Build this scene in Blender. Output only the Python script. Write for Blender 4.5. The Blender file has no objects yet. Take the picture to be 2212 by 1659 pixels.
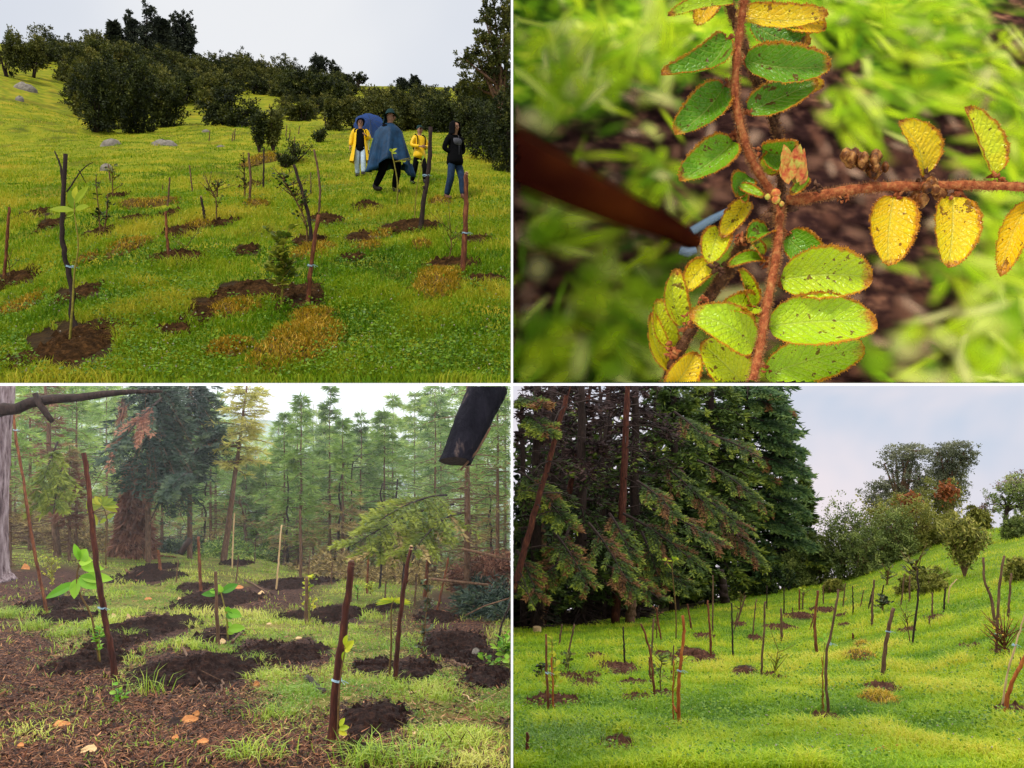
import bpy, math, random
import numpy as np
from mathutils import Vector
scene = bpy.context.scene
COL = scene.collection
R = math.radians
# ------------------------------------------------------------------ camera, sky, sun, exposure
TH = math.tan(R(30))
U = TH / 2212.0                      # tangent of one unit of a photo quarter (2212 x 1659 units)
cam_d = bpy.data.cameras.new('camera'); cam = bpy.data.objects.new('camera', cam_d); COL.objects.link(cam)
cam.location = (0, 0, 0); cam.rotation_euler = (R(90), 0, 0)
cam_d.sensor_fit = 'HORIZONTAL'; cam_d.angle = R(60); cam_d.clip_start = .1; cam_d.clip_end = 2000
scene.camera = cam
SUN_EL, SUN_AZ = R(50), R(150)       # behind the camera, from the left
w = bpy.data.worlds.new('World'); scene.world = w; w.use_nodes = True
nt = w.node_tree; nt.nodes.clear()
o_ = nt.nodes.new('ShaderNodeOutputWorld'); b1 = nt.nodes.new('ShaderNodeBackground'); b2 = nt.nodes.new('ShaderNodeBackground')
sk = nt.nodes.new('ShaderNodeTexSky'); sk.sky_type = 'NISHITA'; sk.sun_disc = False; sk.sun_elevation = SUN_EL; sk.sun_rotation = R(210)
tcw = nt.nodes.new('ShaderNodeTexCoord'); nzw = nt.nodes.new('ShaderNodeTexNoise'); nzw.inputs['Scale'].default_value = 2.2; nzw.inputs['Detail'].default_value = 3
crw = nt.nodes.new('ShaderNodeValToRGB'); crw.color_ramp.elements[0].position = .38; crw.color_ramp.elements[1].position = .62
crw.color_ramp.elements[0].color = (.62, .66, .74, 1); crw.color_ramp.elements[1].color = (.80, .81, .83, 1)
b1.inputs[1].default_value = .10; b2.inputs[1].default_value = 1.0
mw = nt.nodes.new('ShaderNodeMixShader'); mw.inputs[0].default_value = .94
L_ = nt.links.new
L_(tcw.outputs['Generated'], nzw.inputs['Vector']); L_(nzw.outputs['Fac'], crw.inputs[0]); L_(crw.outputs[0], b2.inputs[0])
L_(sk.outputs[0], b1.inputs[0]); L_(b1.outputs[0], mw.inputs[1]); L_(b2.outputs[0], mw.inputs[2]); L_(mw.outputs[0], o_.inputs[0])
sd = bpy.data.lights.new('sun', 'SUN'); sd.energy = 2.6; sd.angle = R(12); sd.color = (1, .95, .86)
so = bpy.data.objects.new('sun', sd); COL.objects.link(so)
sdir = Vector((-math.sin(R(30)) * math.cos(SUN_EL), -math.cos(R(30)) * math.cos(SUN_EL), math.sin(SUN_EL)))
so.rotation_euler = (-sdir).to_track_quat('-Z', 'Y').to_euler(); so.location = sdir * 50
scene.view_settings.view_transform = 'Standard'; scene.view_settings.look = 'None'
scene.view_settings.exposure = .15; scene.view_settings.gamma = 1
scene.cycles.transparent_max_bounces = 32; scene.cycles.max_bounces = 6
CEIL_GLOW_LEFT, CEIL_GLOW_RIGHT = 2.7, 2.0     # glow of the unseen ceilings added to light the two lower scenes

rs = np.random.RandomState(7)
def reseed(s):
    global rs
    rs = np.random.RandomState(s)
def A(*a): return np.array(a, dtype=float)
def nrm(v): return v / np.maximum(np.linalg.norm(v, axis=-1, keepdims=True), 1e-9)
_H = np.random.RandomState(99).rand(256, 256)
def vnoise(x, y, s=0):
    x = np.asarray(x, float) + s * 17.3; y = np.asarray(y, float) + s * 31.7
    xi = np.floor(x).astype(int); yi = np.floor(y).astype(int); fx = x - xi; fy = y - yi
    fx = fx * fx * (3 - 2 * fx); fy = fy * fy * (3 - 2 * fy)
    a = _H[xi % 256, yi % 256]; b = _H[(xi + 1) % 256, yi % 256]; c = _H[xi % 256, (yi + 1) % 256]; d = _H[(xi + 1) % 256, (yi + 1) % 256]
    return (a * (1 - fx) + b * fx) * (1 - fy) + (c * (1 - fx) + d * fx) * fy
def fbm(x, y, s=0, o=4):
    t = 0; a = .5
    for i in range(o): t = t + a * vnoise(x * 2 ** i, y * 2 ** i, s + i); a *= .5
    return t / (1 - .5 ** o)

# ------------------------------------------------------------------ materials
def new_mat(name):
    m = bpy.data.materials.new(name); m.use_nodes = True
    n = m.node_tree.nodes; n.clear()
    return m, n, m.node_tree.links.new
def ramp(n, stops):
    r = n.new('ShaderNodeValToRGB'); e = r.color_ramp.elements
    while len(e) < len(stops): e.new(.5)
    for i, (p, c) in enumerate(stops): e[i].position = p; e[i].color = (*c, 1)
    return r
def noise_n(n, l, scale, detail=4, coord='Object', rough=.6, vec=None):
    t = n.new('ShaderNodeTexNoise'); t.inputs['Scale'].default_value = scale; t.inputs['Detail'].default_value = detail; t.inputs['Roughness'].default_value = rough
    if vec is None:
        tc = n.new('ShaderNodeTexCoord'); vec = tc.outputs[coord]
    l(vec, t.inputs['Vector']); return t
def foliage(name, stops, transl=.3, rough=.55, nscale=.8, namp=.35, spec=.25):
    """colour from the leaf attribute v, shifted by a soft noise in the object"""
    m, n, l = new_mat(name)
    at = n.new('ShaderNodeAttribute'); at.attribute_name = 'v'
    nz = noise_n(n, l, nscale, 2)
    ma = n.new('ShaderNodeMath'); ma.operation = 'MULTIPLY_ADD'; ma.inputs[1].default_value = namp * 2; ma.inputs[2].default_value = -namp
    l(nz.outputs['Fac'], ma.inputs[0])
    ad = n.new('ShaderNodeMath'); ad.operation = 'ADD'; l(at.outputs['Fac'], ad.inputs[0]); l(ma.outputs[0], ad.inputs[1])
    r = ramp(n, stops); l(ad.outputs[0], r.inputs[0])
    p = n.new('ShaderNodeBsdfPrincipled'); p.inputs['Roughness'].default_value = rough; p.inputs['Specular IOR Level'].default_value = spec
    l(r.outputs[0], p.inputs['Base Color'])
    t = n.new('ShaderNodeBsdfTranslucent'); l(r.outputs[0], t.inputs[0])
    mx = n.new('ShaderNodeMixShader'); mx.inputs[0].default_value = transl
    l(p.outputs[0], mx.inputs[1]); l(t.outputs[0], mx.inputs[2])
    o = n.new('ShaderNodeOutputMaterial'); l(mx.outputs[0], o.inputs[0]); return m
def rough_mat(name, stops, scale=8, stretch=(1, 1, 1), rough=.85, bump=.4, dist=.02, detail=6, spec=.2):
    m, n, l = new_mat(name)
    tc = n.new('ShaderNodeTexCoord'); mp = n.new('ShaderNodeMapping'); mp.inputs['Scale'].default_value = stretch
    l(tc.outputs['Object'], mp.inputs[0])
    nz = noise_n(n, l, scale, detail, vec=mp.outputs[0], rough=.65)
    r = ramp(n, stops); l(nz.outputs['Fac'], r.inputs[0])
    p = n.new('ShaderNodeBsdfPrincipled'); p.inputs['Roughness'].default_value = rough; p.inputs['Specular IOR Level'].default_value = spec
    l(r.outputs[0], p.inputs['Base Color'])
    bp = n.new('ShaderNodeBump'); bp.inputs['Strength'].default_value = bump; bp.inputs['Distance'].default_value = dist
    l(nz.outputs['Fac'], bp.inputs['Height']); l(bp.outputs[0], p.inputs['Normal'])
    o = n.new('ShaderNodeOutputMaterial'); l(p.outputs[0], o.inputs[0]); return m
def ground_mat(name, grass, soil, gs=3, ss=12, bump=.6, dist=.05):
    m, n, l = new_mat(name)
    at = n.new('ShaderNodeAttribute'); at.attribute_name = 'v'
    n1 = noise_n(n, l, gs, 8); n2 = noise_n(n, l, ss, 10, rough=.7)
    r1 = ramp(n, grass); r2 = ramp(n, soil); l(n1.outputs['Fac'], r1.inputs[0]); l(n2.outputs['Fac'], r2.inputs[0])
    mx = n.new('ShaderNodeMix'); mx.data_type = 'RGBA'
    l(at.outputs['Fac'], mx.inputs[0]); l(r1.outputs[0], mx.inputs[6]); l(r2.outputs[0], mx.inputs[7])
    p = n.new('ShaderNodeBsdfPrincipled'); p.inputs['Roughness'].default_value = .95; p.inputs['Specular IOR Level'].default_value = .1
    l(mx.outputs[2], p.inputs['Base Color'])
    bp = n.new('ShaderNodeBump'); bp.inputs['Strength'].default_value = bump; bp.inputs['Distance'].default_value = dist
    l(n2.outputs['Fac'], bp.inputs['Height']); l(bp.outputs[0], p.inputs['Normal'])
    o = n.new('ShaderNodeOutputMaterial'); l(p.outputs[0], o.inputs[0]); return m
def sky_mat(name, c1, c2, s):
    m, n, l = new_mat(name)
    nz = noise_n(n, l, .018, 4); r = ramp(n, [(.36, c1), (.62, c2)]); l(nz.outputs['Fac'], r.inputs[0])
    e = n.new('ShaderNodeEmission'); e.inputs[1].default_value = s; l(r.outputs[0], e.inputs[0])
    o = n.new('ShaderNodeOutputMaterial'); l(e.outputs[0], o.inputs[0]); return m

# ------------------------------------------------------------------ mesh builder
class MB:
    def __init__(s): s.V = []; s.F = []; s.a = []; s.n = 0; s.uv = []
    def add(s, v, f, a=.5, uv=None):
        v = np.asarray(v, float).reshape(-1, 3); f = np.asarray(f, int)
        s.V.append(v); s.F.append(f + s.n); s.a.append(np.broadcast_to(np.asarray(a, float), (len(v),)))
        s.uv.append(np.zeros((len(v), 2)) if uv is None else np.asarray(uv, float).reshape(-1, 2)); s.n += len(v)
        return s
    def build(s, name, mat, parent=None, origin=None, smooth=False, keep=None, uvs=False):
        if not s.V: return None
        V = np.concatenate(s.V); a = np.concatenate(s.a); uv = np.concatenate(s.uv)
        F = s.F
        if keep is not None:
            ok = keep(V); F = [f[ok[f].all(axis=1)] for f in F]
        F = [f for f in F if len(f)]
        if not F: return None
        used = np.zeros(len(V), bool)
        for f in F: used[f.ravel()] = True
        idx = np.cumsum(used) - 1; V = V[used]; a = a[used]; uv = uv[used]; F = [idx[f] for f in F]
        org = A(*(origin if origin is not None else (parent.location if parent is not None else V.mean(0))))
        V = V - org
        me = bpy.data.meshes.new(name); loops = np.concatenate([f.ravel() for f in F])
        tot = np.concatenate([np.full(len(f), f.shape[1]) for f in F]); st = np.concatenate([[0], np.cumsum(tot)[:-1]])
        me.vertices.add(len(V)); me.vertices.foreach_set('co', V.ravel().astype(np.float32))
        me.loops.add(len(loops)); me.loops.foreach_set('vertex_index', loops.astype(np.int32))
        me.polygons.add(len(tot)); me.polygons.foreach_set('loop_start', st.astype(np.int32)); me.polygons.foreach_set('loop_total', tot.astype(np.int32))
        at = me.attributes.new('v', 'FLOAT', 'POINT'); at.data.foreach_set('value', a.astype(np.float32))
        if uvs:
            ul = me.uv_layers.new(name='UVMap'); ul.data.foreach_set('uv', uv[loops].ravel().astype(np.float32))
        me.polygons.foreach_set('use_smooth', np.full(len(tot), smooth))
        me.update(calc_edges=True); me.validate()
        me.materials.append(mat)
        o = bpy.data.objects.new(name, me); COL.objects.link(o)
        if parent is not None: o.parent = parent
        else: o.location = org
        return o
def tube(mb, pts, rad, sides=8, a=.5, cap=True, jit=0):
    pts = np.asarray(pts, float); k = len(pts); rad = np.broadcast_to(np.asarray(rad, float), (k,))
    t = nrm(np.gradient(pts, axis=0)); ref = A(0, 1, .05) if abs(t[0][1]) < .8 else A(1, 0, 0)
    b1 = nrm(np.cross(t, ref)); b2 = np.cross(t, b1)
    an = np.linspace(0, 2 * np.pi, sides, endpoint=False)
    rr = rad[:, None] * (1 + jit * (rs.rand(k, sides) - .5))
    V = pts[:, None] + (b1[:, None] * np.cos(an)[None, :, None] + b2[:, None] * np.sin(an)[None, :, None]) * rr[:, :, None]
    i = np.arange(k - 1)[:, None]; j = np.arange(sides)[None]; j2 = (j + 1) % sides
    F = np.stack(np.broadcast_arrays(i * sides + j, i * sides + j2, (i + 1) * sides + j2, (i + 1) * sides + j), -1).reshape(-1, 4)
    n0 = mb.n; mb.add(V, F, a)
    if cap:
        mb.F.append(n0 + np.arange(sides)[None, ::-1]); mb.F.append(n0 + (k - 1) * sides + np.arange(sides)[None])
def mtubes(mb, P, rad, sides=3, a=.5):
    """P n,k,3 ; rad n,k : many open tubes at once"""
    n, k, _ = P.shape
    t = nrm(np.gradient(P, axis=1)); ref = A(.13, .21, .97); b1 = nrm(np.cross(t, ref)); b2 = np.cross(t, b1)
    an = np.linspace(0, 2 * np.pi, sides, endpoint=False)
    V = P[:, :, None] + (b1[:, :, None] * np.cos(an)[None, None, :, None] + b2[:, :, None] * np.sin(an)[None, None, :, None]) * rad[:, :, None, None]
    q = np.arange(n)[:, None, None] * (k * sides); i = np.arange(k - 1)[None, :, None] * sides; j = np.arange(sides)[None, None]; j2 = (j + 1) % sides
    F = np.stack(np.broadcast_arrays(q + i + j, q + i + j2, q + i + sides + j2, q + i + sides + j), -1).reshape(-1, 4)
    mb.add(V, F, a)
def cards(mb, C, D, N, ln, wd, a):
    """rhombic leaves: start C, direction D, normal N, length, width"""
    b = nrm(np.cross(D, N)); ln = np.broadcast_to(ln, (len(C),))[:, None]; wd = np.broadcast_to(wd, (len(C),))[:, None]
    V = np.stack([C, C + D * ln * .45 + b * wd * .5, C + D * ln, C + D * ln * .45 - b * wd * .5], 1)
    F = np.arange(len(C) * 4).reshape(-1, 4); mb.add(V, F, np.repeat(np.broadcast_to(a, (len(C),)), 4))
def blades(mb, P, h, wd, bend, a, base_up=None):
    n = len(P); az = rs.rand(n) * 6.283; d = np.stack([np.cos(az), np.sin(az), np.zeros(n)], 1)
    s = np.stack([-np.sin(az), np.cos(az), np.zeros(n)], 1); up = A(0, 0, 1)
    h = h[:, None]; wd = np.broadcast_to(wd, (n,))[:, None]; bd = bend[:, None]
    p1 = P + up * h * .55 + d * h * bd * .35; p2 = P + up * h * (1 - .35 * bd) + d * h * bd
    V = np.stack([P - s * wd / 2, P + s * wd / 2, p1 - s * wd * .4, p1 + s * wd * .4, p2], 1)
    o = np.arange(n)[:, None] * 5
    n0 = mb.n; mb.add(V, o + A(0, 1, 3, 2).astype(int)[None], np.repeat(a, 5)); mb.F.append(n0 + o + A(2, 3, 4).astype(int)[None])
def runit(n): return nrm(rs.normal(size=(n, 3)))

# ------------------------------------------------------------------ naming
ORD = ['first', 'second', 'third', 'fourth', 'fifth', 'sixth', 'seventh', 'eighth', 'ninth', 'tenth', 'eleventh', 'twelfth', 'thirteenth', 'fourteenth', 'fifteenth', 'sixteenth', 'seventeenth', 'eighteenth', 'nineteenth', 'twentieth']
def ordn(i):
    if i < 20: return ORD[i]
    t = ['twenty', 'thirty', 'forty', 'fifty', 'sixty', 'seventy', 'eighty', 'ninety', 'hundred'][min(8, (i + 1) // 10 - 2)]
    r = (i + 1) % 10
    return t + '-' + ORD[r - 1] if r else t[:-1] + 'ieth'
LATER = {}                            # labels numbered from the left once everything stands
def tag(o, label, cat, group=None, auto=None):
    if o is None: return o
    if cat: o['category'] = cat
    if group: o['group'] = group
    if auto: LATER.setdefault(auto, []).append(o)
    else: o['label'] = label
    return o
def thing(name, label, cat, loc, group=None, auto=None):
    o = bpy.data.objects.new(name, None); COL.objects.link(o); o.location = loc; o.empty_display_size = .1
    return tag(o, label, cat, group, auto)
def struct(o): o['kind'] = 'structure'; return o

# ------------------------------------------------------------------ the four places
# columns of ground profiles: X in the quarter -> (distance, height line) knots
PROF = {
 'TL': [(0, [(6.8, 1659), (12, 1286), (20, 824), (40, 640), (75, 330), (110, 225), (130, 190), (170, 250)]),
        (500, [(6.8, 1659), (20, 824), (40, 622), (58, 560), (75, 470), (100, 320), (130, 235), (170, 300)]),
        (1000, [(6.8, 1659), (20, 824), (40, 610), (57, 545), (75, 510), (110, 390), (130, 285), (170, 330)]),
        (1500, [(6.8, 1659), (20, 824), (40, 610), (57, 550), (80, 500), (110, 410), (128, 366), (170, 420)]),
        (2212, [(6.8, 1659), (20, 824), (40, 620), (57, 570), (80, 520), (110, 430), (128, 388), (170, 430)])],
 'BL': [(0, [(5.7, 1659), (8, 1350), (12, 1080), (16, 930), (22, 785), (28, 705), (40, 690), (60, 820), (165, 900)]),
        (500, [(5.7, 1659), (8, 1360), (12, 1110), (16, 960), (22, 810), (28, 715), (36, 700), (55, 840), (165, 900)]),
        (1000, [(5.7, 1659), (8, 1370), (12, 1130), (16, 990), (22, 850), (30, 735), (36, 715), (50, 850), (165, 900)]),
        (1500, [(5.7, 1659), (8, 1370), (12, 1130), (16, 1010), (22, 890), (28, 835), (40, 900), (165, 900)]),
        (2212, [(5.7, 1659), (8, 1390), (12, 1160), (16, 1035), (22, 910), (28, 860), (40, 930), (165, 900)])],
 'BR': [(0, [(6.5, 1659), (9, 1450), (14, 1270), (20, 1140), (27, 1060), (40, 1040), (165, 1000)]),
        (500, [(6.5, 1659), (9, 1450), (15, 1240), (22, 1100), (31, 1020), (45, 990), (165, 960)]),
        (1000, [(6.5, 1659), (9, 1450), (18, 1180), (28, 1010), (40, 920), (60, 905), (165, 960)]),
        (1420, [(6.5, 1659), (9, 1450), (18, 1150), (28, 980), (42, 845), (60, 860), (165, 960)]),
        (1800, [(6.5, 1659), (9, 1440), (15, 1150), (20, 1010), (28, 850), (38, 740), (46, 670), (60, 700), (165, 960)]),
        (2212, [(6.5, 1659), (12, 1180), (18, 960), (28, 750), (38, 612), (44, 600), (60, 640), (165, 960)])]}
def offX(p): return 2212 if p in ('TL', 'BL') else 0
def vY(p, Y): return (1659 - Y) * U if p in ('TL', 'TR') else -Y * U
def terr(p, x, y):
    x = np.asarray(x, float); y = np.maximum(np.asarray(y, float), 1e-3)
    if p == 'TR':
        return (y - 8.6) * 1.22
    cols = PROF[p]; X = np.clip(x / y / U + offX(p), cols[0][0], cols[-1][0])
    Z = [np.interp(y, [k[0] for k in c], [k[0] * vY(p, k[1]) for k in c]) for _, c in cols]
    z = np.zeros(np.broadcast(x, y).shape)
    for i in range(len(cols) - 1):
        a, b = cols[i][0], cols[i + 1][0]; t = np.clip((X - a) / (b - a), 0, 1)
        last = (i == len(cols) - 2)
        m = (X >= a) & ((X < b) | last); z = np.where(m, Z[i] * (1 - t) + Z[i + 1] * t, z)
    if p == 'BR' or p == 'BL': z = z + .05 * (fbm(x * .5, y * .5, 3) - .5) * np.minimum(1, y / 12)
    else: z = z + (.16 * (fbm(x * .35, y * .35, 5) - .5) + .05 * (vnoise(x * 1.3, y * 1.3, 9) - .5)) * np.clip((y - 7) / 5, 0, 3)
    return z
_yy = np.exp(np.linspace(math.log(5.7), math.log(135), 1500))
def at(p, X, Y, lift=0):
    """the point where the ground of place p is met in direction (X, Y)"""
    u = (X - offX(p)) * U; v = vY(p, Y); ys = _yy[_yy >= PROF[p][0][1][0][0]]
    tv = terr(p, u * ys, ys) / ys; i = np.argmax(tv >= v)
    if not (tv >= v).any(): i = int(np.argmax(tv))
    y = ys[i]; return A(u * y, y, float(terr(p, u * y, y)) + lift)
def pt(p, X, Y, y): return A((X - offX(p)) * U * y, y, vY(p, Y) * y)
def keepf(p):
    def f(V):
        x, y, z = V[:, 0], V[:, 1], V[:, 2]
        if p == 'TL': return (x < -.012) | (y > 14.6)
        if p == 'TR': return (x > .012) & (z > .01)
        if p == 'BL': return (x < -.012) & (z < -.014)
        return (x > .012) & (z < -.014)
    return f

# ---- soil patches: (X, Y, half width, half height)
SOIL = {'TL': [(300, 1500, 200, 105), (900, 1345, 100, 60), (1080, 1262, 160, 42), (1290, 1280, 130, 60), (430, 1012, 75, 22), (570, 952, 70, 18), (770, 1115, 120, 28), (785, 1002, 65, 34),
               (220, 968, 50, 24), (955, 968, 62, 16), (740, 925, 36, 18), (1345, 1045, 80, 26), (1400, 952, 85, 26), (1765, 985, 130, 25), (1590, 895, 62, 20), (1560, 1030, 66, 28),
               (1950, 1150, 130, 28), (2060, 1040, 60, 25), (70, 1207, 88, 30), (340, 1275, 100, 36), (1070, 1080, 58, 24), (1520, 1112, 60, 15), (745, 1430, 78, 26), (150, 925, 75, 13), (2100, 1212, 100, 18), (500, 848, 40, 9), (1090, 806, 50, 9)],
        'BL': [(640, 835, 100, 34), (690, 792, 60, 20), (940, 935, 150, 58), (840, 880, 60, 24), (640, 1055, 160, 62), (250, 955, 115, 42), (400, 1200, 140, 60), (860, 1240, 270, 105), (1110, 1150, 92, 45), (1290, 1168, 120, 66),
               (960, 1085, 90, 38), (1460, 1000, 115, 46), (1280, 1003, 70, 26), (1265, 866, 95, 30), (1165, 866, 45, 16), (1400, 850, 52, 18), (1020, 772, 50, 16), (2050, 1180, 110, 50), (1880, 1010, 90, 25), (480, 1130, 110, 36), (1560, 1470, 80, 60), (300, 1010, 110, 30), (1605, 1222, 90, 42), (1790, 1235, 115, 60), (1610, 1455, 165, 90),
               (1650, 970, 80, 22), (1950, 1125, 150, 70), (2110, 1265, 115, 50), (1560, 1600, 140, 50)],
        'BR': [(450, 1560, 82, 38), (540, 1362, 62, 20), (735, 1478, 50, 18), (1360, 1445, 62, 22), (1605, 1315, 62, 26), (2140, 1410, 68, 26), (180, 1375, 130, 22), (1010, 1245, 55, 26), (1125, 1272, 50, 14), (245, 1268, 48, 18),
               (320, 1298, 62, 20), (350, 1262, 40, 14), (470, 1232, 80, 28), (650, 1165, 32, 13), (790, 1165, 62, 22), (830, 1092, 36, 13), (980, 1040, 28, 10), (1245, 1005, 50, 12), (1340, 978, 40, 12), (1160, 1055, 62, 12),
               (1425, 1003, 18, 6), (1430, 1040, 18, 7), (1830, 1012, 32, 10), (1985, 1137, 40, 12), (1710, 1065, 32, 8), (2110, 1162, 36, 12), (530, 1298, 62, 14), (370, 1180, 40, 12), (650, 1345, 48, 18), (1055, 1100, 30, 10), (780, 1190, 100, 14), (400, 1215, 30, 9)]}
DRY = {'TL': [(1290, 1490, 165, 105), (1900, 1215, 105, 60), (980, 1510, 88, 42), (560, 1058, 72, 30), (1350, 1095, 90, 32), (1590, 1070, 60, 20), (1650, 1020, 50, 18), (1820, 1060, 45, 20), (1110, 888, 60, 14), (640, 893, 130, 12),
              (1140, 690, 66, 36), (380, 1122, 50, 16), (1900, 875, 48, 16), (1350, 1375, 90, 32), (85, 1330, 85, 36), (860, 975, 50, 18), (1010, 1340, 100, 34)],
       'BR': [(1585, 1372, 52, 30), (1495, 1185, 50, 17), (1512, 1136, 26, 8)], 'BL': []}
def inpatch(p, X, Y, grow=1.0, lists=None):
    m = np.zeros(np.shape(X), bool)
    for L in (lists if lists is not None else [SOIL[p]]):
        for (cx, cy, a, b) in L:
            n = .75 + .5 * vnoise(X / 38., Y / 22., cx % 7)
            m |= (((X - cx) / a) ** 2 + ((Y - cy) / b) ** 2) < (n * grow) ** 2
    return m
def litter(X, Y):
    """share of bare needle litter in the forest clearing"""
    f = (Y - 1120) / 300 + (760 - X) / 900
    f2 = np.exp(-(((X - 60) / 260) ** 2 + ((Y - 860) / 80) ** 2)) * 1.6
    f3 = np.exp(-(((X - 1950) / 260) ** 2 + ((Y - 1010) / 150) ** 2)) * 1.1
    f4 = np.exp(-(((X - 1180) / 190) ** 2 + ((Y - 920) / 55) ** 2)) * 1.3
    return np.maximum.reduce([f, f2, f3, f4]) + 1.1 * (fbm(X / 210., Y / 110., 8) - .55)
def ground(p, mat, name, far, x0, x1, nx=260, ny=330):
    near = {'TL': 6.4, 'BL': 5.3, 'BR': 6.1}[p]
    ys = np.exp(np.linspace(math.log(near), math.log(far), ny)); us = (np.linspace(x0, x1, nx) - offX(p)) * U
    y = np.repeat(ys[:, None], nx, 1); x = us[None] * y; z = terr(p, x, y)
    if p in ('BL', 'BR'):
        x = np.where((us[None] < 0), np.minimum(x, -.008), np.maximum(x, .008))
    X = us[None] / U + offX(p) + 0 * y; vv = z / y; Y = (1659 - vv / U) if p == 'TL' else -vv / U
    s = inpatch(p, X, Y, 1.05).astype(float)
    if p == 'BL': s = np.maximum(s, np.clip(litter(X, Y) * 1.5, 0, 1)); s = np.where(y > 33, .8, s)
    if p == 'BR': s = np.maximum(s, (X < 1000) * (y > 26 + X / 1000 * 13) * .9)
    if p == 'TL': s = np.maximum(s, .35 * (fbm(x * .7, y * .7, 2) > .62))
    i = np.arange(ny - 1)[:, None] * nx; j = np.arange(nx - 1)[None]
    F = np.stack(np.broadcast_arrays(i + j, i + j + 1, i + nx + j + 1, i + nx + j), -1).reshape(-1, 4)
    if p == 'TL': x = np.where((y < 14.6) & (x > -.008), -.008, x)
    V = np.stack([x, y, z], -1)
    mb = MB().add(V, F, s.ravel())
    return struct(mb.build(name, mat, origin=(0, 0, 0), smooth=True))
def clump(p, L, mat_soil, name, lab, cat, grp, grassmat=None, gh=.12, h=.35):
    """low heaps of earth or turf, each a thing of its own"""
    for q, (cx, cy, a, b) in enumerate(L):
        c = at(p, cx, cy); dcx = a * U * c[1]
        f = at(p, cx, cy - b); nfr = at(p, cx, cy + b); dy = max((f[1] - nfr[1]) / 2, dcx * .35)
        dy = min(dy, dcx * 3.0)
        nr, na = (34, 110) if dcx > .35 else (16, 48); r = np.linspace(0, 1, nr)[:, None]; th = np.linspace(0, 2 * np.pi, na, endpoint=False)[None]
        edge = .55 + .9 * fbm(np.cos(th) * 1.9 + q, np.sin(th) * 1.9 + q * 2.1, 4, 4)
        x = c[0] + np.cos(th) * r * dcx * edge; y = c[1] + np.sin(th) * r * dy * edge
        y = np.clip(y, 5.2, 160)
        hh = h * min(dcx, .5)
        z = terr(p, x, y) + hh * (1 - r ** 2.2) * (.05 + 1.7 * fbm(x * 3.2 + q, y * 3.2, q % 5) ** 1.3) + (.055 * (fbm(x * 11, y * 11, 3, 3) - .5) + .03 * (vnoise(x * 31, y * 31, 2) - .5)) * (1 - r ** 4) * min(1, dcx * 2) + .05 * min(dcx, .5) * (rs.rand(nr, na) - .5) * (r < 1) + .004 - .03 * (r ** 6)
        V = np.stack([x + 0 * z, y + 0 * z, z], -1)
        i = np.arange(nr - 1)[:, None] * na; j = np.arange(na)[None]; j2 = (j + 1) % na
        F = np.stack(np.broadcast_arrays(i + j, i + j2, i + na + j2, i + na + j), -1).reshape(-1, 4)
        mb = MB().add(V, F, rs.rand(nr * na))
        # crumbs
        n = int(np.clip(900 * dcx, 60, 900)); tt = rs.rand(n) * 6.283; rr = np.sqrt(rs.rand(n)) * (.8 + .4 * rs.rand(n))
        ei = (tt / 6.283 * na).astype(int) % na; ed = edge[0][ei]
        px = c[0] + np.cos(tt) * rr * dcx * ed; py = np.clip(c[1] + np.sin(tt) * rr * dy * ed, 5.2, 160)
        pz = terr(p, px, py) + hh * (1 - rr ** 2.2) * .8
        pz = terr(p, px, py) + hh * np.clip(1 - rr ** 2.2, 0, 1) * .55; sz = (.005 + .034 * rs.rand(n) ** 4) * (1 + c[1] * .05)
        Q = np.stack([px, py, pz], 1)[:, None] + A((1, 0, 0), (-.5, .8, 0), (-.5, -.8, 0), (0, 0, 1)).reshape(1, 4, 3) * sz[:, None, None] * (.6 + .8 * rs.rand(n, 4, 1))
        o = np.arange(n)[:, None] * 4
        for tri in ((0, 1, 3), (1, 2, 3), (2, 0, 3)):
            pass
        n0 = mb.n; mb.add(Q.reshape(-1, 3), o + A(0, 1, 3).astype(int)[None], rs.rand(n * 4)); mb.F.append(n0 + o + A(1, 2, 3).astype(int)[None]); mb.F.append(n0 + o + A(2, 0, 3).astype(int)[None])
        t = thing(name, None, cat, c, grp, auto=lab)
        mb.build('soil', mat_soil, t, keep=keepf(p), smooth=True)
        if grassmat is not None:
            n = int(np.clip(a * b * .25, 150, 3000)); tt = rs.rand(n) * 6.283; rr = np.sqrt(rs.rand(n)) * 1.0
            ei = (tt / 6.283 * na).astype(int) % na; ed = edge[0][ei]
            px = c[0] + np.cos(tt) * rr * dcx * ed; py = np.clip(c[1] + np.sin(tt) * rr * dy * ed, 5.5, 160)
            pz = terr(p, px, py) + hh * (1 - rr ** 2.2) * .9
            g = MB(); blades(g, np.stack([px, py, pz], 1), gh * (.5 + rs.rand(n)) * (.6 + .03 * c[1]), .004 + .0006 * c[1], .6 + .9 * rs.rand(n), rs.rand(n))
            g.build('grass', grassmat, t, keep=keepf(p))

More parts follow.
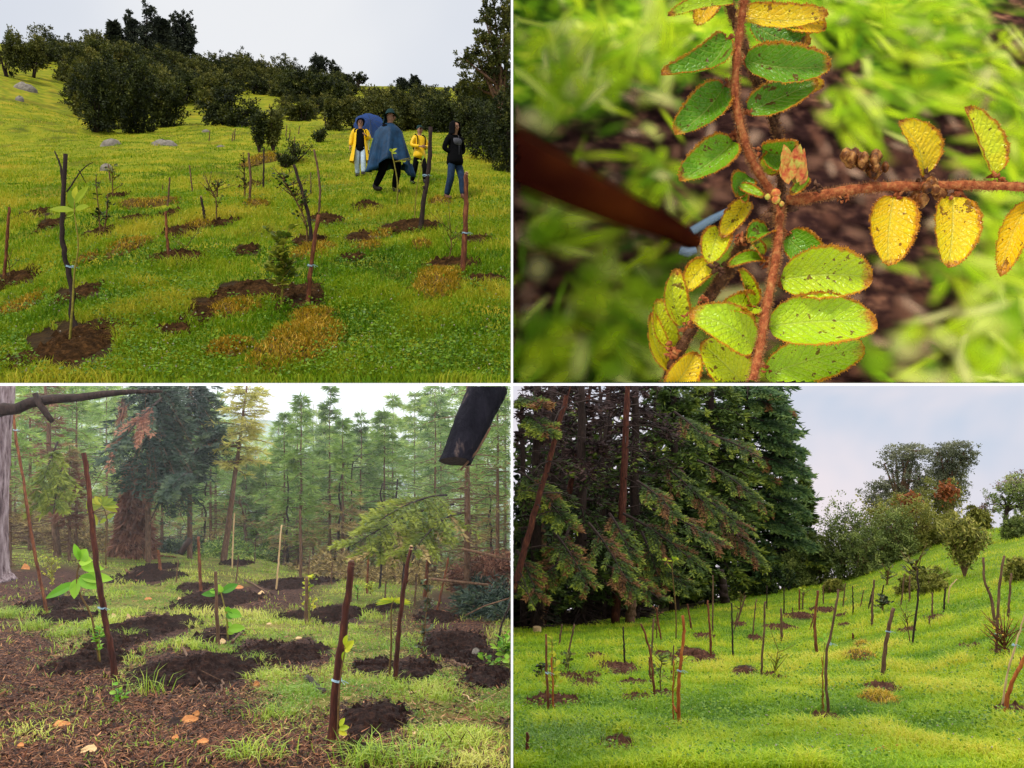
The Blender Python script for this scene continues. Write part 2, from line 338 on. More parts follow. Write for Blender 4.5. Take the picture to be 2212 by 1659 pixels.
# ------------------------------------------------------------------ plants
def poly(p, pts, y, wob=.0, dy=0, res=10):
    P = np.array([pt(p, X, Y, y) for X, Y in pts]); t = np.linspace(0, len(P) - 1, max(res, len(P) * 4))
    i = np.clip(t.astype(int), 0, len(P) - 2); f = (t - i)[:, None]
    # catmull-rom
    E = np.vstack([2 * P[0] - P[1], P, 2 * P[-1] - P[-2]]); p0, p1, p2, p3 = E[i], E[i + 1], E[i + 2], E[i + 3]
    Q = .5 * (2 * p1 + (p2 - p0) * f + (2 * p0 - 5 * p1 + 4 * p2 - p3) * f ** 2 + (3 * p1 - p0 - 3 * p2 + p3) * f ** 3)
    Q = Q + wob * (rs.rand(*Q.shape) - .5); Q[:, 1] += np.linspace(0, dy, len(Q)); return Q
def stake(p, pts, r, mat, label=None, auto=None, grp=None, branches=(), tie=None, tipmat=None, cat='stake', name='wooden_stake', d=None):
    b = at(p, *pts[0]); y = b[1] if d is None else d; t = thing(name, label, cat, pt(p, *pts[0], y), grp, auto)
    P = poly(p, pts, y, wob=.012, res=18); P = np.vstack([P[0] - A(0, 0, .05), P])
    k = len(P); rad = r * U * y * np.linspace(1.12, .82, k) * (1 + .18 * (rs.rand(k) - .5)); mb = MB(); tube(mb, P, rad, 8, np.linspace(0, 1, k).repeat(8), jit=.16)
    for bp, br in branches:
        Q = poly(p, bp, y, wob=.004, dy=.1, res=8); tube(mb, Q, br * U * y * np.linspace(1, .4, len(Q)), 6, .5)
    # knots
    for _ in range(2):
        i = rs.randint(2, k - 1); q = P[i] + nrm(rs.normal(size=3)) * rad[i] * .6; tube(mb, [q, q + nrm(A(rs.rand() - .5, -.5 + rs.rand(), .5)) * rad[i] * 1.8], [rad[i] * .6, rad[i] * .35], 6, .4)
    mb.build('pole', mat, t, keep=keepf(p), smooth=True)
    if tipmat:
        m2 = MB(); tube(m2, [P[-1] - (P[-1] - P[-2]) * .4, P[-1] + A(.004, 0, .012)], [rad[-1] * 1.06, rad[-1] * .7], 8); m2.build('cut_end', tipmat, t, keep=keepf(p))
    if tie:
        m3 = MB(); c = pt(p, *tie, y); rr = r * U * y
        for kk in range(3):
            an = np.linspace(0, 6.283, 13); tube(m3, np.stack([c[0] + np.cos(an) * rr * 1.25, c[1] + np.sin(an) * rr * 1.25, c[2] + kk * .006 + .006 * np.sin(an * 2)], 1), .0022, 5, cap=False)
        for s in (.7, .4): tube(m3, [c + A(rr, -rr, 0), c + A(rr + .03 * s, -rr * 1.3, .015), c + A(rr + .09 * s, -rr, -.03 + .03 * s)], .0016, 4)
        m3.build('tie', M['tie'], t, keep=keepf(p))
    return t
def leafgrid(mb, base, tip, normal, wid, a=.5, nseg=5, fold=.25, droop=.15):
    """a broad leaf with a folded middle and a drooping tip"""
    base = A(*base); tip = A(*tip); ax = tip - base; L = np.linalg.norm(ax); d = ax / L; n = nrm(normal - d * np.dot(normal, d)); s = np.cross(d, n)
    u = np.linspace(0, 1, nseg + 2); wpro = np.sin(np.pi * u ** .85) ** .8 * wid / 2; wpro[0] = wid * .03; wpro[-1] = 0.001 * wid
    mid = base + d * (L * u)[:, None] - A(0, 0, 1) * (droop * L * u ** 2)[:, None]
    Lf = mid + s * wpro[:, None] + n * (fold * wpro)[:, None]; Rt = mid - s * wpro[:, None] + n * (fold * wpro)[:, None]
    V = np.concatenate([Lf, mid, Rt]); k = len(u); i = np.arange(k - 1)
    F = np.concatenate([np.stack([i, i + 1, k + i + 1, k + i], 1), np.stack([k + i, k + i + 1, 2 * k + i + 1, 2 * k + i], 1)])
    mb.add(V, F, a)
def sapling(p, pts, r, lv, lw, nl, lmat, label=None, auto=None, grp=None, tops=None, smat=None, spread=1., side=0, name='sapling', cat='sapling', t0=.25, d=None, twigs=0, twl=.2):
    """young plant: stem through pts, nl leaves of length lv (m) along it, or leaves at the given spots"""
    b = at(p, *pts[0]); y = (b[1] if d is None else d) + .02; t = thing(name, label, cat, pt(p, *pts[0], y), grp, auto)
    P = poly(p, pts, y, wob=.004, res=12); mb = MB(); tube(mb, P, r * U * y * np.linspace(1, .5, len(P)), 6, .5)
    lf = MB(); starts = []
    for _ in range(twigs):
        i = rs.randint(int(len(P) * t0), len(P)); dd = nrm(A(rs.normal(), rs.normal() * .8, .5 + rs.rand())); L = twl * (.5 + rs.rand())
        tube(mb, [P[i], P[i] + dd * L * .5 + A(0, 0, .02), P[i] + dd * L + A(0, 0, .05)], [r * U * y * .5, r * U * y * .4, r * U * y * .2], 4, .5)
        for q in range(3): starts.append((P[i] + dd * L * (.4 + .3 * q), dd))
    for i in range(nl):
        if starts and rs.rand() < .75: c, dd = starts[rs.randint(len(starts))]; c = c + rs.normal(size=3) * .015
        else:
            f = t0 + (1 - t0) * rs.rand(); j = min(int(f * len(P)), len(P) - 1); c = P[j]
        az = rs.rand() * 6.283; dr = nrm(A(math.cos(az), math.sin(az) * .9, .15 + .8 * rs.rand())); s = .65 + .6 * rs.rand()
        leafgrid(lf, c + dr * .01, c + dr * lv * s * spread, nrm(A(rs.normal() * .5, -.4 + rs.normal() * .4, 1)), lw * s, rs.rand(), 3)
    if tops:
        for (bx, by, tx, ty, wpx) in tops:
            bb = pt(p, bx, by, y); tt = pt(p, tx, ty, y - .05 + .1 * rs.rand()); leafgrid(lf, bb, tt, nrm(A(.2 * rs.normal(), -.9, .5)), wpx * U * y, rs.rand(), 6, .3, .05)
            j = np.argmin(np.linalg.norm(P - bb, axis=1))
            if np.linalg.norm(P[j] - bb) > .01: tube(mb, [P[j], (P[j] + bb) / 2 + A(0, 0, .01), bb], r * U * y * .4, 4, .5)
    mb.build('stem', smat or M['stem'], t, keep=keepf(p), smooth=True)
    if lf.V: lf.build('leaves', lmat, t, keep=keepf(p))
    return t
def crown_tree(p, base, H, lumps, leaf, n, lmat, wmat, trunk_r, name, cat, label=None, auto=None, grp=None, stems=1, twig=True, flat=.0, lean=0, clipk=True, extra=None, sprawl=.15):
    """broadleaf tree or shrub. lumps: (dx, dy, z, rx, rz) metres from the base"""
    base = A(*base); t = thing(name, label, cat, base, grp, auto); mb = MB(); lf = MB()
    top = base + A(lean, 0, H * .55)
    for s in range(stems):
        o = A((rs.rand() - .5) * trunk_r * 6, (rs.rand() - .5) * trunk_r * 6, 0) if stems > 1 else A(0, 0, 0)
        tp = top + o * 4; P = np.array([base + o - A(0, 0, .2), base + o + (tp - base) * .35 + A(rs.normal() * sprawl * trunk_r * 4, 0, 0), tp]); tube(mb, P, [trunk_r * 1.2, trunk_r, trunk_r * .6], 7, .5)
    for (dx, dy, z, rx, rz) in lumps:
        c = base + A(dx, dy, z); s0 = base + (top - base) * min(1, (.35 + .5 * rs.rand()))
        m = (s0 + c) / 2 + rs.normal(size=3) * rx * .15
        tube(mb, [s0, m, c], [trunk_r * .5, trunk_r * .35, trunk_r * .12], 5, .5)
        if twig:
            for _ in range(5):
                e = c + runit(1)[0] * A(rx, rx, rz) * .95; tube(mb, [c, (c + e) / 2 + rs.normal(size=3) * rx * .1, e], [trunk_r * .16, trunk_r * .1, trunk_r * .04], 3, .5)
    W = np.array([l[3] ** 2 * (l[4] / l[3]) ** .7 for l in lumps]); W /= W.sum(); cnt = rs.multinomial(n, W)
    for (dx, dy, z, rx, rz), k in zip(lumps, cnt):
        if k == 0: continue
        g = max(3, int(k / 26)); gd = runit(g); gr = .5 + .7 * rs.rand(g, 1) ** .8; gc = gd * gr
        ii = rs.randint(0, g, k); pos = gc[ii] + rs.normal(size=(k, 3)) * .13
        C = base + A(dx, dy, z) + pos * A(rx, rx, rz)
        D = nrm(pos + .9 * rs.normal(size=(k, 3)) + A(0, 0, -.1)); N = nrm(rs.normal(size=(k, 3)) + A(0, 0, .8))
        a = .45 + .55 * (rs.rand(g)[ii] - .5) + .25 * (rs.rand() - .5) + .25 * (rs.rand(k) - .5) + .12 * pos[:, 2]
        s = leaf * (.6 + .8 * rs.rand(k)); cards(lf, C, D, N, s * 1.5, s * .8, a)
    kf = keepf(p) if clipk else None
    mb.build('trunk', wmat, t, keep=kf, smooth=True); lf.build('crown', lmat, t, keep=kf)
    if extra: extra(t)
    return t
def conifer(p, base, H, Rr, tr, lmat, wmat, label=None, auto=None, grp=None, nb=110, droop=.35, rise=.15, bare=.1, pw=.8, cl=.25, cw=.07, tw=.35, nt_=12, q=5, lean=0, tone=0, deadbelow=0, dmat=None, name='conifer_tree', cat='conifer', lmin=.06, sidebias=None, vert=.0, dead_n=0, rmin=None, var=.7):
    base = A(*base); t = thing(name, label, cat, base, grp, auto)
    zt = min(H, (-.02 - base[2]) if p[0] == 'B' else H)
    wd = MB(); hs = np.linspace(0, 1, 14)[:, None]; P = base + A(lean, 0, H) * hs + rs.normal(size=(14, 3)) * A(1, 1, 0) * tr * .25 * hs
    P = P[:, :]
    Pd = np.array([[np.interp(z, P[:, 2] - base[2], P[:, 0]), np.interp(z, P[:, 2] - base[2], P[:, 1]), base[2] + z] for z in np.linspace(-.2, zt, 22)])
    tube(wd, Pd, tr * np.clip(1 - np.linspace(0, zt, 22) / H, .08, 1) ** .8, 8, .5, jit=.12)
    h = (bare + (1 - bare) * np.sort(rs.rand(nb)) ** .95) ; h = h[h * H < zt + .35 * Rr]; n = len(h)
    az = rs.rand(n) * 6.283
    if sidebias is not None:
        m = rs.rand(n) < .6; az[m] = sidebias + rs.normal(size=m.sum()) * .8
    L = Rr * np.maximum(lmin, (1 - (h - bare) / (1 - bare)) ** pw) * (var + (1.15 - var) * rs.rand(n))
    low = np.clip((h - bare) / .12, 0, 1); L = L * (.55 + .45 * low)
    D = np.stack([np.cos(az), np.sin(az), np.zeros(n)], 1); S = base + A(lean, 0, H) * h[:, None]
    ri = (rise + .15 * rs.normal(size=n))[:, None]; dr = (droop * (.7 + .6 * rs.rand(n)))[:, None]; Z = A(0, 0, 1)
    def along(i, tt): return S[i] + D[i] * (L[i] * tt)[:, None] + Z * L[i][:, None] * (ri[i] * tt[:, None] - dr[i] * tt[:, None] ** 2)
    tt = np.linspace(0, 1, 5); BP = np.stack([along(np.arange(n), np.full(n, x)) for x in tt], 1)
    brad = np.maximum(.012, tr * .22) * (L / Rr)[:, None] * np.linspace(1, .25, 5)[None] + .004
    mtubes(wd, BP, brad, 4)
    if dead_n:   # bare dead twigs low on the trunk
        hh = bare * rs.rand(dead_n) * H; a2 = rs.rand(dead_n) * 6.283; l2 = Rr * (.15 + .5 * rs.rand(dead_n))
        d2 = np.stack([np.cos(a2), np.sin(a2), -.15 + .3 * rs.rand(dead_n)], 1); s2 = base + A(lean, 0, H) * (hh / H)[:, None]
        mtubes(wd, np.stack([s2, s2 + d2 * l2[:, None] * .5, s2 + d2 * l2[:, None] + A(0, 0, -.1) * l2[:, None]], 1), np.stack([np.full(dead_n, tr * .12 + .006), np.full(dead_n, tr * .08 + .004), np.full(dead_n, .004)], 1), 3)
    i = np.repeat(np.arange(n), nt_); m = len(i); tj = .12 + .88 * rs.rand(m) ** .8; C0 = along(i, tj); side = np.where(rs.rand(m) < .5, -1, 1)[:, None]
    sd_ = np.stack([-D[i][:, 1], D[i][:, 0], np.zeros(m)], 1) * side; ph = (.5 + .6 * rs.rand(m))[:, None]
    Wd = nrm(D[i] * np.cos(ph) + sd_ * np.sin(ph) + Z * (-.25 + .35 * rs.rand(m))[:, None] - Z * vert * (.5 + rs.rand(m))[:, None])
    tl = tw * L[i] * (1.1 - .75 * tj) + cl * .3
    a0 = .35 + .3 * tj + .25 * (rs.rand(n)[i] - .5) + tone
    lf = MB(); k = np.repeat(np.arange(m), q); f = (np.tile(np.arange(q), m) + rs.rand(m * q)) / q
    C = C0[k] + Wd[k] * (tl[k] * f)[:, None] - Z * (tl[k] * f ** 2 * .18)[:, None]
    Dq = nrm(Wd[k] + .55 * rs.normal(size=(m * q, 3)) * A(1, 1, .6)); N = nrm(A(0, 0, .7) + rs.normal(size=(m * q, 3)) * .7)
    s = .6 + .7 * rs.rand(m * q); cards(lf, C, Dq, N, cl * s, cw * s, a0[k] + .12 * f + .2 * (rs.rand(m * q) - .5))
    if rmin:
        pass
    kf = keepf(p)
    wd.build('trunk', wmat, t, keep=kf, smooth=True)
    if dmat is not None and abs(deadbelow) > 0:
        V = lf.V[0].reshape(-1, 4, 3); aa = lf.a[0].reshape(-1, 4); zz = (V[:, 0, 2] - base[2]) / H; dead = (zz + .08 * rs.normal(size=len(zz)) < deadbelow) if deadbelow > 0 else (zz + .06 * rs.normal(size=len(zz)) > -deadbelow)
        for sel, mt, nm in ((~dead, lmat, 'crown'), (dead, dmat, 'dead_foliage')):
            if sel.any():
                g = MB().add(V[sel].reshape(-1, 3), np.arange(sel.sum() * 4).reshape(-1, 4), aa[sel].ravel()); g.build(nm, mt, t, keep=kf)
    else: lf.build('crown', lmat, t, keep=kf)
    return t
def dupe(root, loc, sc, rz, cat=None, auto=None, grp=None):
    c = root.copy(); COL.objects.link(c); c.location = loc; c.scale = sc; c.rotation_euler = (0, 0, rz)
    for ch in root.children:
        k = ch.copy(); COL.objects.link(k); k.parent = c
    if 'label' in c: del c['label']
    tag(c, None, cat or root['category'], grp, auto); return c

M = {}
def bough(p, a0, e0, d0, d1, mt, mr, label, auto, grp, rust, cs=.15, nk=30, br=.05):
    p0 = pt(p, *a0, d0); e = pt(p, *e0, d1); t = thing('conifer_bough', label, 'bough', p0, grp, auto=auto); mb = MB(); lf = MB(); rf = MB()
    m_ = (p0 + e) / 2 + A(0, 0, .06 * np.linalg.norm(e - p0) + .2 * rs.rand()); f = np.linspace(0, 1, 14)[:, None]; Q = p0 * (1 - f) ** 2 + 2 * m_ * f * (1 - f) + e * f ** 2; L = np.linalg.norm(e - p0); tube(mb, Q, np.linspace(br, .010, 14), 5)
    for k in range(nk):
        j = .15 + .85 * rs.rand(); q = p0 * (1 - j) ** 2 + 2 * m_ * j * (1 - j) + e * j ** 2; ax = nrm(e - p0); sd = nrm(np.cross(ax, A(0, -.35, 1))); dd = nrm(ax * .8 + sd * (1 if k % 2 else -1) * (.5 + .7 * rs.rand()) + A(0, -.2 * rs.rand(), -.35 * rs.rand())); l2 = L * (.34 - .24 * j) * (.5 + .9 * rs.rand()) + .15; tube(mb, [q, q + dd * l2 * .6, q + dd * l2 - A(0, 0, .1 * l2)], [br * .2, br * .14, .003], 3)
        kk = 70; g = rs.rand(kk, 1); s2 = np.where(rs.rand(kk, 1) < .5, -1, 1); D = nrm(dd + .75 * s2 * np.cross(dd, A(0, -.5, .9)) + rs.normal(size=(kk, 3)) * .3); C = q + dd * l2 * g - A(0, 0, .1 * l2) * g ** 2
        tgt = rf if (rs.rand() < rust) else lf; cards(tgt, C, D, nrm(A(0, -.5, .8) + rs.normal(size=(kk, 3)) * .45), cs * (.5 + .7 * rs.rand(kk)), cs * .28, .35 + .45 * g[:, 0] + .35 * (rs.rand(kk) - .5) + .1 * j)
    mb.build('branch', M['darkbark'], t, keep=keepf(p)); lf.build('needles', M[mt], t, keep=keepf(p)); rf.build('rusty_needles', M[mr], t, keep=keepf(p)); return t
M['soil'] = rough_mat('dark_soil', [(.3, (.006, .003, .003)), (.5, (.018, .009, .007)), (.62, (.04, .018, .012)), (.8, (.11, .05, .03))], 14, bump=1, dist=.05, rough=.95, spec=.06, detail=10)
M['soilTL'] = rough_mat('brown_soil', [(.3, (.014, .007, .003)), (.5, (.045, .022, .008)), (.62, (.09, .042, .014)), (.8, (.19, .09, .03))], 14, bump=1, dist=.05, rough=.95, spec=.06, detail=10)
M['soilBR'] = rough_mat('loose_brown_soil', [(.3, (.03, .014, .010)), (.5, (.08, .036, .022)), (.7, (.20, .09, .05))], 14, bump=1, dist=.05, rough=.95, spec=.06, detail=10)
M['turf'] = rough_mat('dry_turf', [(.3, (.04, .022, .006)), (.55, (.12, .07, .01)), (.8, (.22, .13, .02))], 14, bump=.9)
M['gTL'] = ground_mat('meadow_ground', [(.3, (.10, .14, .006)), (.5, (.22, .24, .010)), (.7, (.36, .28, .02))], [(.3, (.012, .008, .004)), (.6, (.05, .028, .010)), (.8, (.10, .055, .015))], 1.1)
M['gBR'] = ground_mat('bright_meadow_ground', [(.3, (.07, .13, .006)), (.55, (.15, .22, .010)), (.75, (.22, .25, .015))], [(.3, (.012, .008, .006)), (.6, (.05, .03, .018)), (.8, (.12, .07, .035))], 1.1)
M['gBL'] = ground_mat('forest_ground', [(.3, (.05, .06, .012)), (.5, (.12, .13, .02)), (.7, (.22, .17, .05))], [(.35, (.016, .008, .007)), (.52, (.05, .022, .016)), (.62, (.10, .045, .026)), (.75, (.22, .11, .05))], 2.2, 14, .9, .06)
M['grTL'] = foliage('meadow_grass', [(.0, (.022, .075, .003)), (.3, (.10, .23, .004)), (.6, (.25, .36, .008)), (1, (.55, .47, .04))], .4, .6, .5, .5)
M['grBR'] = foliage('lush_grass', [(.0, (.05, .15, .008)), (.35, (.19, .34, .008)), (.65, (.36, .47, .010)), (1, (.60, .54, .05))], .4, .6, .45, .35)
M['grBL'] = foliage('forest_grass', [(.0, (.06, .14, .02)), (.4, (.16, .29, .02)), (.7, (.30, .40, .03)), (1, (.50, .50, .10))], .35, .5, .6, .35)
M['dry'] = foliage('dry_orange_grass', [(.0, (.16, .15, .008)), (.4, (.38, .28, .012)), (.7, (.56, .34, .02)), (1, (.66, .42, .07))], .3, .7, 2, .25)
M['needles'] = foliage('fallen_needles', [(.0, (.02, .007, .006)), (.4, (.09, .032, .018)), (.7, (.20, .075, .035)), (1, (.45, .22, .10))], .0, .8, 2, .2)
M['darkbark'] = rough_mat('dark_bark', [(.3, (.010, .007, .006)), (.6, (.035, .02, .016)), (.8, (.10, .06, .045))], 30, (1, 1, .25), bump=.8)
M['redbark'] = rough_mat('reddish_bark', [(.3, (.04, .012, .008)), (.52, (.13, .042, .018)), (.75, (.34, .13, .045))], 30, (1, 1, .25), bump=.7)
M['orangebark'] = rough_mat('peeled_orange_wood', [(.3, (.15, .035, .010)), (.55, (.36, .10, .02)), (.8, (.50, .22, .06))], 30, (1, 1, .25), bump=.7)
M['brownbark'] = rough_mat('brown_bark', [(.3, (.05, .025, .015)), (.55, (.13, .07, .04)), (.8, (.26, .16, .09))], 30, (1, 1, .25), bump=.7)
M['deepred'] = rough_mat('deep_red_bark', [(.3, (.018, .006, .005)), (.55, (.07, .02, .012)), (.8, (.20, .07, .03))], 26, (1, 1, .2), bump=.8)
M['pale'] = rough_mat('pale_wood', [(.3, (.35, .22, .10)), (.6, (.55, .38, .19)), (.8, (.65, .5, .3))], 14, (1, 1, .3), bump=.3)
M['greybark'] = rough_mat('grey_bark', [(.36, (.05, .03, .035)), (.46, (.17, .12, .125)), (.62, (.34, .27, .28))], 26, (1, 1, .12), bump=1, dist=.06)
M['stem'] = rough_mat('sapling_stem', [(.3, (.05, .03, .012)), (.6, (.14, .08, .025)), (.8, (.22, .14, .04))], 40, bump=.2)
M['greenstem'] = rough_mat('green_stem', [(.3, (.10, .09, .015)), (.7, (.26, .22, .03))], 40, bump=.2)
M['tie'] = rough_mat('pale_blue_string', [(.3, (.25, .42, .55)), (.7, (.45, .6, .7))], 40, bump=.1)
M['rock'] = rough_mat('grey_rock', [(.3, (.10, .085, .07)), (.55, (.25, .22, .18)), (.75, (.42, .38, .32))], 3, bump=1, dist=.06)
M['lfdark'] = foliage('dark_leaves', [(.0, (.006, .014, .004)), (.5, (.022, .045, .008)), (1, (.07, .10, .015))], .2, .4, 1.5, .2)
M['lfyel'] = foliage('yellow_green_leaves', [(.0, (.16, .26, .01)), (.5, (.34, .42, .02)), (1, (.55, .52, .03))], .4, .45, 4, .15)
M['lfgrn2'] = foliage('tuft_shade_leaves', [(.0, (.03, .09, .004)), (.5, (.11, .23, .006)), (1, (.26, .38, .010))], .3, .45, 3, .2)
M['lfgrn'] = foliage('fresh_green_leaves', [(.0, (.06, .20, .01)), (.5, (.16, .38, .02)), (1, (.36, .55, .05))], .4, .45, 4, .15)
M['lfyel2'] = foliage('olive_yellow_leaves', [(.0, (.06, .10, .01)), (.5, (.18, .22, .02)), (1, (.36, .36, .04))], .35, .45, 4, .15)
M['lfolive'] = foliage('olive_leaves', [(.0, (.03, .05, .006)), (.5, (.09, .12, .012)), (1, (.22, .22, .03))], .3, .45, 3, .2)
M['bushTL'] = foliage('dark_shrub_leaves', [(.0, (.006, .010, .003)), (.4, (.022, .032, .006)), (.7, (.065, .078, .012)), (1, (.19, .18, .03))], .2, .6, .12, .3)
M['bushTL2'] = foliage('olive_shrub_leaves', [(.0, (.02, .028, .006)), (.4, (.065, .075, .012)), (.7, (.14, .14, .024)), (1, (.28, .24, .05))], .25, .6, .12, .35)
M['pineTL'] = foliage('blue_dark_pine', [(.0, (.008, .012, .009)), (.5, (.03, .04, .024)), (1, (.09, .10, .055))], .1, .7, .12, .25)
def grass(p, n, X0, X1, near, far, mat, name, label, h=.09, hk=.003, w0=.0045, wk=.00052, ex=1.5, tone=0, pmask=None):
    u = (X0 + (X1 - X0) * rs.rand(n) - offX(p)) * U; a, b = near ** (1 - ex), far ** (1 - ex); y = (a + (b - a) * rs.rand(n)) ** (1 / (1 - ex)); x = u * y; z = terr(p, x, y)
    X = u / U + offX(p); Y = (1659 - z / y / U) if p == 'TL' else -z / y / U
    k = ~inpatch(p, X, Y, .93, [SOIL[p], DRY[p]])
    if pmask is not None: k &= pmask(X, Y, x, y)
    x, y, z = x[k], y[k], z[k]; n = len(x)
    cl = fbm(x * 1.7, y * 1.7, 11); c2 = fbm(x * .45, y * .45, 21)
    hh = (h + hk * np.minimum(y, 14) * np.clip((40 - y) / 20, .3, 1)) * (.45 + .8 * rs.rand(n)) * (.2 + 2.2 * np.clip(cl, 0, 1) ** 1.6); v = .5 + .9 * (c2 - .5) + 1.1 * (cl - .5) + (.06 if p == 'TL' else 0) + .35 * (rs.rand(n) - .5) + tone
    mb = MB(); blades(mb, np.stack([x, y, z - .01], 1), hh, w0 + wk * y, .35 + .9 * rs.rand(n), v)
    o = mb.build(name, mat, origin=(0, 0, 0), keep=keepf(p)); tag(o, label, 'grass'); o['kind'] = 'stuff'; return o

def weeds(p, n, X0, X1, near, far, mat, label, pmask=None, sz=.022):  # added leaf cards, their dark green stands in for shade between tufts
    u = (X0 + (X1 - X0) * rs.rand(n) - offX(p)) * U; a, b = near ** -.7, far ** -.7; y = (a + (b - a) * rs.rand(n)) ** (1 / -.7); x = u * y; z = terr(p, x, y); X = u / U + offX(p); Y = (1659 - z / y / U) if p == 'TL' else -z / y / U
    k = ~inpatch(p, X, Y, .95) & (fbm(x * 1.1, y * 1.1, 51) + .12 * rs.normal(size=n) > .52)
    if pmask is not None: k &= pmask(X, Y, x, y)
    x, y, z = x[k], y[k], z[k]; n = len(x); C = np.stack([x, y, z + .02 + .09 * rs.rand(n)], 1); mb = MB(); cards(mb, C, nrm(rs.normal(size=(n, 3)) * A(1, 1, .4)), nrm(rs.normal(size=(n, 3)) * .5 + A(0, -.5, 1)), sz * (.6 + .8 * rs.rand(n)) * (1 + .05 * y), sz * .8 * (1 + .05 * y), .5 + .7 * (rs.rand(n) - .5))
    o = mb.build('weeds', mat, origin=(0, 0, 0), keep=keepf(p)); tag(o, label, 'weeds'); o['kind'] = 'stuff'
# ================================================================== partition between the four places
M['board'] = rough_mat('white_board', [(.3, (.80, .80, .80)), (.7, (.86, .86, .86))], 3, bump=.02, rough=.7)
def box(name, lo, hi, mat, label, cat):
    lo, hi = A(*lo), A(*hi); V = np.array([[(lo, hi)[i][0], (lo, hi)[j][1], (lo, hi)[k][2]] for i in (0, 1) for j in (0, 1) for k in (0, 1)])
    F = [[0, 1, 3, 2], [4, 6, 7, 5], [0, 4, 5, 1], [2, 3, 7, 6], [0, 2, 6, 4], [1, 5, 7, 3]]
    return MB().add(V, F).build(name, mat)
for o, lb in ((box('dividing_wall', (-150, 5, -.0075), (150, 168, .0055), M['board'], '', ''), 'wide thin white board lying level between the upper and lower scenes'),
          (box('dividing_wall', (-.0065, 5.0, .0056), (.0065, 14.5, 7), M['board'], '', ''), 'upright thin white board between the two upper scenes'),
          (box('dividing_wall', (-.0065, 5.0, -60), (.0065, 168, -.0076), M['board'], '', ''), 'upright thin white board between the two lower scenes')):
    tag(o, lb, 'dividing board')
def sky_and_ceiling_glow(x0, x1, mat, high):
    # back wall of the cloudy sky of a lower scene, and an unseen glowing ceiling added to light it
    c = 12.; an = np.linspace(0, np.pi / 2, 8)
    prof = [(167.5, -80.), (167.5, -c)] + [(167.5 - c + c * math.cos(q), -c + (c - .009) * math.sin(q)) for q in an[1:]] + [(5.03, -.009)]
    for P, m in ((prof[:-1], mat), (prof[-2:], high)):
        V = np.array([[x, y, z] for y, z in P for x in (x0, x1)]); k = len(P)
        struct(MB().add(V, [[2 * i, 2 * i + 1, 2 * i + 3, 2 * i + 2] for i in range(k - 1)]).build('sky', m))  # second piece is the added ceiling glow, named like the backdrop
sky_and_ceiling_glow(-149, -.0068, sky_mat('white_cloud_sky', (.80, .86, .90), (.92, .95, .96), 1.15), sky_mat('added_ceiling_glow_left', (.95, .97, 1.), (1., 1., 1.), CEIL_GLOW_LEFT))
sky_and_ceiling_glow(.0068, 149, sky_mat('grey_pink_cloud_sky', (.60, .67, .80), (.88, .80, .84), .90), sky_mat('added_ceiling_glow_right', (.97, .96, 1.), (1., 1., 1.), CEIL_GLOW_RIGHT))

# ================================================================== UPPER LEFT: meadow with four people
reseed(11)
ground('TL', M['gTL'], 'meadow_ground', 165, -900, 2750)
grass('TL', 190000, -150, 2240, 6.75, 60, M['grTL'], 'grass', 'short wet green grass covering the meadow with the people')
weeds('TL', 36000, -100, 2212, 6.8, 24, M['lfgrn2'], 'low dark weeds added for the shade between tufts of the meadow with the people')
# clover heads
n = 240; u = (2300 * rs.rand(n) - 2212 - 20) * U; y = 6.9 + 9 * rs.rand(n) ** 1.5; x = u * y; fl = MB()
for i in range(n):
    c = A(x[i], y[i], float(terr('TL', x[i], y[i])) + .07); s = .009
    fl.add(c + s * A((1, 0, 0), (-1, 0, 0), (0, 1, 0), (0, -1, 0), (0, 0, 1), (0, 0, -1)).reshape(6, 3), [[0, 2, 4], [2, 1, 4], [1, 3, 4], [3, 0, 4], [2, 0, 5], [1, 2, 5], [3, 1, 5], [0, 3, 5]])
M['clover'] = rough_mat('clover_white', [(.3, (.25, .19, .14)), (.7, (.42, .36, .3))], 30)
o = fl.build('clover_flowers', M['clover'], origin=(0, 0, 0), keep=keepf('TL')); tag(o, 'tiny pale clover flowers scattered in the meadow grass', 'flowers'); o['kind'] = 'stuff'
clump('TL', SOIL['TL'], M['soilTL'], 'soil_patch', 'patch of dug brown soil in the meadow with the people, {} from the left', 'soil patch', 'patches of dug soil in the upper left meadow', h=.22)
clump('TL', DRY['TL'], M['turf'], 'turf_clod', 'orange dried turf clod in the meadow with the people, {} from the left', 'turf clod', 'dried turf clods in the upper left meadow', M['dry'], .075, h=.28)
def rock(p, cx, cy, a, b, label, mat, sq=.55):
    c = at(p, cx, cy + b); r = a * U * c[1]; nu, nv = 22, 12; th = np.linspace(0, 2 * np.pi, nu, endpoint=False)[None]; ph = np.linspace(-.5, 1.5, nv)[:, None]
    rr = r * (.75 + .5 * fbm(np.cos(th) * 1.3 + cx, np.sin(th) * 1.3 + ph, 5, 3)); h = 2 * b * U * c[1]
    V = np.stack([c[0] + np.cos(th) * np.cos(ph) * rr, c[1] + rr * .8 + np.sin(th) * np.cos(ph) * rr * .8, c[2] + np.sin(ph) * h * (.8 + .4 * vnoise(np.cos(th) * 2 + cx, np.sin(th) * 2, 3)) + .15 * h * (vnoise(th * 4, ph * 4) - .5)], -1)
    i = np.arange(nv - 1)[:, None] * nu; j = np.arange(nu)[None]; j2 = (j + 1) % nu
    mb = MB().add(V, np.stack(np.broadcast_arrays(i + j, i + j2, i + nu + j2, i + nu + j), -1).reshape(-1, 4)); mb.F.append(((nv - 1) * nu + np.arange(nu))[None])
    return tag(mb.build('rock', mat, smooth=True, origin=c), label, 'rock')
M['redpeb'] = rough_mat('reddish_pebble', [(.3, (.3, .15, .11)), (.7, (.45, .25, .18))], 12)
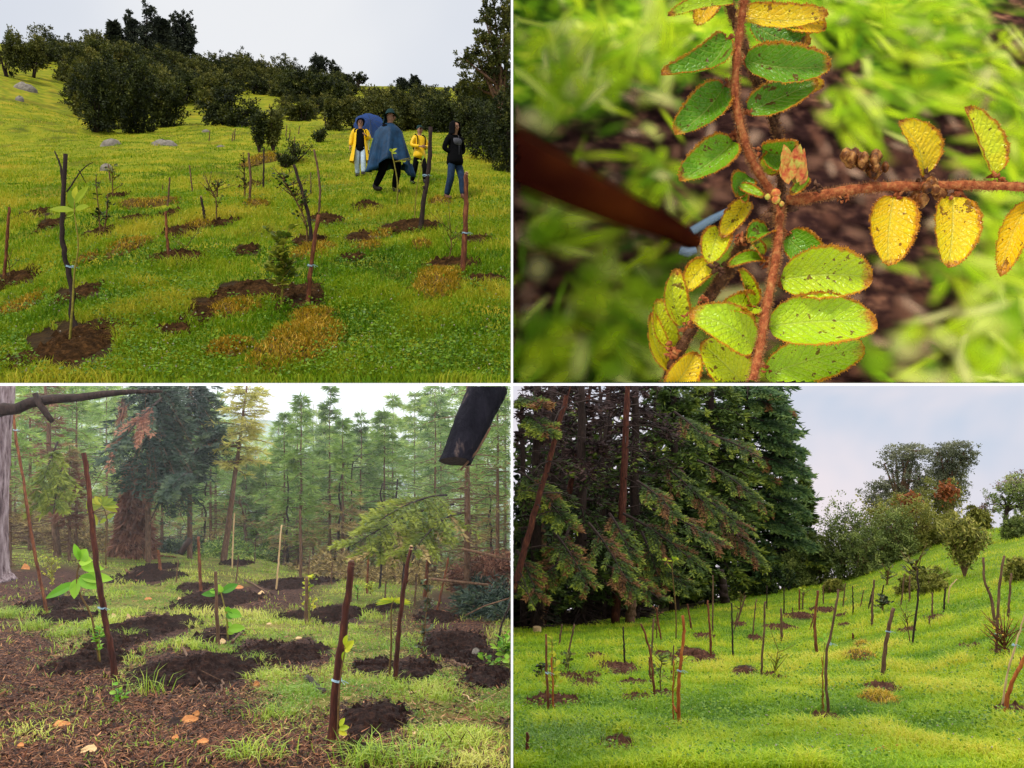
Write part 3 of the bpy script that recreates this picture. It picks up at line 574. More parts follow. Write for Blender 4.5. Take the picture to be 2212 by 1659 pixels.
for q in [(690, 612, 66, 20, 'largest low grey rock in the middle of the upper left meadow'), (462, 614, 48, 20, 'slanting pale rock left of the largest grey meadow rock'), (447, 722, 30, 17, 'small pointed pale rock nearest the thin stakes on the left of the meadow'),
          (85, 368, 50, 19, 'grey boulder below the trees at the far left of the slope'), (75, 424, 20, 12, 'small stone below the grey boulder on the left slope'), (885, 565, 20, 8, 'small far stone on the meadow crest right of the grey rock'), (950, 630, 20, 6, 'flat small stone beside the upright young shrub')]:
    rock('TL', *q[:5], M['rock'])
rock('TL', 45, 1278, 17, 11, 'dark grey stone in the grass at the left edge of the meadow', M['rock']); rock('TL', 222, 1500, 25, 12, 'reddish pebble on the soil at the foot of the forked stake', M['redpeb'])
# ---- stakes
G = 'wooden stakes in the upper left meadow'
stake('TL', [(345, 1440), (310, 1370), (312, 1250), (282, 1110), (268, 1000), (274, 830), (284, 668)], 11.5, M['darkbark'], 'tall dark forked crooked stake, nearest on the left of the meadow with the people', grp=G,
      branches=[([(275, 830), (258, 740), (240, 690), (212, 640)], 7), ([(288, 830), (325, 760), (352, 715), (380, 690)], 4), ([(340, 735), (350, 780)], 3)], tie=(300, 1155))
stake('TL', [(18, 1205), (30, 1050), (40, 895)], 7, M['redbark'], 'reddish stake at the very left edge of the meadow with the people', grp=G)
stake('TL', [(1330, 1318), (1340, 1180), (1358, 1040), (1378, 930)], 9.5, M['redbark'], 'reddish brown stake beside the leafy sapling at the middle front of the meadow', grp=G, tie=(1340, 1150))
stake('TL', [(1345, 1062), (1338, 960), (1308, 840), (1270, 710)], 8, M['darkbark'], 'dark leaning stake against the dark leafy sapling in the meadow', grp=G)
stake('TL', [(1378, 925), (1381, 790), (1357, 645)], 5, M['brownbark'], 'thin crooked stake right behind the dark leaning stake', grp=G)
stake('TL', [(735, 1138), (722, 1030), (715, 912)], 6.5, M['redbark'], 'reddish stake in a dug patch left of the middle of the meadow', grp=G)
stake('TL', [(725, 890), (733, 765)], 4, M['brownbark'], 'short thin stake straight behind the reddish stake of the dug patch', grp=G)
stake('TL', [(888, 955), (868, 850)], 6, M['darkbark'], 'short dark stake with a pale cut top in the meadow', grp=G, tipmat=M['pale'])
stake('TL', [(832, 830), (818, 715)], 3.2, M['brownbark'], 'thin leaning stick left of the bare twiggy sapling in the meadow', grp=G)
stake('TL', [(1078, 870), (1082, 760), (1073, 660)], 5.5, M['brownbark'], 'stake beside the narrow dark sapling in front of the young shrub', grp=G)
stake('TL', [(1138, 820), (1140, 640)], 4, M['darkbark'], 'straight thin stake in front of the upright young shrub', grp=G)
stake('TL', [(1815, 1008), (1832, 860), (1853, 720), (1862, 548)], 10, M['darkbark'], 'tall dark stake in front of the person in the yellow jacket', grp=G, tie=(1838, 760))
stake('TL', [(1999, 1188), (2010, 1000), (2014, 850), (2014, 748)], 11, M['redbark'], 'thick orange brown stake in front of the person in the black hood', grp=G, tipmat=M['pale'], tie=(2010, 1010))
stake('TL', [(478, 790), (468, 710)], 3.5, M['brownbark'], 'small stake with a yellowish sapling behind the left saplings', grp=G)
stake('TL', [(1344, 850), (1343, 745)], 2.6, M['brownbark'], 'thinnest short stick right of the thin crooked stake', grp=G)
for i, (bx, by, ty) in enumerate([(903, 612, 562), (1003, 610, 570), (1012, 605, 555), (1250, 600, 560), (1270, 640, 590), (1290, 580, 545), (1235, 590, 540), (700, 830, 800)]):
    stake('TL', [(bx, by), (bx + 4, ty)], 2.2, M['brownbark'], auto='tiny far stake near the crest of the upper left meadow, {} from the left', grp=G)
G = 'saplings in the upper left meadow'
sapling('TL', [(300, 1490), (312, 1330), (322, 1180), (338, 1060), (322, 925)], 6, .2, .08, 0, M['lfyel'], 'sapling with big yellow green leaves tied to the tall forked stake', grp=G, smat=M['greenstem'],
        tops=[(325, 900, 300, 815, 42), (322, 880, 384, 797, 34), (320, 910, 212, 900, 34), (325, 905, 385, 888, 34), (322, 920, 285, 935, 30), (322, 860, 330, 800, 30)])
sapling('TL', [(1215, 1335), (1222, 1180), (1225, 1030)], 6,   .11, .055, 240, M['lfyel2'], 'bushy yellow green sapling beside the reddish brown front stake', grp=G, twigs=16, twl=.15, t0=.3, smat=M['greenstem'])
sapling('TL', [(1328, 1062), (1320, 960), (1270, 850), (1225, 775)], 5, .075, .035, 190, M['lfdark'], 'dark leafy sapling leaning with the dark stake', grp=G, twigs=26, twl=.2, t0=.25)
sapling('TL', [(435, 1022), (425, 900), (413, 770)], 4, .1, .04, 46, M['lfdark'], 'dark leaved sapling on the left, taller of the close pair', grp=G, twigs=8, twl=.1)
sapling('TL', [(447, 1012), (460, 930), (466, 840)], 5, .06, .03, 50, M['lfdark'], 'shorter dark leaved sapling of the close pair on the left', grp=G, twigs=6, twl=.1)
sapling('TL', [(935, 965), (930, 850), (890, 815)], 3.5, .05, .025, 60, M['lfdark'], 'small leaved twiggy sapling in the middle of the meadow', grp=G, twigs=12, twl=.3)
sapling('TL', [(937, 850), (942, 775)], 4, .06, .03, 45, M['lfdark'], 'dark tufted sapling behind the twiggy sapling', grp=G, twigs=6, twl=.12, d=15)
sapling('TL', [(488, 855), (484, 740)], 3.5, .11, .045, 34, M['lfolive'], 'yellowish leaved sapling with a small stake at the back left', grp=G, twigs=6, twl=.2)
sapling('TL', [(1058, 865), (1055, 690)], 4, .07, .035, 75, M['lfdark'], 'narrow dark sapling beside the stake before the young shrub', grp=G, twigs=9, twl=.12)
sapling('TL', [(1715, 905), (1716, 780), (1692, 655)], 4, .1, .05, 0, M['lfyel'], 'thin sapling with a few yellow leaves before the blue poncho', grp=G, tops=[(1692, 655, 1715, 640, 14), (1692, 655, 1684, 640, 14), (1692, 660, 1714, 662, 14), (1740, 700, 1755, 692, 12), (1740, 700, 1735, 712, 12), (1740, 700, 1728, 694, 12), (1775, 682, 1790, 676, 14), (1778, 690, 1776, 708, 12)], smat=M['greenstem'])
sapling('TL', [(1790, 962), (1800, 820), (1825, 690)], 3, .09, .04, 0, M['lfyel'], 'thin yellowish stem tied to the tall dark stake on the right', grp=G, tops=[(1825, 690, 1830, 668, 12), (1820, 700, 1803, 690, 12)], smat=M['greenstem'])
sapling('TL', [(1935, 1142), (1950, 1060), (1945, 980)], 3, .05, .02, 14, M['lfolive'], 'bare twiggy sapling left of the thick orange stake', grp=G, twigs=12, twl=.3)
sapling('TL', [(45, 1210), (36, 1100)], 3, .05, .02, 10, M['lfolive'], 'tiny bare sapling beside the left edge stake', grp=G, twigs=4, twl=.15)
sapling('TL', [(780, 1110), (830, 1030)], 2.5, .06, .03, 16, M['lfolive'], 'low slanting sapling beside the reddish stake of the dug patch', grp=G, twigs=5, twl=.2)
def young_shrub(p, bx, by, top, wpx, n, leaf, mat, label, stems=9, grp=None, auto=None, cat='shrub'):
    b = at(p, bx, by); y = b[1]; t = thing('young_shrub', label, cat, b, grp, auto); H = (by - top) * U * y; W = wpx * U * y / 2; mb = MB(); lf = MB()
    C = []
    for s in range(stems):
        a = rs.rand() * 6.283; r = W * rs.rand() ** .6; e = b + A(math.cos(a) * r, math.sin(a) * r, H * (.6 + .4 * rs.rand())); m = b + (e - b) * .5 + A(math.cos(a), math.sin(a), 0) * r * .15 + A(0, 0, .05 * H)
        tube(mb, [b - A(0, 0, .05), m, e], A(.016, .011, .005) * max(1, y / 18), 5); k = n // stems; f = .2 + .8 * rs.rand(k)
        pp = np.where(f[:, None] < .5, b + (m - b) * f[:, None] * 2, m + (e - m) * (f[:, None] * 2 - 1)); C.append(pp + rs.normal(size=(k, 3)) * W * .13)
    C = np.concatenate(C); D = nrm(rs.normal(size=C.shape) + A(0, 0, .5)); N = nrm(rs.normal(size=C.shape) + A(0, 0, .6)); cards(lf, C, D, N, leaf * (.7 + .7 * rs.rand(len(C))), leaf * .45, .5 + .5 * (rs.rand(len(C)) - .5))
    mb.build('stem', M['darkbark'], t, keep=keepf(p)); lf.build('leaves', mat, t, keep=keepf(p)); return t
young_shrub('TL', 1120, 660, 458, 80, 1700, .13, M['bushTL'], 'upright dark young shrub on the turf mound, left half of the pair')
young_shrub('TL', 1180, 655, 470, 80, 1900, .13, M['bushTL2'], 'upright open young shrub on the turf mound, right half of the pair')
young_shrub('TL', 1235, 725, 665, 90, 1200, .08, M['bushTL'], 'low dark heap shaped shrub right of the turf mound', 12)
young_shrub('TL', 1275, 700, 618, 170, 700, .08, M['bushTL'], 'flat topped sprawling dark shrub behind the low heap', 8)
young_shrub('TL', 1380, 615, 563, 75, 600, .14, M['bushTL'], 'small dark fern like shrub left of the umbrella', 8)
# ---- shrubs and trees of the hill
def lumps(w, h, n, zlo=.25):
    L = []
    for _ in range(n):
        z = zlo + (1 - zlo) * rs.rand() ** 1.1; rr = math.sqrt(max(.08, 1 - ((z - .5) / .62) ** 2)); r = .32 + .16 * rs.rand()
        a = rs.rand() * 6.283; d = rr * (.55 * rs.rand() + .18)
        L.append((math.cos(a) * d * w, math.sin(a) * d * w * .8, h * (z * .82), w * r, h * r * .62))
    return L
def shrub(p, cx, by, wpx, hpx, mat, n=5200, leafpx=7, label=None, auto=None, grp=None, cat='shrub', name='shrub', d=None, nl=9, stems=3, zlo=.12, wm=None, tr=.05):
    b = at(p, cx, by) if d is None else None
    if d is not None: y = d; b = A((cx - offX(p)) * U * y, y, vY(p, by) * y)
    y = b[1]; return crown_tree(p, b, hpx * U * y, lumps(wpx * U * y / 2 * 1.15, hpx * U * y * 1.02, nl, zlo), leafpx * U * y, n, mat, wm or M['darkbark'], tr * .6 * y / 40, name, cat, label, auto, grp, stems=stems)
G = 'shrubs on the hill of the upper left scene'; AL = 'large dark shrub behind the upper left meadow, {} from left'
big = [(420, 572, 215, 320, 'bushTL', 11000), (590, 575, 180, 320, 'bushTL', 10000), (500, 560, 130, 230, 'bushTL2', 6000), (715, 550, 200, 190, 'bushTL', 8000), (345, 500, 110, 210, 'bushTL2', 5000), (330, 360, 230, 170, 'bushTL2', 7000), (400, 330, 190, 150, 'bushTL', 6000),
       (510, 330, 170, 130, 'bushTL2', 5000), (910, 500, 180, 170, 'bushTL2', 7000), (1005, 548, 240, 160, 'bushTL', 9000), (795, 445, 160, 130, 'bushTL', 6000), (1310, 522, 170, 70, 'bushTL2', 4500), (1430, 565, 110, 120, 'bushTL2', 5000), (1530, 560, 170, 130, 'bushTL2', 6000),
       (1640, 565, 220, 170, 'bushTL2', 8000), (1790, 560, 200, 150, 'bushTL2', 7000), (1900, 575, 220, 160, 'bushTL', 7000), (1330, 438, 200, 120, 'bushTL', 6000), (1420, 445, 160, 130, 'bushTL', 6000), (1240, 395, 120, 60, 'bushTL2', 3000), (1138, 408, 36, 52, 'bushTL', 900), (620, 470, 200, 200, 'bushTL2', 7000)]
for b in big: shrub('TL', b[0], b[1], b[2], b[3], M[b[4]], int(b[5] * 1.1), 7, auto=AL, grp=G, nl=9)
# the trees at the left end
for q in [(40, 335, 140, 200, 'open leafy tree on a leaning trunk at the far left of the hill'), (140, 335, 120, 175, 'rounder leafy tree right of the leaning tree at the far left')]:
    shrub('TL', *q[:4], M['bushTL2'], 5500, 6.5, q[4], cat='tree', name='leafy_tree', stems=2, zlo=.45, nl=11, tr=.08)
protos = []
for k in range(6):
    b = A(0, 0, 0); y = 90; w_, h_ = 2.6 + rs.rand(), 3.0 + rs.rand() * .8
    protos.append(crown_tree('TL', b, h_, lumps(w_ / 1.5, h_, 10, .1), .15, 2600, M['bushTL' if k % 2 else 'bushTL2'], M['darkbark'], .07, 'shrub', 'shrub', auto='_proto', grp=G, stems=3, clipk=False))
def hillrow(Xs, Ys, n, smin, smax, jy, row):
    for _ in range(n):
        f = rs.rand(); X = Xs[0] + (Xs[-1] - Xs[0]) * f; Y = np.interp(X, Xs, Ys) + jy * rs.rand(); b = at('TL', X, Y); s = (smin + (smax - smin) * rs.rand()) * U * b[1] / 3.2
        k = protos[rs.randint(6)]; dupe(k, b - A(0, 0, .2), (s * (.9 + .4 * rs.rand()), s * 1.1, s), rs.rand() * 6.28, auto=row + ' of the upper left hill, {} from left', grp=G)
hillrow([170, 480, 700, 900, 1100, 1340, 1500], [225, 240, 270, 300, 318, 350, 380], 95, 55, 105, 60, 'dark shrub along the long ridge')
hillrow([640, 900, 1200, 1500], [330, 340, 360, 395], 55, 50, 95, 60, 'dark shrub just below the ridge')
hillrow([1180, 1500, 1800, 2200], [440, 430, 430, 440], 60, 45, 85, 90, 'dark shrub in the right thicket')
hillrow([1500, 1800, 2200], [392, 405, 415], 40, 25, 55, 40, 'small shrub near the low skyline')
hillrow([1750, 2200], [500, 520], 22, 60, 110, 60, 'large shrub behind the people')
hillrow([300, 800], [420, 380], 22, 60, 110, 80, 'shrub above the big dark bushes')
for o in protos:
    for c in list(o.children): bpy.data.objects.remove(c)
    bpy.data.objects.remove(o)
LATER.pop('_proto', None)
def hillpine(cx, by, top, wpx, label, kind=0):
    b = at('TL', cx, by); H = (by - top) * U * b[1]; Wd = wpx * U * b[1] / 2
    if kind == 0: return conifer('TL', b, H, Wd, .22, M['pineTL'], M['darkbark'], label, grp='conifers on the upper left skyline', nb=130, droop=.1, rise=.25, bare=.04, pw=.75, cl=.75, cw=.32, nt_=9, q=3, cat='tree', name='skyline_conifer')
    L = [((rs.rand() - .5) * Wd * 1.0, (rs.rand() - .5) * Wd, H * (.20 + .76 * q), Wd * (.72 - .5 * q), H * .12) for q in np.linspace(0, 1, 12)]
    return crown_tree('TL', b, H, L, 6 * U * b[1], 7500, M['pineTL'], M['darkbark'], .25, 'skyline_pine', 'tree', label, grp='conifers on the upper left skyline')
hillpine(492, 240, 98, 60, 'narrow pointed conifer standing alone on the upper left skyline')
hillpine(524, 245, 175, 50, 'low conifer right of the narrow pointed one on the skyline')
hillpine(565, 260, 62, 90, 'left tall tree of the dark skyline group, slightly lower than the highest', 1)
hillpine(625, 270, 32, 150, 'highest and broadest tree of the dark skyline group', 1)
hillpine(700, 270, 80, 90, 'tree right of the highest one in the dark skyline group', 0)
hillpine(755, 265, 66, 85, 'second tree from the right in the dark skyline group', 1)
hillpine(803, 265, 66, 85, 'rightmost loose tree of the dark skyline group', 1)
for q in [(1385, 352, 95, 100, 'broad dark tree on the middle of the skyline'), (1452, 352, 48, 90, 'narrow dark tree right of the broad one on the middle skyline'), (1495, 372, 60, 45, 'low tree left of the umbrella shaped tree on the skyline'),
          (1738, 395, 50, 55, 'smaller of the two lone trees on the right skyline'), (1792, 398, 56, 64, 'larger of the two lone trees on the right skyline'), (1345, 345, 30, 40, 'small shrub left of the broad dark skyline tree'), (2000, 415, 130, 55, 'flat dark tree before the tall right tree')]:
    shrub('TL', *q[:4], M['pineTL'], 2600, 6, q[4], cat='tree', name='skyline_tree', stems=1, zlo=.35, nl=8, tr=.06)
b = at('TL', 1550, 378); crown_tree('TL', b, 60 * U * b[1], [(dx * U * b[1], 0, z * U * b[1], 18 * U * b[1], 9 * U * b[1]) for dx, z in ((-22, 40), (-8, 50), (8, 52), (22, 42), (14, 30))], 5 * U * b[1], 1500, M['bushTL'], M['darkbark'], .3, 'umbrella_tree', 'tree', 'umbrella shaped tree with an open trunk on the right skyline')
# fence on the left skyline
b = at('TL', 215, 200); fr = thing('fence', 'row of old fence posts on the grassy skyline at the far left', 'fence', b)
for X in range(95, 300, 22):
    q = at('TL', X, 178 + (X - 95) * .12); mb = MB(); q = A(q[0], 118, float(terr('TL', q[0] / q[1] * 118, 118))); q[0] = (X - 2212) * U * 118; tube(mb, [q - A(0, 0, .1), q + A(.05, 0, .7 + .35 * rs.rand())], .07, 6); mb.build('post', M['brownbark'], fr)
# tall open tree at the right edge
b = pt('TL', 2165, 690, 36); b[2] = float(terr('TL', b[0], b[1])); s = U * 36
L = [(dx * s, rs.normal() * 40 * s, (690 - Y) * s, r * s, rz * s) for dx, Y, r, rz in [(-30, 60, 40, 45), (10, 110, 45, 50), (-70, 130, 38, 22), (-5, 190, 50, 45), (-95, 195, 32, 20), (-60, 235, 45, 28), (-120, 262, 36, 22), (-150, 320, 45, 24), (-90, 310, 50, 35), (0, 270, 60, 55), (-30, 360, 80, 55), (-120, 400, 60, 40), (20, 400, 70, 60), (40, 40, 30, 40),
      (-60, 90, 28, 20), (45, 150, 40, 45), (-15, 330, 60, 40)]]
crown_tree('TL', b, 650 * s, L, 8.5 * s, 13000, M['bushTL2'], M['brownbark'], .16, 'leafy_tree', 'tree', 'tall open leafy tree at the right edge of the meadow, reaching highest', sprawl=.4)
for cx, by, wp, hp, lb in [(2120, 700, 170, 250, 'dense dark shrub mass under the tall open tree, left part'), (2190, 740, 150, 330, 'dense dark shrub mass under the tall open tree, right part'), (2030, 640, 160, 200, 'dense dark shrub behind the person in the black hood'), (2150, 560, 200, 180, 'dark shrub half way up the tall open tree')]:
    shrub('TL', cx, by, wp, hp, M['bushTL'], 9000, 7, lb, nl=14)
# ================================================================== the four people
def cloth_mat(name, c, rough=.7, amp=.25, sc=18):
    d = tuple(x * (1 - amp) for x in c); e = tuple(min(1, x * (1 + amp)) for x in c)
    return rough_mat(name, [(.3, d), (.7, e)], sc, rough=rough, bump=.15, spec=.08 if sum(c) < .03 else .2)
M['skin'] = cloth_mat('skin', (.33, .17, .11), .55, .06); M['hair'] = cloth_mat('dark_hair', (.012, .008, .006), .5)
M['yellow'] = cloth_mat('yellow_raincoat', (.78, .48, .01), .4, .12); M['blackcl'] = cloth_mat('black_cloth', (.003, .003, .004), .95, .3)
M['jeans'] = cloth_mat('light_jeans', (.42, .52, .62), .8, .2); M['jeansd'] = cloth_mat('dark_jeans', (.015, .035, .08), .8, .4)
M['poncho'] = cloth_mat('blue_poncho', (.008, .038, .09), .6, .5, 5); M['hat'] = cloth_mat('dark_green_hat', (.006, .03, .03), .8)
M['umb'] = foliage('blue_umbrella_cloth', [(.0, (.04, .09, .30)), (1, (.07, .13, .40))], .5, .5, 2, .3); M['greycl'] = cloth_mat('grey_cloth', (.07, .07, .085), .8); M['boot'] = cloth_mat('dark_boot', (.02, .014, .012), .5)
M['bootbr'] = cloth_mat('brown_boot', (.12, .05, .03), .5); M['eye'] = cloth_mat('eye', (.01, .008, .008), .2); M['lip'] = cloth_mat('lip', (.30, .09, .07), .5); M['metal'] = cloth_mat('grey_metal', (.25, .25, .27), .3)
def skin_obj(name, verts, edges, rad, mat, parent, sub=2):
    me = bpy.data.meshes.new(name); me.from_pydata([tuple(v) for v in verts], edges, []); o = bpy.data.objects.new(name, me); COL.objects.link(o); o.parent = parent; me.materials.append(mat)
    m = o.modifiers.new('Skin', 'SKIN'); m.use_smooth_shade = True; m.branch_smoothing = .3
    for i, d in enumerate(me.skin_vertices[0].data): r = rad[i]; d.radius = (r, r) if np.isscalar(r) else r; d.use_root = (i == 0)
    s = o.modifiers.new('Subdivision', 'SUBSURF'); s.levels = sub; s.render_levels = sub; return o
def chainset(chains):
    """chains of (x, y, z, r); a chain may start with the index name of an earlier point"""
    V = []; E = []; Rr = []; idx = {}
    for ch in chains:
        prev = None
        for it in ch:
            if isinstance(it, str): prev = idx[it]; continue
            nm = it[4] if len(it) > 4 else None
            V.append(it[:3]); Rr.append(it[3]); i = len(V) - 1
            if nm: idx[nm] = i
            if prev is not None: E.append((prev, i))
            prev = i
    return V, E, Rr
def person(label, X, Y, hpx, heading, pose, cl, H=1.75):
    b = at('TL', X, Y); y = b[1]; s = hpx * U * y / H
    t = thing('person', label, 'person', b, None); t.scale = (s, s, s); t.rotation_euler = (0, 0, R(heading))
    J = dict(kn=[(.10, -.03, .50), (-.10, -.03, .50)], an=[(.10, .03, .09), (-.10, .03, .09)], el=[(.24, .03, 1.15), (-.24, .03, 1.15)], wr=[(.25, -.06, .92), (-.25, -.06, .92)], lean=0, hd=(0, 0)); J.update(pose)
    ln = J['lean']; hx, hy = J['hd']
    def tor(z): return ln * (z - .96)
    body = [[(0, 0, .96, .12, 'pel'), (0, tor(1.15), 1.15, .115, 'sp'), (0, tor(1.33), 1.33, .13, 'ch'), (0, tor(1.46), 1.46, .075, 'nb'), (0, tor(1.52) - .01, 1.53, .052), (hx * .4, tor(1.6) - .02 + hy * .4, 1.585, .078), (hx * .7, tor(1.66) - .015 + hy * .7, 1.65, (.086, .102)), (hx, tor(1.72) + hy, 1.72, (.08, .09)), (hx, tor(1.72) + hy, 1.75, .05)]]
    for k, sg in ((0, 1), (1, -1)):
        kn, an, el, wr = J['kn'][k], J['an'][k], J['el'][k], J['wr'][k]
        body.append(['pel', (.09 * sg, 0, .89, .09), (kn[0], kn[1], kn[2], .058), (an[0], an[1], an[2], .038, 'an%d' % k), (an[0], an[1] - .12, an[2] - .05, .032)])
        body.append(['ch', (.16 * sg, tor(1.42), 1.42, .056), (el[0], el[1], el[2], .04), (wr[0], wr[1], wr[2], .027, 'wr%d' % k)])
        d = nrm(A(*wr) - A(*el)); a2 = nrm(np.cross(d, A(sg, .3, 0.1))); pal = A(*wr) + d * .05; body.append(['wr%d' % k, (*pal, (.028, .022), 'pa%d' % k)])
        for f in range(4):
            o = a2 * (f - 1.5) * .018; ll = (.085, .098, .092, .075)[f]; cu = np.cross(d, a2) * .02 * (1 + f * .2)
            body.append(['pa%d' % k, (*(pal + d * .035 + o), .0095), (*(pal + d * ll * .75 + o + cu * .5), .0085), (*(pal + d * ll + o + cu * 1.3), .0075)])
        body.append(['pa%d' % k, (*(pal + a2 * -.035 + d * .01), .011), (*(pal + a2 * -.045 + d * .04), .009)])
    skin_obj('body', *chainset(body), M['skin'], t)
    fc = lambda dx, dy, dz: A(hx * .75 + dx, tor(1.65) + hy * .75 + dy * 1.16, 1.645 + dz)
    f = MB()
    for sx in (-1, 1): tube(f, [fc(.031 * sx, -.088, .008), fc(.031 * sx, -.098, .008)], [.015, .010], 8)
    def lp(mb, name, mat): 
        mb_o = mb.build(name, mat, origin=(0, 0, 0), smooth=True)
        if mb_o is not None: mb_o.parent = t
        return mb_o
    lp(f, 'eyes', M['eye']); f = MB(); tube(f, [fc(0, -.09, .012), fc(0, -.108, -.012), fc(0, -.118, -.026), fc(0, -.098, -.036)], [.008, .012, .016, .012], 8); lp(f, 'nose', M['skin'])
    f = MB(); tube(f, [fc(-.024, -.088, -.058), fc(0, -.098, -.056), fc(.024, -.088, -.058)], [.004, .008, .004], 6); lp(f, 'mouth', M['lip'])
    # trousers, boots
    tr = [[(0, 0, .98, .125, 'p')]]
    for k, sg in ((0, 1), (1, -1)):
        kn, an = J['kn'][k], J['an'][k]
        tr.append(['p', (.085 * sg, 0, .84, .098), (kn[0], kn[1], kn[2], .088), ((kn[0] + an[0]) / 2, (kn[1] + an[1]) / 2 + .01, (kn[2] + an[2]) / 2, .080), (an[0], an[1], an[2] + .03, .068)])
        f = MB(); 
        skin_obj('boot', *chainset([[(an[0], an[1], an[2] + .12, .07), (an[0], an[1] + .01, an[2] - .02, .072), (an[0], an[1] - .09, an[2] - .035, .062), (an[0], an[1] - .19, an[2] - .045, .052)]]), cl['boot'], t, 1)
    skin_obj('trousers', *chainset(tr), cl['legs'], t)
    if cl.get('top'):
        tp = [[(0, .0, .76, cl.get('hem', .17) + .015), (0, .0, .90, cl.get('hem', .17) + .01), (0, tor(1.05), 1.05, .175), (0, tor(1.2), 1.2, .155), (0, tor(1.35), 1.35, .16, 'c'), (0, tor(1.45), 1.46, .085)]]
        for k, sg in ((0, 1), (1, -1)):
            el, wr = J['el'][k], J['wr'][k]; tp.append(['c', (.165 * sg, tor(1.42), 1.41, .085), (el[0], el[1], el[2], .068), (*(A(*wr) * .93 + A(*el) * .07), .05)])
        skin_obj(cl.get('topname', 'jacket'), *chainset(tp), cl['top'], t)
    return t, lp, fc, tor
# -- person with the blue umbrella, open yellow raincoat
t, lp, fc, tor = person('person in an open yellow raincoat, black top and light jeans, walking under the blue umbrella', 1557, 768, 246, 8,
    dict(kn=[(.09, -.10, .50), (-.10, .02, .50)], an=[(.09, -.08, .10), (-.09, .10, .09)], el=[(.27, .02, 1.16), (-.27, .03, 1.16)], wr=[(.16, -.24, 1.22), (-.30, -.02, .92)]), dict(legs=M['jeans'], boot=M['boot'], top=M['blackcl'], topname='shirt', hem=.15), H=1.72)
for sg, el, wr in ((1, (.27, .02, 1.16), (.16, -.24, 1.22)), (-1, (-.27, .03, 1.16), (-.30, -.02, .92))): skin_obj('sleeve', *chainset([[(.10 * sg, .01, 1.43, .09), (.18 * sg, .01, 1.40, .098), (el[0], el[1], el[2], .082), (*(A(*wr) * .95 + A(*el) * .05), .062)]]), M['yellow'], t, 1)
f = MB(); na = 30; an = np.linspace(.62, 2 * np.pi - .62, na); rows = []
for z, rx, ry in ((1.46, .10, .09), (1.40, .19, .13), (1.2, .20, .165), (1.0, .22, .185), (.8, .26, .21), (.62, .30, .23), (.47, .33, .25)):
    fo = 1 + .06 * np.sin(an * 9) * (1.46 - z); rows.append(np.stack([np.sin(an) * rx * fo, -np.cos(an) * ry * fo, np.full(na, z) + .02 * np.sin(an * 3) * (1.46 - z)], 1))
i = np.arange(6)[:, None] * na; j = np.arange(na - 1)[None]; FQ = np.stack(np.broadcast_arrays(i + j, i + j + 1, i + na + j + 1, i + na + j), -1).reshape(-1, 4); f.add(np.concatenate(rows), FQ)
o = lp(f, 'coat_tail', M['yellow']); 
skin_obj('hair', *chainset([[(0, .02, 1.82, .09), (0, .04, 1.76, (.16, .15)), (0, .08, 1.66, .135), (0, .09, 1.55, .09)]]), M['hair'], t, 1)
# the umbrella she holds
hb = at('TL', 1557, 768); y = hb[1]; um = thing('umbrella', 'open blue umbrella held over the shoulder of the person in the open raincoat', 'umbrella', pt('TL', 1592, 650, y - .2))
s = 70 * U * y; top = pt('TL', 1600, 520, y + .20); low = pt('TL', 1592, 655, y - .22); ax = nrm(top - low + A(0, .16, 0)); e1 = nrm(np.cross(ax, A(0, 1, 0))); e2 = np.cross(ax, e1)
f = MB(); nr, nn = 7, 64; VV = []
for r in np.linspace(0, 1, nr):
    for k in range(nn):
        q = 2 * np.pi * k / nn; sc = abs(math.cos(q * 4)) ; rr = r * s * (.90 + .10 * sc); VV.append(top + (e1 * math.cos(q) + e2 * math.sin(q)) * rr - ax * s * (.50 * r ** 2 - .05 * (1 - sc) * r ** 2))
i = np.arange(nr - 1)[:, None] * nn; j = np.arange(nn)[None]; j2 = (j + 1) % nn
f.add(VV, np.stack(np.broadcast_arrays(i + j, i + j2, i + nn + j2, i + nn + j), -1).reshape(-1, 4)); f.build('canopy', M['umb'], um, smooth=True)
for k in range(8):
    q = 2 * np.pi * k / 8; f = MB(); tube(f, [top + (e1 * math.cos(q) + e2 * math.sin(q)) * r * s - ax * s * .5 * r ** 2 - ax * .008 for r in np.linspace(.03, 1, 6)], .004, 5); f.build('rib', M['metal'], um)
f = MB(); tube(f, [low, top + ax * .06], .007, 6); f.build('shaft', M['metal'], um); f = MB(); tube(f, [low + A(0, 0, .03), low - ax * .05, low - ax * .07 + A(.02, 0, 0)], .014, 8); f.build('handle', M['boot'], um)
# -- person in the poncho
t, lp, fc, tor = person('person in a wide blue rain poncho and dark brimmed hat, walking to the right', 1682, 836, 350, 62,
    dict(kn=[(.11, -.14, .52), (-.10, .10, .49)], an=[(.11, -.06, .08), (-.10, .30, .14)], el=[(.17, .0, 1.15), (-.17, .0, 1.15)], wr=[(.14, -.10, 1.0), (-.14, -.10, 1.0)], hd=(0, -.03)), dict(legs=M['blackcl'], boot=M['boot'], top=M['blackcl']))
f = MB(); na = 72; an = np.linspace(0, 2 * np.pi, na, endpoint=False); rows = []
for k, r in enumerate(np.linspace(0, 1, 16)):
    hem = .52 + .11 * np.cos(2 * an) + .05 * np.sin(3 * an + 1); z = 1.50 - (1.50 - hem) * r ** 1.12
    rx = .085 + .15 * min(1, r * 5) ** .8 + .24 * r; ry = .085 + .11 * min(1, r * 5) ** .8 + .16 * r
    fo = 1 + .15 * r * np.sin(an * 7 + 3.5 * r) + .07 * r * np.sin(an * 15 + 1 + 2 * r)
    rows.append(np.stack([np.sin(an) * rx * fo, -np.cos(an) * ry * fo, z + 0 * an], 1))
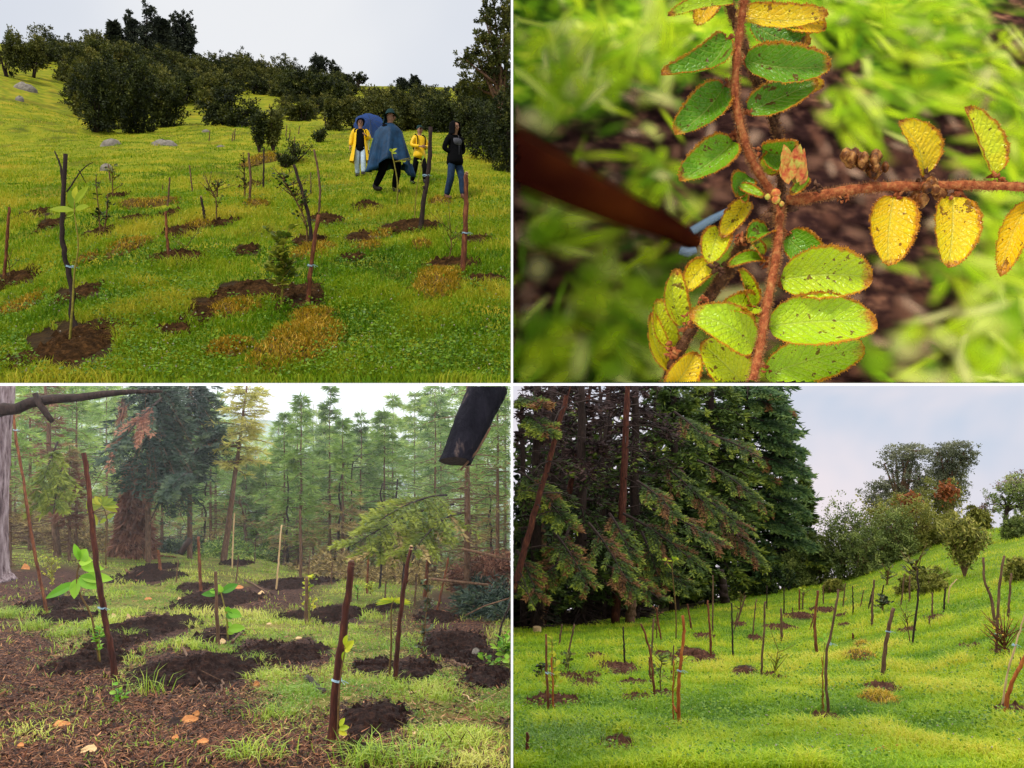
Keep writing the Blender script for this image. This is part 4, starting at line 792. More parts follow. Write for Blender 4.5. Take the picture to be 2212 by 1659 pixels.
i = np.arange(15)[:, None] * na; j = np.arange(na)[None]; j2 = (j + 1) % na; f.add(np.concatenate(rows), np.stack(np.broadcast_arrays(i + j, i + j2, i + na + j2, i + na + j), -1).reshape(-1, 4))
o = lp(f, 'poncho', M['poncho']); o.rotation_euler = (0, 0, R(-50)); sm = o.modifiers.new('Solidify', 'SOLIDIFY'); sm.thickness = .008
def lathe(f, prof, c, n=28, wob=0, sx=1, sy=1):
    an = np.linspace(0, 2 * np.pi, n, endpoint=False); rows = [np.stack([c[0] + np.cos(an) * r * sx, c[1] + np.sin(an) * r * sy, c[2] + z + wob * r * np.sin(an * 2)], 1) for r, z in prof]; k = len(prof)
    i = np.arange(k - 1)[:, None] * n; j = np.arange(n)[None]; j2 = (j + 1) % n; f.add(np.concatenate(rows), np.stack(np.broadcast_arrays(i + j, i + j2, i + n + j2, i + n + j), -1).reshape(-1, 4))
f = MB(); lathe(f, [(.004, .115), (.07, .105), (.098, .06), (.105, .005), (.185, -.03), (.19, -.028), (.11, .0)], fc(0, 0, .055), wob=.12); lp(f, 'hat', M['hat'])
f = MB(); a3 = np.linspace(1.9, 4.4, 12); f.add(np.concatenate([np.stack([-np.sin(a3) * r, -np.cos(a3) * r, 1.7 + z + 0 * a3], 1) for r, z in ((.108, .0), (.125, -.1), (.15, -.2))]), [[k + 12 * q, k + 1 + 12 * q, k + 13 + 12 * q, k + 12 + 12 * q] for q in (0, 1) for k in range(11)]); lp(f, 'neck_flap', M['hat'])
# -- person in the yellow jacket
t, lp, fc, tor = person('person in a buttoned yellow rain jacket and dark cap, looking down, beside the blue poncho', 1812, 800, 252, 28,
    dict(kn=[(.12, -.14, .50), (-.12, .06, .50)], an=[(.13, -.12, .09), (-.14, .26, .12)], el=[(.27, -.02, 1.15), (-.27, -.02, 1.15)], wr=[(.08, -.27, 1.10), (-.08, -.27, 1.08)], hd=(0, -.03)), dict(legs=M['blackcl'], boot=M['boot'], top=M['yellow'], hem=.20))
f = MB(); lathe(f, [(.003, .09), (.06, .08), (.092, .03), (.096, -.02), (.09, -.03)], fc(0, .01, .05), sy=1.1); f.add([fc(-.07, -.08, .04), fc(.07, -.08, .04), fc(.05, -.17, .025), fc(-.05, -.17, .025)], [[0, 1, 2, 3]]); lp(f, 'cap', M['hat'])
skin_obj('hood', *chainset([[(-.06, .10, 1.50, .05), (0, .13, 1.50, .065), (.06, .10, 1.50, .05)]]), M['yellow'], t, 1)
f = MB()
for sx in (-1, 1): tube(f, [(sx * .11, .16, 1.42), (sx * .12, .0, 1.51), (sx * .12, -.16, 1.40), (sx * .12, -.172, 1.2), (sx * .15, -.1, 1.05)], .018, 6)
lp(f, 'backpack_straps', M['blackcl']); skin_obj('backpack', *chainset([[(0, .24, 1.05, .12), (0, .25, 1.25, .14), (0, .22, 1.4, .10)]]), M['blackcl'], t, 1)
# -- person in the black hood
t, lp, fc, tor = person('person in a black and grey hooded jacket and dark blue jeans, rightmost of the four', 1965, 866, 334, 38,
    dict(kn=[(.13, -.10, .50), (-.11, .0, .50)], an=[(.16, -.10, .09), (-.12, .16, .09)], el=[(.27, .05, 1.15), (-.27, .05, 1.15)], wr=[(.10, -.02, 1.06), (-.10, -.02, 1.06)], hd=(0, -.02)), dict(legs=M['jeansd'], boot=M['bootbr'], top=M['blackcl'], hem=.2))
f = MB(); na = 26; an = np.linspace(.62, 2 * np.pi - .62, na); rows = []
for z, rx, y0 in ((.12, .012, .03), (.115, .06, .01), (.07, .105, .0), (0, .118, .0), (-.08, .115, .0), (-.15, .12, .01), (-.2, .15, .02)): rows.append(np.stack([np.sin(an) * rx, -np.cos(an) * rx * 1.15 + y0, 1.665 + z + 0 * an], 1))
i = np.arange(6)[:, None] * na; j = np.arange(na - 1)[None]; f.add(np.concatenate(rows), np.stack(np.broadcast_arrays(i + j, i + j + 1, i + na + j + 1, i + na + j), -1).reshape(-1, 4)); o = lp(f, 'hood', M['blackcl']); sm = o.modifiers.new('Solidify', 'SOLIDIFY'); sm.thickness = .012
f = MB(); f.add([fc(-.08, -.10, .075), fc(.08, -.10, .075), fc(.05, -.19, .06), fc(-.05, -.19, .06)], [[0, 1, 2, 3]]); lp(f, 'cap_peak', M['blackcl'])
skin_obj('chest_panel', *chainset([[(0, -.05, 1.20, (.10, .12)), (0, -.055, 1.30, (.155, .135)), (0, -.045, 1.40, (.16, .125))]]), M['greycl'], t, 1)
f = MB(); tube(f, [(0, -.168, .95), (0, -.172, 1.2), (0, -.15, 1.44)], .005, 5); lp(f, 'zip', M['greycl'])
# ================================================================== UPPER RIGHT: branch of a shrub seen close, soft ground behind
reseed(21)
def mth(n, l, op, a, b=None, c=None):
    m = n.new('ShaderNodeMath'); m.operation = op
    for i, q in enumerate((a, b, c)):
        if q is None: continue
        if isinstance(q, (int, float)): m.inputs[i].default_value = q
        else: l(q, m.inputs[i])
    return m.outputs[0]
def leaf_close(name):
    m, n, l = new_mat(name)
    uv = n.new('ShaderNodeUVMap'); sp = n.new('ShaderNodeSeparateXYZ'); l(uv.outputs[0], sp.inputs[0])
    s = sp.outputs[0]; t = mth(n, l, 'ABSOLUTE', mth(n, l, 'MULTIPLY_ADD', sp.outputs[1], 2., -1.))
    tc = n.new('ShaderNodeTexCoord')
    nz = noise_n(n, l, 5, 4, vec=tc.outputs['Object']); nf = noise_n(n, l, 45, 3, vec=tc.outputs['Object']); nsp = noise_n(n, l, 16, 3, vec=tc.outputs['Object']); nbig = noise_n(n, l, 2.6, 2, vec=tc.outputs['Object'])
    at_ = n.new('ShaderNodeAttribute'); at_.attribute_name = 'v'
    tone = mth(n, l, 'ADD', at_.outputs['Fac'], mth(n, l, 'MULTIPLY_ADD', nz.outputs['Fac'], .30, -.15))
    r = ramp(n, [(.0, (.07, .22, .006)), (.2, (.18, .42, .010)), (.42, (.50, .74, .012)), (.65, (.76, .82, .015)), (.80, (.98, .72, .008)), (1, (.96, .46, .006))]); l(tone, r.inputs[0])
    # veins bend towards the tip
    q = mth(n, l, 'MULTIPLY_ADD', s, 11., mth(n, l, 'MULTIPLY', mth(n, l, 'POWER', t, .8), -3.2)); fr = mth(n, l, 'ABSOLUTE', mth(n, l, 'MULTIPLY_ADD', mth(n, l, 'FRACT', q), 2., -1.))
    vein = mth(n, l, 'MAXIMUM', mth(n, l, 'SMOOTH_MIN', mth(n, l, 'MULTIPLY', mth(n, l, 'SUBTRACT', fr, .80), 6.), 1., .1), 0.)
    rib = mth(n, l, 'MAXIMUM', mth(n, l, 'MULTIPLY', mth(n, l, 'SUBTRACT', .055, t), 22.), 0.); vv = mth(n, l, 'MINIMUM', mth(n, l, 'MAXIMUM', vein, rib), 1.)
    vo = n.new('ShaderNodeTexVoronoi'); vo.feature = 'DISTANCE_TO_EDGE'; vo.inputs['Scale'].default_value = 26; l(tc.outputs['Object'], vo.inputs['Vector'])
    c1 = n.new('ShaderNodeMix'); c1.data_type = 'RGBA'; l(mth(n, l, 'MULTIPLY', vv, .42), c1.inputs[0]); l(r.outputs[0], c1.inputs[6]); c1.inputs[7].default_value = (.62, .70, .16, 1)
    # brown red spots
    spot = mth(n, l, 'GREATER_THAN', mth(n, l, 'ADD', nsp.outputs['Fac'], mth(n, l, 'MULTIPLY', nbig.outputs['Fac'], .35)), .815)
    c2 = n.new('ShaderNodeMix'); c2.data_type = 'RGBA'; l(mth(n, l, 'MULTIPLY', spot, .8), c2.inputs[0]); l(c1.outputs[2], c2.inputs[6]); c2.inputs[7].default_value = (.16, .025, .008, 1)
    # withered orange margin
    e = mth(n, l, 'ADD', mth(n, l, 'MAXIMUM', t, mth(n, l, 'MULTIPLY_ADD', s, 1.0, -.02)), mth(n, l, 'MULTIPLY_ADD', nz.outputs['Fac'], .30, -.15)); e = mth(n, l, 'ADD', e, mth(n, l, 'MULTIPLY_ADD', nf.outputs['Fac'], .14, -.07))
    er = ramp(n, [(.0, (0, 0, 0)), (.84, (0, 0, 0)), (.93, (1, 1, 1))]); l(e, er.inputs[0])
    rc = ramp(n, [(.3, (.62, .16, .01)), (.5, (.72, .33, .02)), (.68, (.30, .05, .012))]); l(nf.outputs['Fac'], rc.inputs[0])
    c3 = n.new('ShaderNodeMix'); c3.data_type = 'RGBA'; l(er.outputs[0], c3.inputs[0]); l(c2.outputs[2], c3.inputs[6]); l(rc.outputs[0], c3.inputs[7])
    p = n.new('ShaderNodeBsdfPrincipled'); l(c3.outputs[2], p.inputs['Base Color']); p.inputs['Roughness'].default_value = .36; p.inputs['Specular IOR Level'].default_value = .5
    hgt = mth(n, l, 'ADD', mth(n, l, 'MULTIPLY', vv, -.9), mth(n, l, 'MULTIPLY', mth(n, l, 'MINIMUM', vo.outputs['Distance'], .25), 2.4)); hgt = mth(n, l, 'ADD', hgt, mth(n, l, 'MULTIPLY', nf.outputs['Fac'], .3))
    bp = n.new('ShaderNodeBump'); bp.inputs['Strength'].default_value = .55; bp.inputs['Distance'].default_value = .018; l(hgt, bp.inputs['Height']); l(bp.outputs[0], p.inputs['Normal'])
    tr = n.new('ShaderNodeBsdfTranslucent'); l(c3.outputs[2], tr.inputs[0]); mx = n.new('ShaderNodeMixShader'); mx.inputs[0].default_value = .25; l(p.outputs[0], mx.inputs[1]); l(tr.outputs[0], mx.inputs[2])
    o = n.new('ShaderNodeOutputMaterial'); l(mx.outputs[0], o.inputs[0]); return m
M['leafc'] = leaf_close('felted_leaf')
M['twig'] = rough_mat('red_hairy_twig', [(.3, (.16, .03, .010)), (.5, (.44, .12, .04)), (.7, (.62, .28, .09))], 22, rough=.8, bump=1, dist=.03)
M['twigd'] = rough_mat('dark_hairy_twig', [(.3, (.03, .012, .008)), (.5, (.12, .05, .025)), (.7, (.26, .13, .07))], 22, rough=.8, bump=1, dist=.03)
M['hair_fuzz'] = foliage('twig_hairs', [(.0, (.25, .07, .02)), (1, (.62, .34, .14))], .3, .8, 4, .1)
M['seed'] = rough_mat('brown_seed', [(.36, (.03, .008, .003)), (.5, (.16, .05, .010)), (.62, (.48, .22, .06))], 12, rough=.45, bump=.6, spec=.2)
M['budc'] = rough_mat('red_bud', [(.36, (.50, .06, .03)), (.5, (.66, .26, .06)), (.62, (.52, .50, .08))], 14, rough=.6, bump=.6)
# bank of soft ground
m, n, l = new_mat('soft_ground'); at_ = n.new('ShaderNodeAttribute'); at_.attribute_name = 'v'
n1 = noise_n(n, l, 1.5, 2.5); n2 = noise_n(n, l, 1.1, 2); n3 = noise_n(n, l, 3.2, 2)
g = ramp(n, [(.36, (.012, .03, .006)), (.48, (.06, .14, .010)), (.58, (.24, .42, .02)), (.70, (.60, .70, .05))]); b_ = ramp(n, [(.34, (.010, .005, .005)), (.5, (.035, .016, .014)), (.62, (.10, .045, .03)), (.75, (.26, .12, .07))]); l(n1.outputs['Fac'], g.inputs[0]); l(n3.outputs['Fac'], b_.inputs[0])
f = mth(n, l, 'ADD', at_.outputs['Fac'], mth(n, l, 'MULTIPLY_ADD', n2.outputs['Fac'], 1.3, -.65)); fr = ramp(n, [(.25, (0, 0, 0)), (.62, (1, 1, 1))]); l(f, fr.inputs[0])
mx = n.new('ShaderNodeMix'); mx.data_type = 'RGBA'; l(fr.outputs[0], mx.inputs[0]); l(g.outputs[0], mx.inputs[6]); l(b_.outputs[0], mx.inputs[7]); p = n.new('ShaderNodeBsdfPrincipled'); p.inputs['Roughness'].default_value = 1; p.inputs['Specular IOR Level'].default_value = 0; l(mx.outputs[2], p.inputs['Base Color']); o = n.new('ShaderNodeOutputMaterial'); l(p.outputs[0], o.inputs[0]); M['soft'] = m
def softsoil(X, Y):
    def e(cx, cy, a, b): return np.exp(-(((X - cx) / a) ** 2 + ((Y - cy) / b) ** 2))
    s = 1.25 * e(300, 900, 620, 330) + .9 * e(200, 1300, 330, 330) + 1.3 * e(1250, 620, 420, 300) + 1.4 * e(1500, 1150, 520, 400) + 1.1 * e(1750, 1350, 330, 260) + .8 * e(950, 1350, 350, 350) + .7 * e(2150, 200, 160, 260) + .5 * e(1950, 600, 200, 100) + .7 * e(900, 700, 400, 300)
    s *= 1.5; s -= .5 * e(2050, 1350, 200, 200) + .4 * e(450, 1380, 220, 140) + .25 * e(650, 800, 80, 80)
    return np.clip(s, 0, 1.1)
ny, nx = 150, 200; yy = np.linspace(8.2, 15.6, ny)[:, None] + 0 * np.zeros((1, nx)); xx = np.linspace(.008, 15, nx)[None] + 0 * yy
zz = np.where(yy < 8.6, .008, np.maximum(terr('TR', xx, yy) + .10 * (fbm(xx * .8, yy * 1.5, 4) - .5), .008))
V = np.stack([xx, yy, zz], -1); i = np.arange(ny - 1)[:, None] * nx; j = np.arange(nx - 1)[None]
struct(MB().add(V, np.stack(np.broadcast_arrays(i + j, i + j + 1, i + nx + j + 1, i + nx + j), -1).reshape(-1, 4), softsoil(xx / yy / U, 1659 - zz / yy / U).ravel()).build('ground_bank', M['soft'], origin=(0, 0, 0), smooth=True, ))
# soft edged grass blades
def soft_mat(name, stops):
    m, n, l = new_mat(name); uv = n.new('ShaderNodeUVMap'); sp = n.new('ShaderNodeSeparateXYZ'); l(uv.outputs[0], sp.inputs[0]); at_ = n.new('ShaderNodeAttribute'); at_.attribute_name = 'v'; r = ramp(n, stops); l(at_.outputs['Fac'], r.inputs[0])
    def hump(x): return mth(n, l, 'SINE', mth(n, l, 'MULTIPLY', x, math.pi))
    a = mth(n, l, 'MULTIPLY', mth(n, l, 'POWER', hump(sp.outputs[0]), 2.6), mth(n, l, 'POWER', hump(sp.outputs[1]), 1.6)); a = mth(n, l, 'MULTIPLY', a, .55)
    d = n.new('ShaderNodeBsdfDiffuse'); l(r.outputs[0], d.inputs[0]); t = n.new('ShaderNodeBsdfTransparent'); x = n.new('ShaderNodeMixShader'); l(a, x.inputs[0]); l(t.outputs[0], x.inputs[1]); l(d.outputs[0], x.inputs[2]); o = n.new('ShaderNodeOutputMaterial'); l(x.outputs[0], o.inputs[0]); return m
M['softgrass'] = soft_mat('soft_edged_grass', [(.0, (.05, .15, .010)), (.35, (.22, .42, .012)), (.65, (.56, .70, .02)), (.85, (.74, .80, .20)), (1, (.62, .5, .28))])
M['softsoil'] = soft_mat('soft_edged_litter', [(.0, (.012, .006, .005)), (.4, (.05, .022, .018)), (.7, (.24, .10, .06)), (1, (.55, .36, .24))])
def soft_blades(P, az, L, Wd, a, bend):
    mb = MB(); n = len(P); k = 6; f = np.linspace(0, 1, k); nb = nrm(A(0, -1.2, .35)); e1 = A(1, 0, 0); e2 = np.cross(nb, e1)
    d = np.cos(az)[:, None] * e1 + np.sin(az)[:, None] * -e2; sd = nrm(np.cross(d, nb))
    C = P[:, None] + d[:, None] * (L[:, None] * f)[:, :, None] + sd[:, None] * (bend * L)[:, None, None] * (f ** 2)[None, :, None] + nb * (.45 * L[:, None] * f * (1 - .3 * f))[:, :, None]
    Vl = C - sd[:, None] * Wd[:, None, None] / 2; Vr = C + sd[:, None] * Wd[:, None, None] / 2; V = np.stack([Vl, Vr], 2).reshape(-1, 3); V[:, 2] = np.maximum(V[:, 2], .014); V[:, 0] = np.maximum(V[:, 0], .015)
    uv = np.stack(np.broadcast_arrays(np.array([0, 1.])[None, None], f[None, :, None] + 0 * L[:, None, None]), -1).reshape(-1, 2)
    o = np.arange(n)[:, None, None] * 2 * k; i = np.arange(k - 1)[None, :, None] * 2; F = (o + i + np.array([0, 1, 3, 2])[None, None]).reshape(-1, 4); mb.add(V, F, np.repeat(a, 2 * k), uv); return mb
def onbank(X, Y):
    v = (1659 - Y) * U; y = 8.6 * 1.22 / (1.22 - v); return np.stack([X * U * y, y, v * y], -1)
cl_ = []   # tufts: centre, spread, number, direction, hue
for (cx, cy, sp_, n_, a0, hue) in [(150, 120, 200, 34, 1.8, .6), (450, 200, 200, 34, 1.2, .5), (300, 420, 190, 50, -.7, .55), (560, 420, 150, 40, -1.2, .6), (1650, 150, 230, 70, .6, .55), (1900, 200, 200, 60, 2., .6), (1450, 90, 150, 40, 1., .5), (2080, 420, 160, 50, 1.5, .55), (1480, 480, 150, 40, 1.2, .5), (1750, 350, 200, 40, .4, .5),
                                   (2080, 950, 180, 60, 1.3, .55), (2080, 1330, 220, 80, 2.2, .6), (1850, 1570, 220, 50, 1.1, .65), (450, 1370, 200, 70, .5, .5), (150, 1500, 150, 40, 2., .35), (80, 1080, 120, 30, -.2, .45), (620, 800, 110, 24, 1.8, .5), (200, 560, 120, 20, -1.4, .6), (400, 1620, 500, 40, 1.5, .45), (1200, 1630, 500, 40, 1.5, .45), (650, 60, 160, 40, 1.6, .5), (1250, 60, 160, 40, 1.6, .5), (850, 250, 150, 30, 1.6, .5), (2150, 640, 120, 30, 1.5, .5)]:
    for _ in range(n_): cl_.append((cx + rs.normal() * sp_ * .5, cy + rs.normal() * sp_ * .5, a0 + rs.normal() * .75, hue + rs.normal() * .22))
cl_ = np.array(cl_); P = onbank(np.maximum(cl_[:, 0], 40), cl_[:, 1]) + A(0, -.05, .04) + np.outer(rs.rand(len(cl_)), A(0, -.25, .2)); n = len(cl_)
rd = rs.rand(n) < .5; mb = soft_blades(P, cl_[:, 2], np.where(rd, .28 + .3 * rs.rand(n), .5 + .7 * rs.rand(n)), np.where(rd, .26 + .3 * rs.rand(n), .14 + .2 * rs.rand(n)), np.clip(cl_[:, 3] * 1.15 - .12 + .25 * (rs.rand(n) - .5), 0, .92), .5 * (rs.rand(n) - .5)); o = mb.build('grass', M['softgrass'], origin=(0, 0, 0), keep=keepf('TR'), uvs=True)
tag(o, 'soft bright green grass tufts on the ground behind the close branch', 'grass'); o['kind'] = 'stuff'
n = 700; X = 2212 * rs.rand(n); Y = 1659 * rs.rand(n); k = softsoil(X, Y) > .45 * rs.rand(n) + .3; X, Y = X[k], Y[k]; n = len(X); P = onbank(X, Y) + A(0, -.04, .03)
mb = soft_blades(P, rs.rand(n) * 6.28, .22 + .3 * rs.rand(n) ** 2, .2 + .2 * rs.rand(n), rs.rand(n), .3 * (rs.rand(n) - .5)); o = mb.build('litter', M['softsoil'], origin=(0, 0, 0), keep=keepf('TR'), uvs=True); tag(o, 'soft brown crumbs and litter on the dark soil behind the close branch', 'litter'); o['kind'] = 'stuff'
# soft edged sticks: nested clear shells round a firm core
def shell_mat(name, c, c2, alpha):
    m, n, l = new_mat(name); nz = noise_n(n, l, 1.2, 2); r = ramp(n, [(.4, c), (.65, c2)]); l(nz.outputs['Fac'], r.inputs[0]); d = n.new('ShaderNodeBsdfDiffuse'); l(r.outputs[0], d.inputs[0]); t = n.new('ShaderNodeBsdfTransparent'); x = n.new('ShaderNodeMixShader'); x.inputs[0].default_value = alpha; l(t.outputs[0], x.inputs[1]); l(d.outputs[0], x.inputs[2]); o = n.new('ShaderNodeOutputMaterial'); l(x.outputs[0], o.inputs[0]); return m
def soft_stick(name, pts, ys, rads, c, c2, label, cat):
    P = np.array([pt('TR', X, Y, y) for (X, Y), y in zip(pts, ys)]); f = np.linspace(0, 1, 26); Q = np.stack([np.interp(f, np.linspace(0, 1, len(P)), P[:, k]) for k in range(3)], 1); rr = np.interp(f, np.linspace(0, 1, len(P)), [r * U * y for r, y in zip(rads, ys)])
    mb = MB(); core, fuzz = shell_mat(name + '_core', c, c2, 1.), shell_mat(name + '_edge', c, c2, .16)
    t = thing(name, label, cat, P[len(P) // 2]); tube(mb, Q, rr * .72, 20, .5); mb.build('core', core, t, smooth=True, keep=keepf('TR')); mb = MB()
    for q in (.79, .86, .93, 1.0, 1.07, 1.14): tube(mb, Q, rr * q, 20, .5, cap=False)
    mb.build('soft_edge', fuzz, t, smooth=True, keep=keepf('TR'))
soft_stick('thick_stake', [(-60, 640), (60, 710), (250, 800), (480, 905), (650, 970), (795, 1050)], [8.0, 8.1, 8.3, 8.6, 8.8, 9.0], [122, 115, 100, 76, 56, 34], (.055, .010, .006), (.16, .035, .008), 'thick dark red brown stake slanting in from the left behind the leaves', 'stake')
soft_stick('reddish_stick', [(240, 1545), (420, 1575), (625, 1622)], [9.4, 9.4, 9.4], [26, 30, 30], (.22, .06, .05), (.30, .10, .08), 'blurred reddish stick lying on the ground at the lower left', 'stick')
soft_stick('blue_string', [(775, 1000), (860, 950), (955, 900)], [8.9, 8.9, 8.9], [18, 17, 12], (.25, .38, .52), (.42, .55, .68), 'pale blue string end behind the centre of the branch', 'string')
soft_stick('blue_string', [(725, 1080), (760, 1090), (795, 1080)], [8.9, 8.9, 8.9], [18, 20, 14], (.35, .45, .6), (.5, .6, .72), 'short blue string knot at the tip of the thick stake', 'string')
# the branch
YB = 6.6
plant = thing('shrub_branch', 'close red stemmed shrub branch with green, lime and yellow orange edged leaves', 'branch', pt('TR', 1165, 880, YB))
def stemTR(pts, y0, y1, r0, r1, mat, name='stem', fuzz=True, par=None):
    par = par or plant
    ys = np.linspace(y0, y1, len(pts)); P = np.array([pt('TR', X, Y, y) for (X, Y), y in zip(pts, ys)]); f = np.linspace(0, len(P) - 1, 60); i = np.clip(f.astype(int), 0, len(P) - 2); g = (f - i)[:, None]
    E = np.vstack([2 * P[0] - P[1], P, 2 * P[-1] - P[-2]]); p0, p1, p2, p3 = E[i], E[i + 1], E[i + 2], E[i + 3]; Q = .5 * (2 * p1 + (p2 - p0) * g + (2 * p0 - 5 * p1 + 4 * p2 - p3) * g ** 2 + (3 * p1 - p0 - 3 * p2 + p3) * g ** 3)
    rr = np.linspace(r0, r1, 60) * U * YB * (1 + .10 * np.sin(f * 9) + .12 * (rs.rand(60) - .5)); mb = MB(); tube(mb, Q, rr, 16, .5, jit=.1); o = mb.build(name, mat, par, smooth=True, keep=keepf('TR'))
    if fuzz:
        k = 2600; ii = rs.randint(0, 60, k); d = nrm(rs.normal(size=(k, 3)) * A(1, .6, 1)); tn = nrm(np.gradient(Q, axis=0))[ii]; d = nrm(d - tn * (d * tn).sum(1, keepdims=True)); C = Q[ii] + tn * (rs.rand(k, 1) - .5) * .06 + d * rr[ii][:, None] * .92
        h = MB(); cards(h, C, nrm(d + .3 * rs.normal(size=(k, 3))), runit(k), .018 + .014 * rs.rand(k), .0035, rs.rand(k)); h.build('hairs', M['hair_fuzz'], o if False else par, keep=keepf('TR'))
    return Q
stemTR([(1160, 900), (1100, 800), (1040, 700), (1000, 590), (965, 430), (970, 260), (988, 110), (1000, 20), (1010, -60)], YB, YB - .35, 18, 15, M['twig'])
stemTR([(925, -60), (940, 20), (965, 90), (1000, 190), (1040, 300), (1065, 380), (1120, 500), (1160, 620), (1165, 760), (1160, 860)], YB - .1, YB + .3, 18, 20, M['twigd'])
stemTR([(1160, 880), (1155, 960), (1145, 1080), (1125, 1200), (1095, 1350), (1075, 1480), (1050, 1600), (1020, 1720)], YB - .02, YB - .45, 19, 16, M['twig'])
stemTR([(1185, 870), (1280, 855), (1400, 832), (1560, 808), (1750, 805), (1950, 800), (2100, 803), (2300, 815), (2500, 840), (2700, 880)], YB + .02, YB - .15, 24, 15, M['twig'])
stemTR([(1160, 900), (1090, 965), (1000, 1060), (940, 1160), (880, 1240), (820, 1340), (760, 1450), (700, 1560), (650, 1700)], YB + .05, YB + .2, 30, 22, M['twigd'])
def knot(X, Y, r, y, n=14, mat='twig', nm='node_scales'):
    mb = MB()
    for _ in range(n):
        c = pt('TR', X + rs.normal() * r * .5, Y + rs.normal() * r * .5, y + rs.normal() * .02); d = nrm(rs.normal(size=3) * A(1, .8, 1)); s = r * U * y * (.5 + .6 * rs.rand()); tube(mb, [c, c + d * s * .6, c + d * s * 1.2], [s * .35, s * .3, s * .06], 7, rs.rand())
    return mb.build(nm, M[mat], plant, smooth=True, keep=keepf('TR'))
for q in [(930, 170, 24), (928, 365, 26), (965, 595, 32), (1003, 265, 22), (1010, 480, 26), (1050, 655, 24), (1170, 880, 46, 'twigd'), (1190, 1010, 24), (1150, 1215, 28), (1100, 1130, 26), (1065, 1330, 30), (1045, 1500, 32), (1110, 1400, 28), (1090, 1590, 24), (1330, 820, 24, 'twigd'), (1440, 850, 22), (1790, 770, 34, 'twigd'), (2095, 765, 30, 'twig'), (1660, 840, 26), (1930, 835, 30),
          (1830, 830, 24, 'twigd'), (990, 1040, 30), (890, 1160, 30, 'twigd'), (830, 1290, 24), (755, 1400, 28), (700, 1520, 34), (1130, 500, 24, 'twigd')]:
    knot(q[0], q[1], q[2], YB - .03, 12, q[3] if len(q) > 3 else 'twig')
def leafTR(b, tp, wpx, tone, bow=0., ap=1., am=1., lift=.12, dy=0., sharp=.8, label=None, curl=.5, tipdy=-.1):
    lift = lift * (1 + .9 * math.sin(wpx * 3.3 + b[0]))
    y0 = YB + dy; B = pt('TR', *b, y0); T = pt('TR', *tp, y0 + tipdy); ax = T - B; L = np.linalg.norm(ax); d = ax / L; v0 = A(0, -1, .12); sd = nrm(np.cross(d, v0)); nn = np.cross(sd, d); nn = nn * np.sign(-nn[1] if abs(nn[1]) > 1e-6 else 1)
    ns, nt2 = 40, 23; s = np.linspace(0, 1, ns)[:, None]; t = np.linspace(-1, 1, nt2)[None]; w_ = wpx * 1.16 * U * y0 / 2 * np.sin(np.pi * s ** sharp) ** .5 * (1 + .02 * np.sin(s * 70) + .03 * (vnoise(s * 14, s * 0 + wpx, 2) - .5)); w_ = np.maximum(w_, .004)
    f = np.where(t > 0, ap, am); wave = .045 * np.sin(s * 34 + wpx) * np.abs(t) ** 3 * w_ * 1.2
    off = w_ * np.abs(t) * np.sqrt(np.clip(1 - f ** 2, 0, 1)) * .9 + curl * w_ * np.abs(t) ** 2.5 * .8 + wave
    side = w_ * t * f * (1 - .12 * curl * np.abs(t) ** 4); bw = bow * L * np.sin(np.pi * s)
    quilt = .006 * np.sin((s * 11 - np.abs(t) ** .8 * 3.2) * 2 * np.pi) * (1 - t ** 2)
    tw_ = (.25 * math.sin(wpx * 7.1) * s) * w_ * t; V = B + nn * tw_[..., None] + d * (L * s)[..., None] + sd * (side + bw)[..., None] + nn * (off + lift * L * np.sin(np.pi * s) * .5 + quilt)[..., None]
    uv = np.stack([s + 0 * t, (t + 1) / 2 + 0 * s], -1); i = np.arange(ns - 1)[:, None] * nt2; j = np.arange(nt2 - 1)[None]; mb = MB().add(V, np.stack(np.broadcast_arrays(i + j, i + j + 1, i + nt2 + j + 1, i + nt2 + j), -1).reshape(-1, 4), tone, uv)
    # fringe of short orange hairs along the margin
    k = 260; ss = rs.randint(1, ns - 1, k); e = np.where(rs.rand(k) < .5, 0, nt2 - 1); C = V[ss, e]; dd = nrm(sd * np.sign(t[0, e])[:, None] + .5 * rs.normal(size=(k, 3))); cards(mb, C - dd * .006, dd, runit(k), .02, .007, 1)
    o = mb.build('leaf', M['leafc'], plant, smooth=True, keep=keepf('TR'), uvs=True)
    if o and label: o['label'] = label
    # stalk
    return o
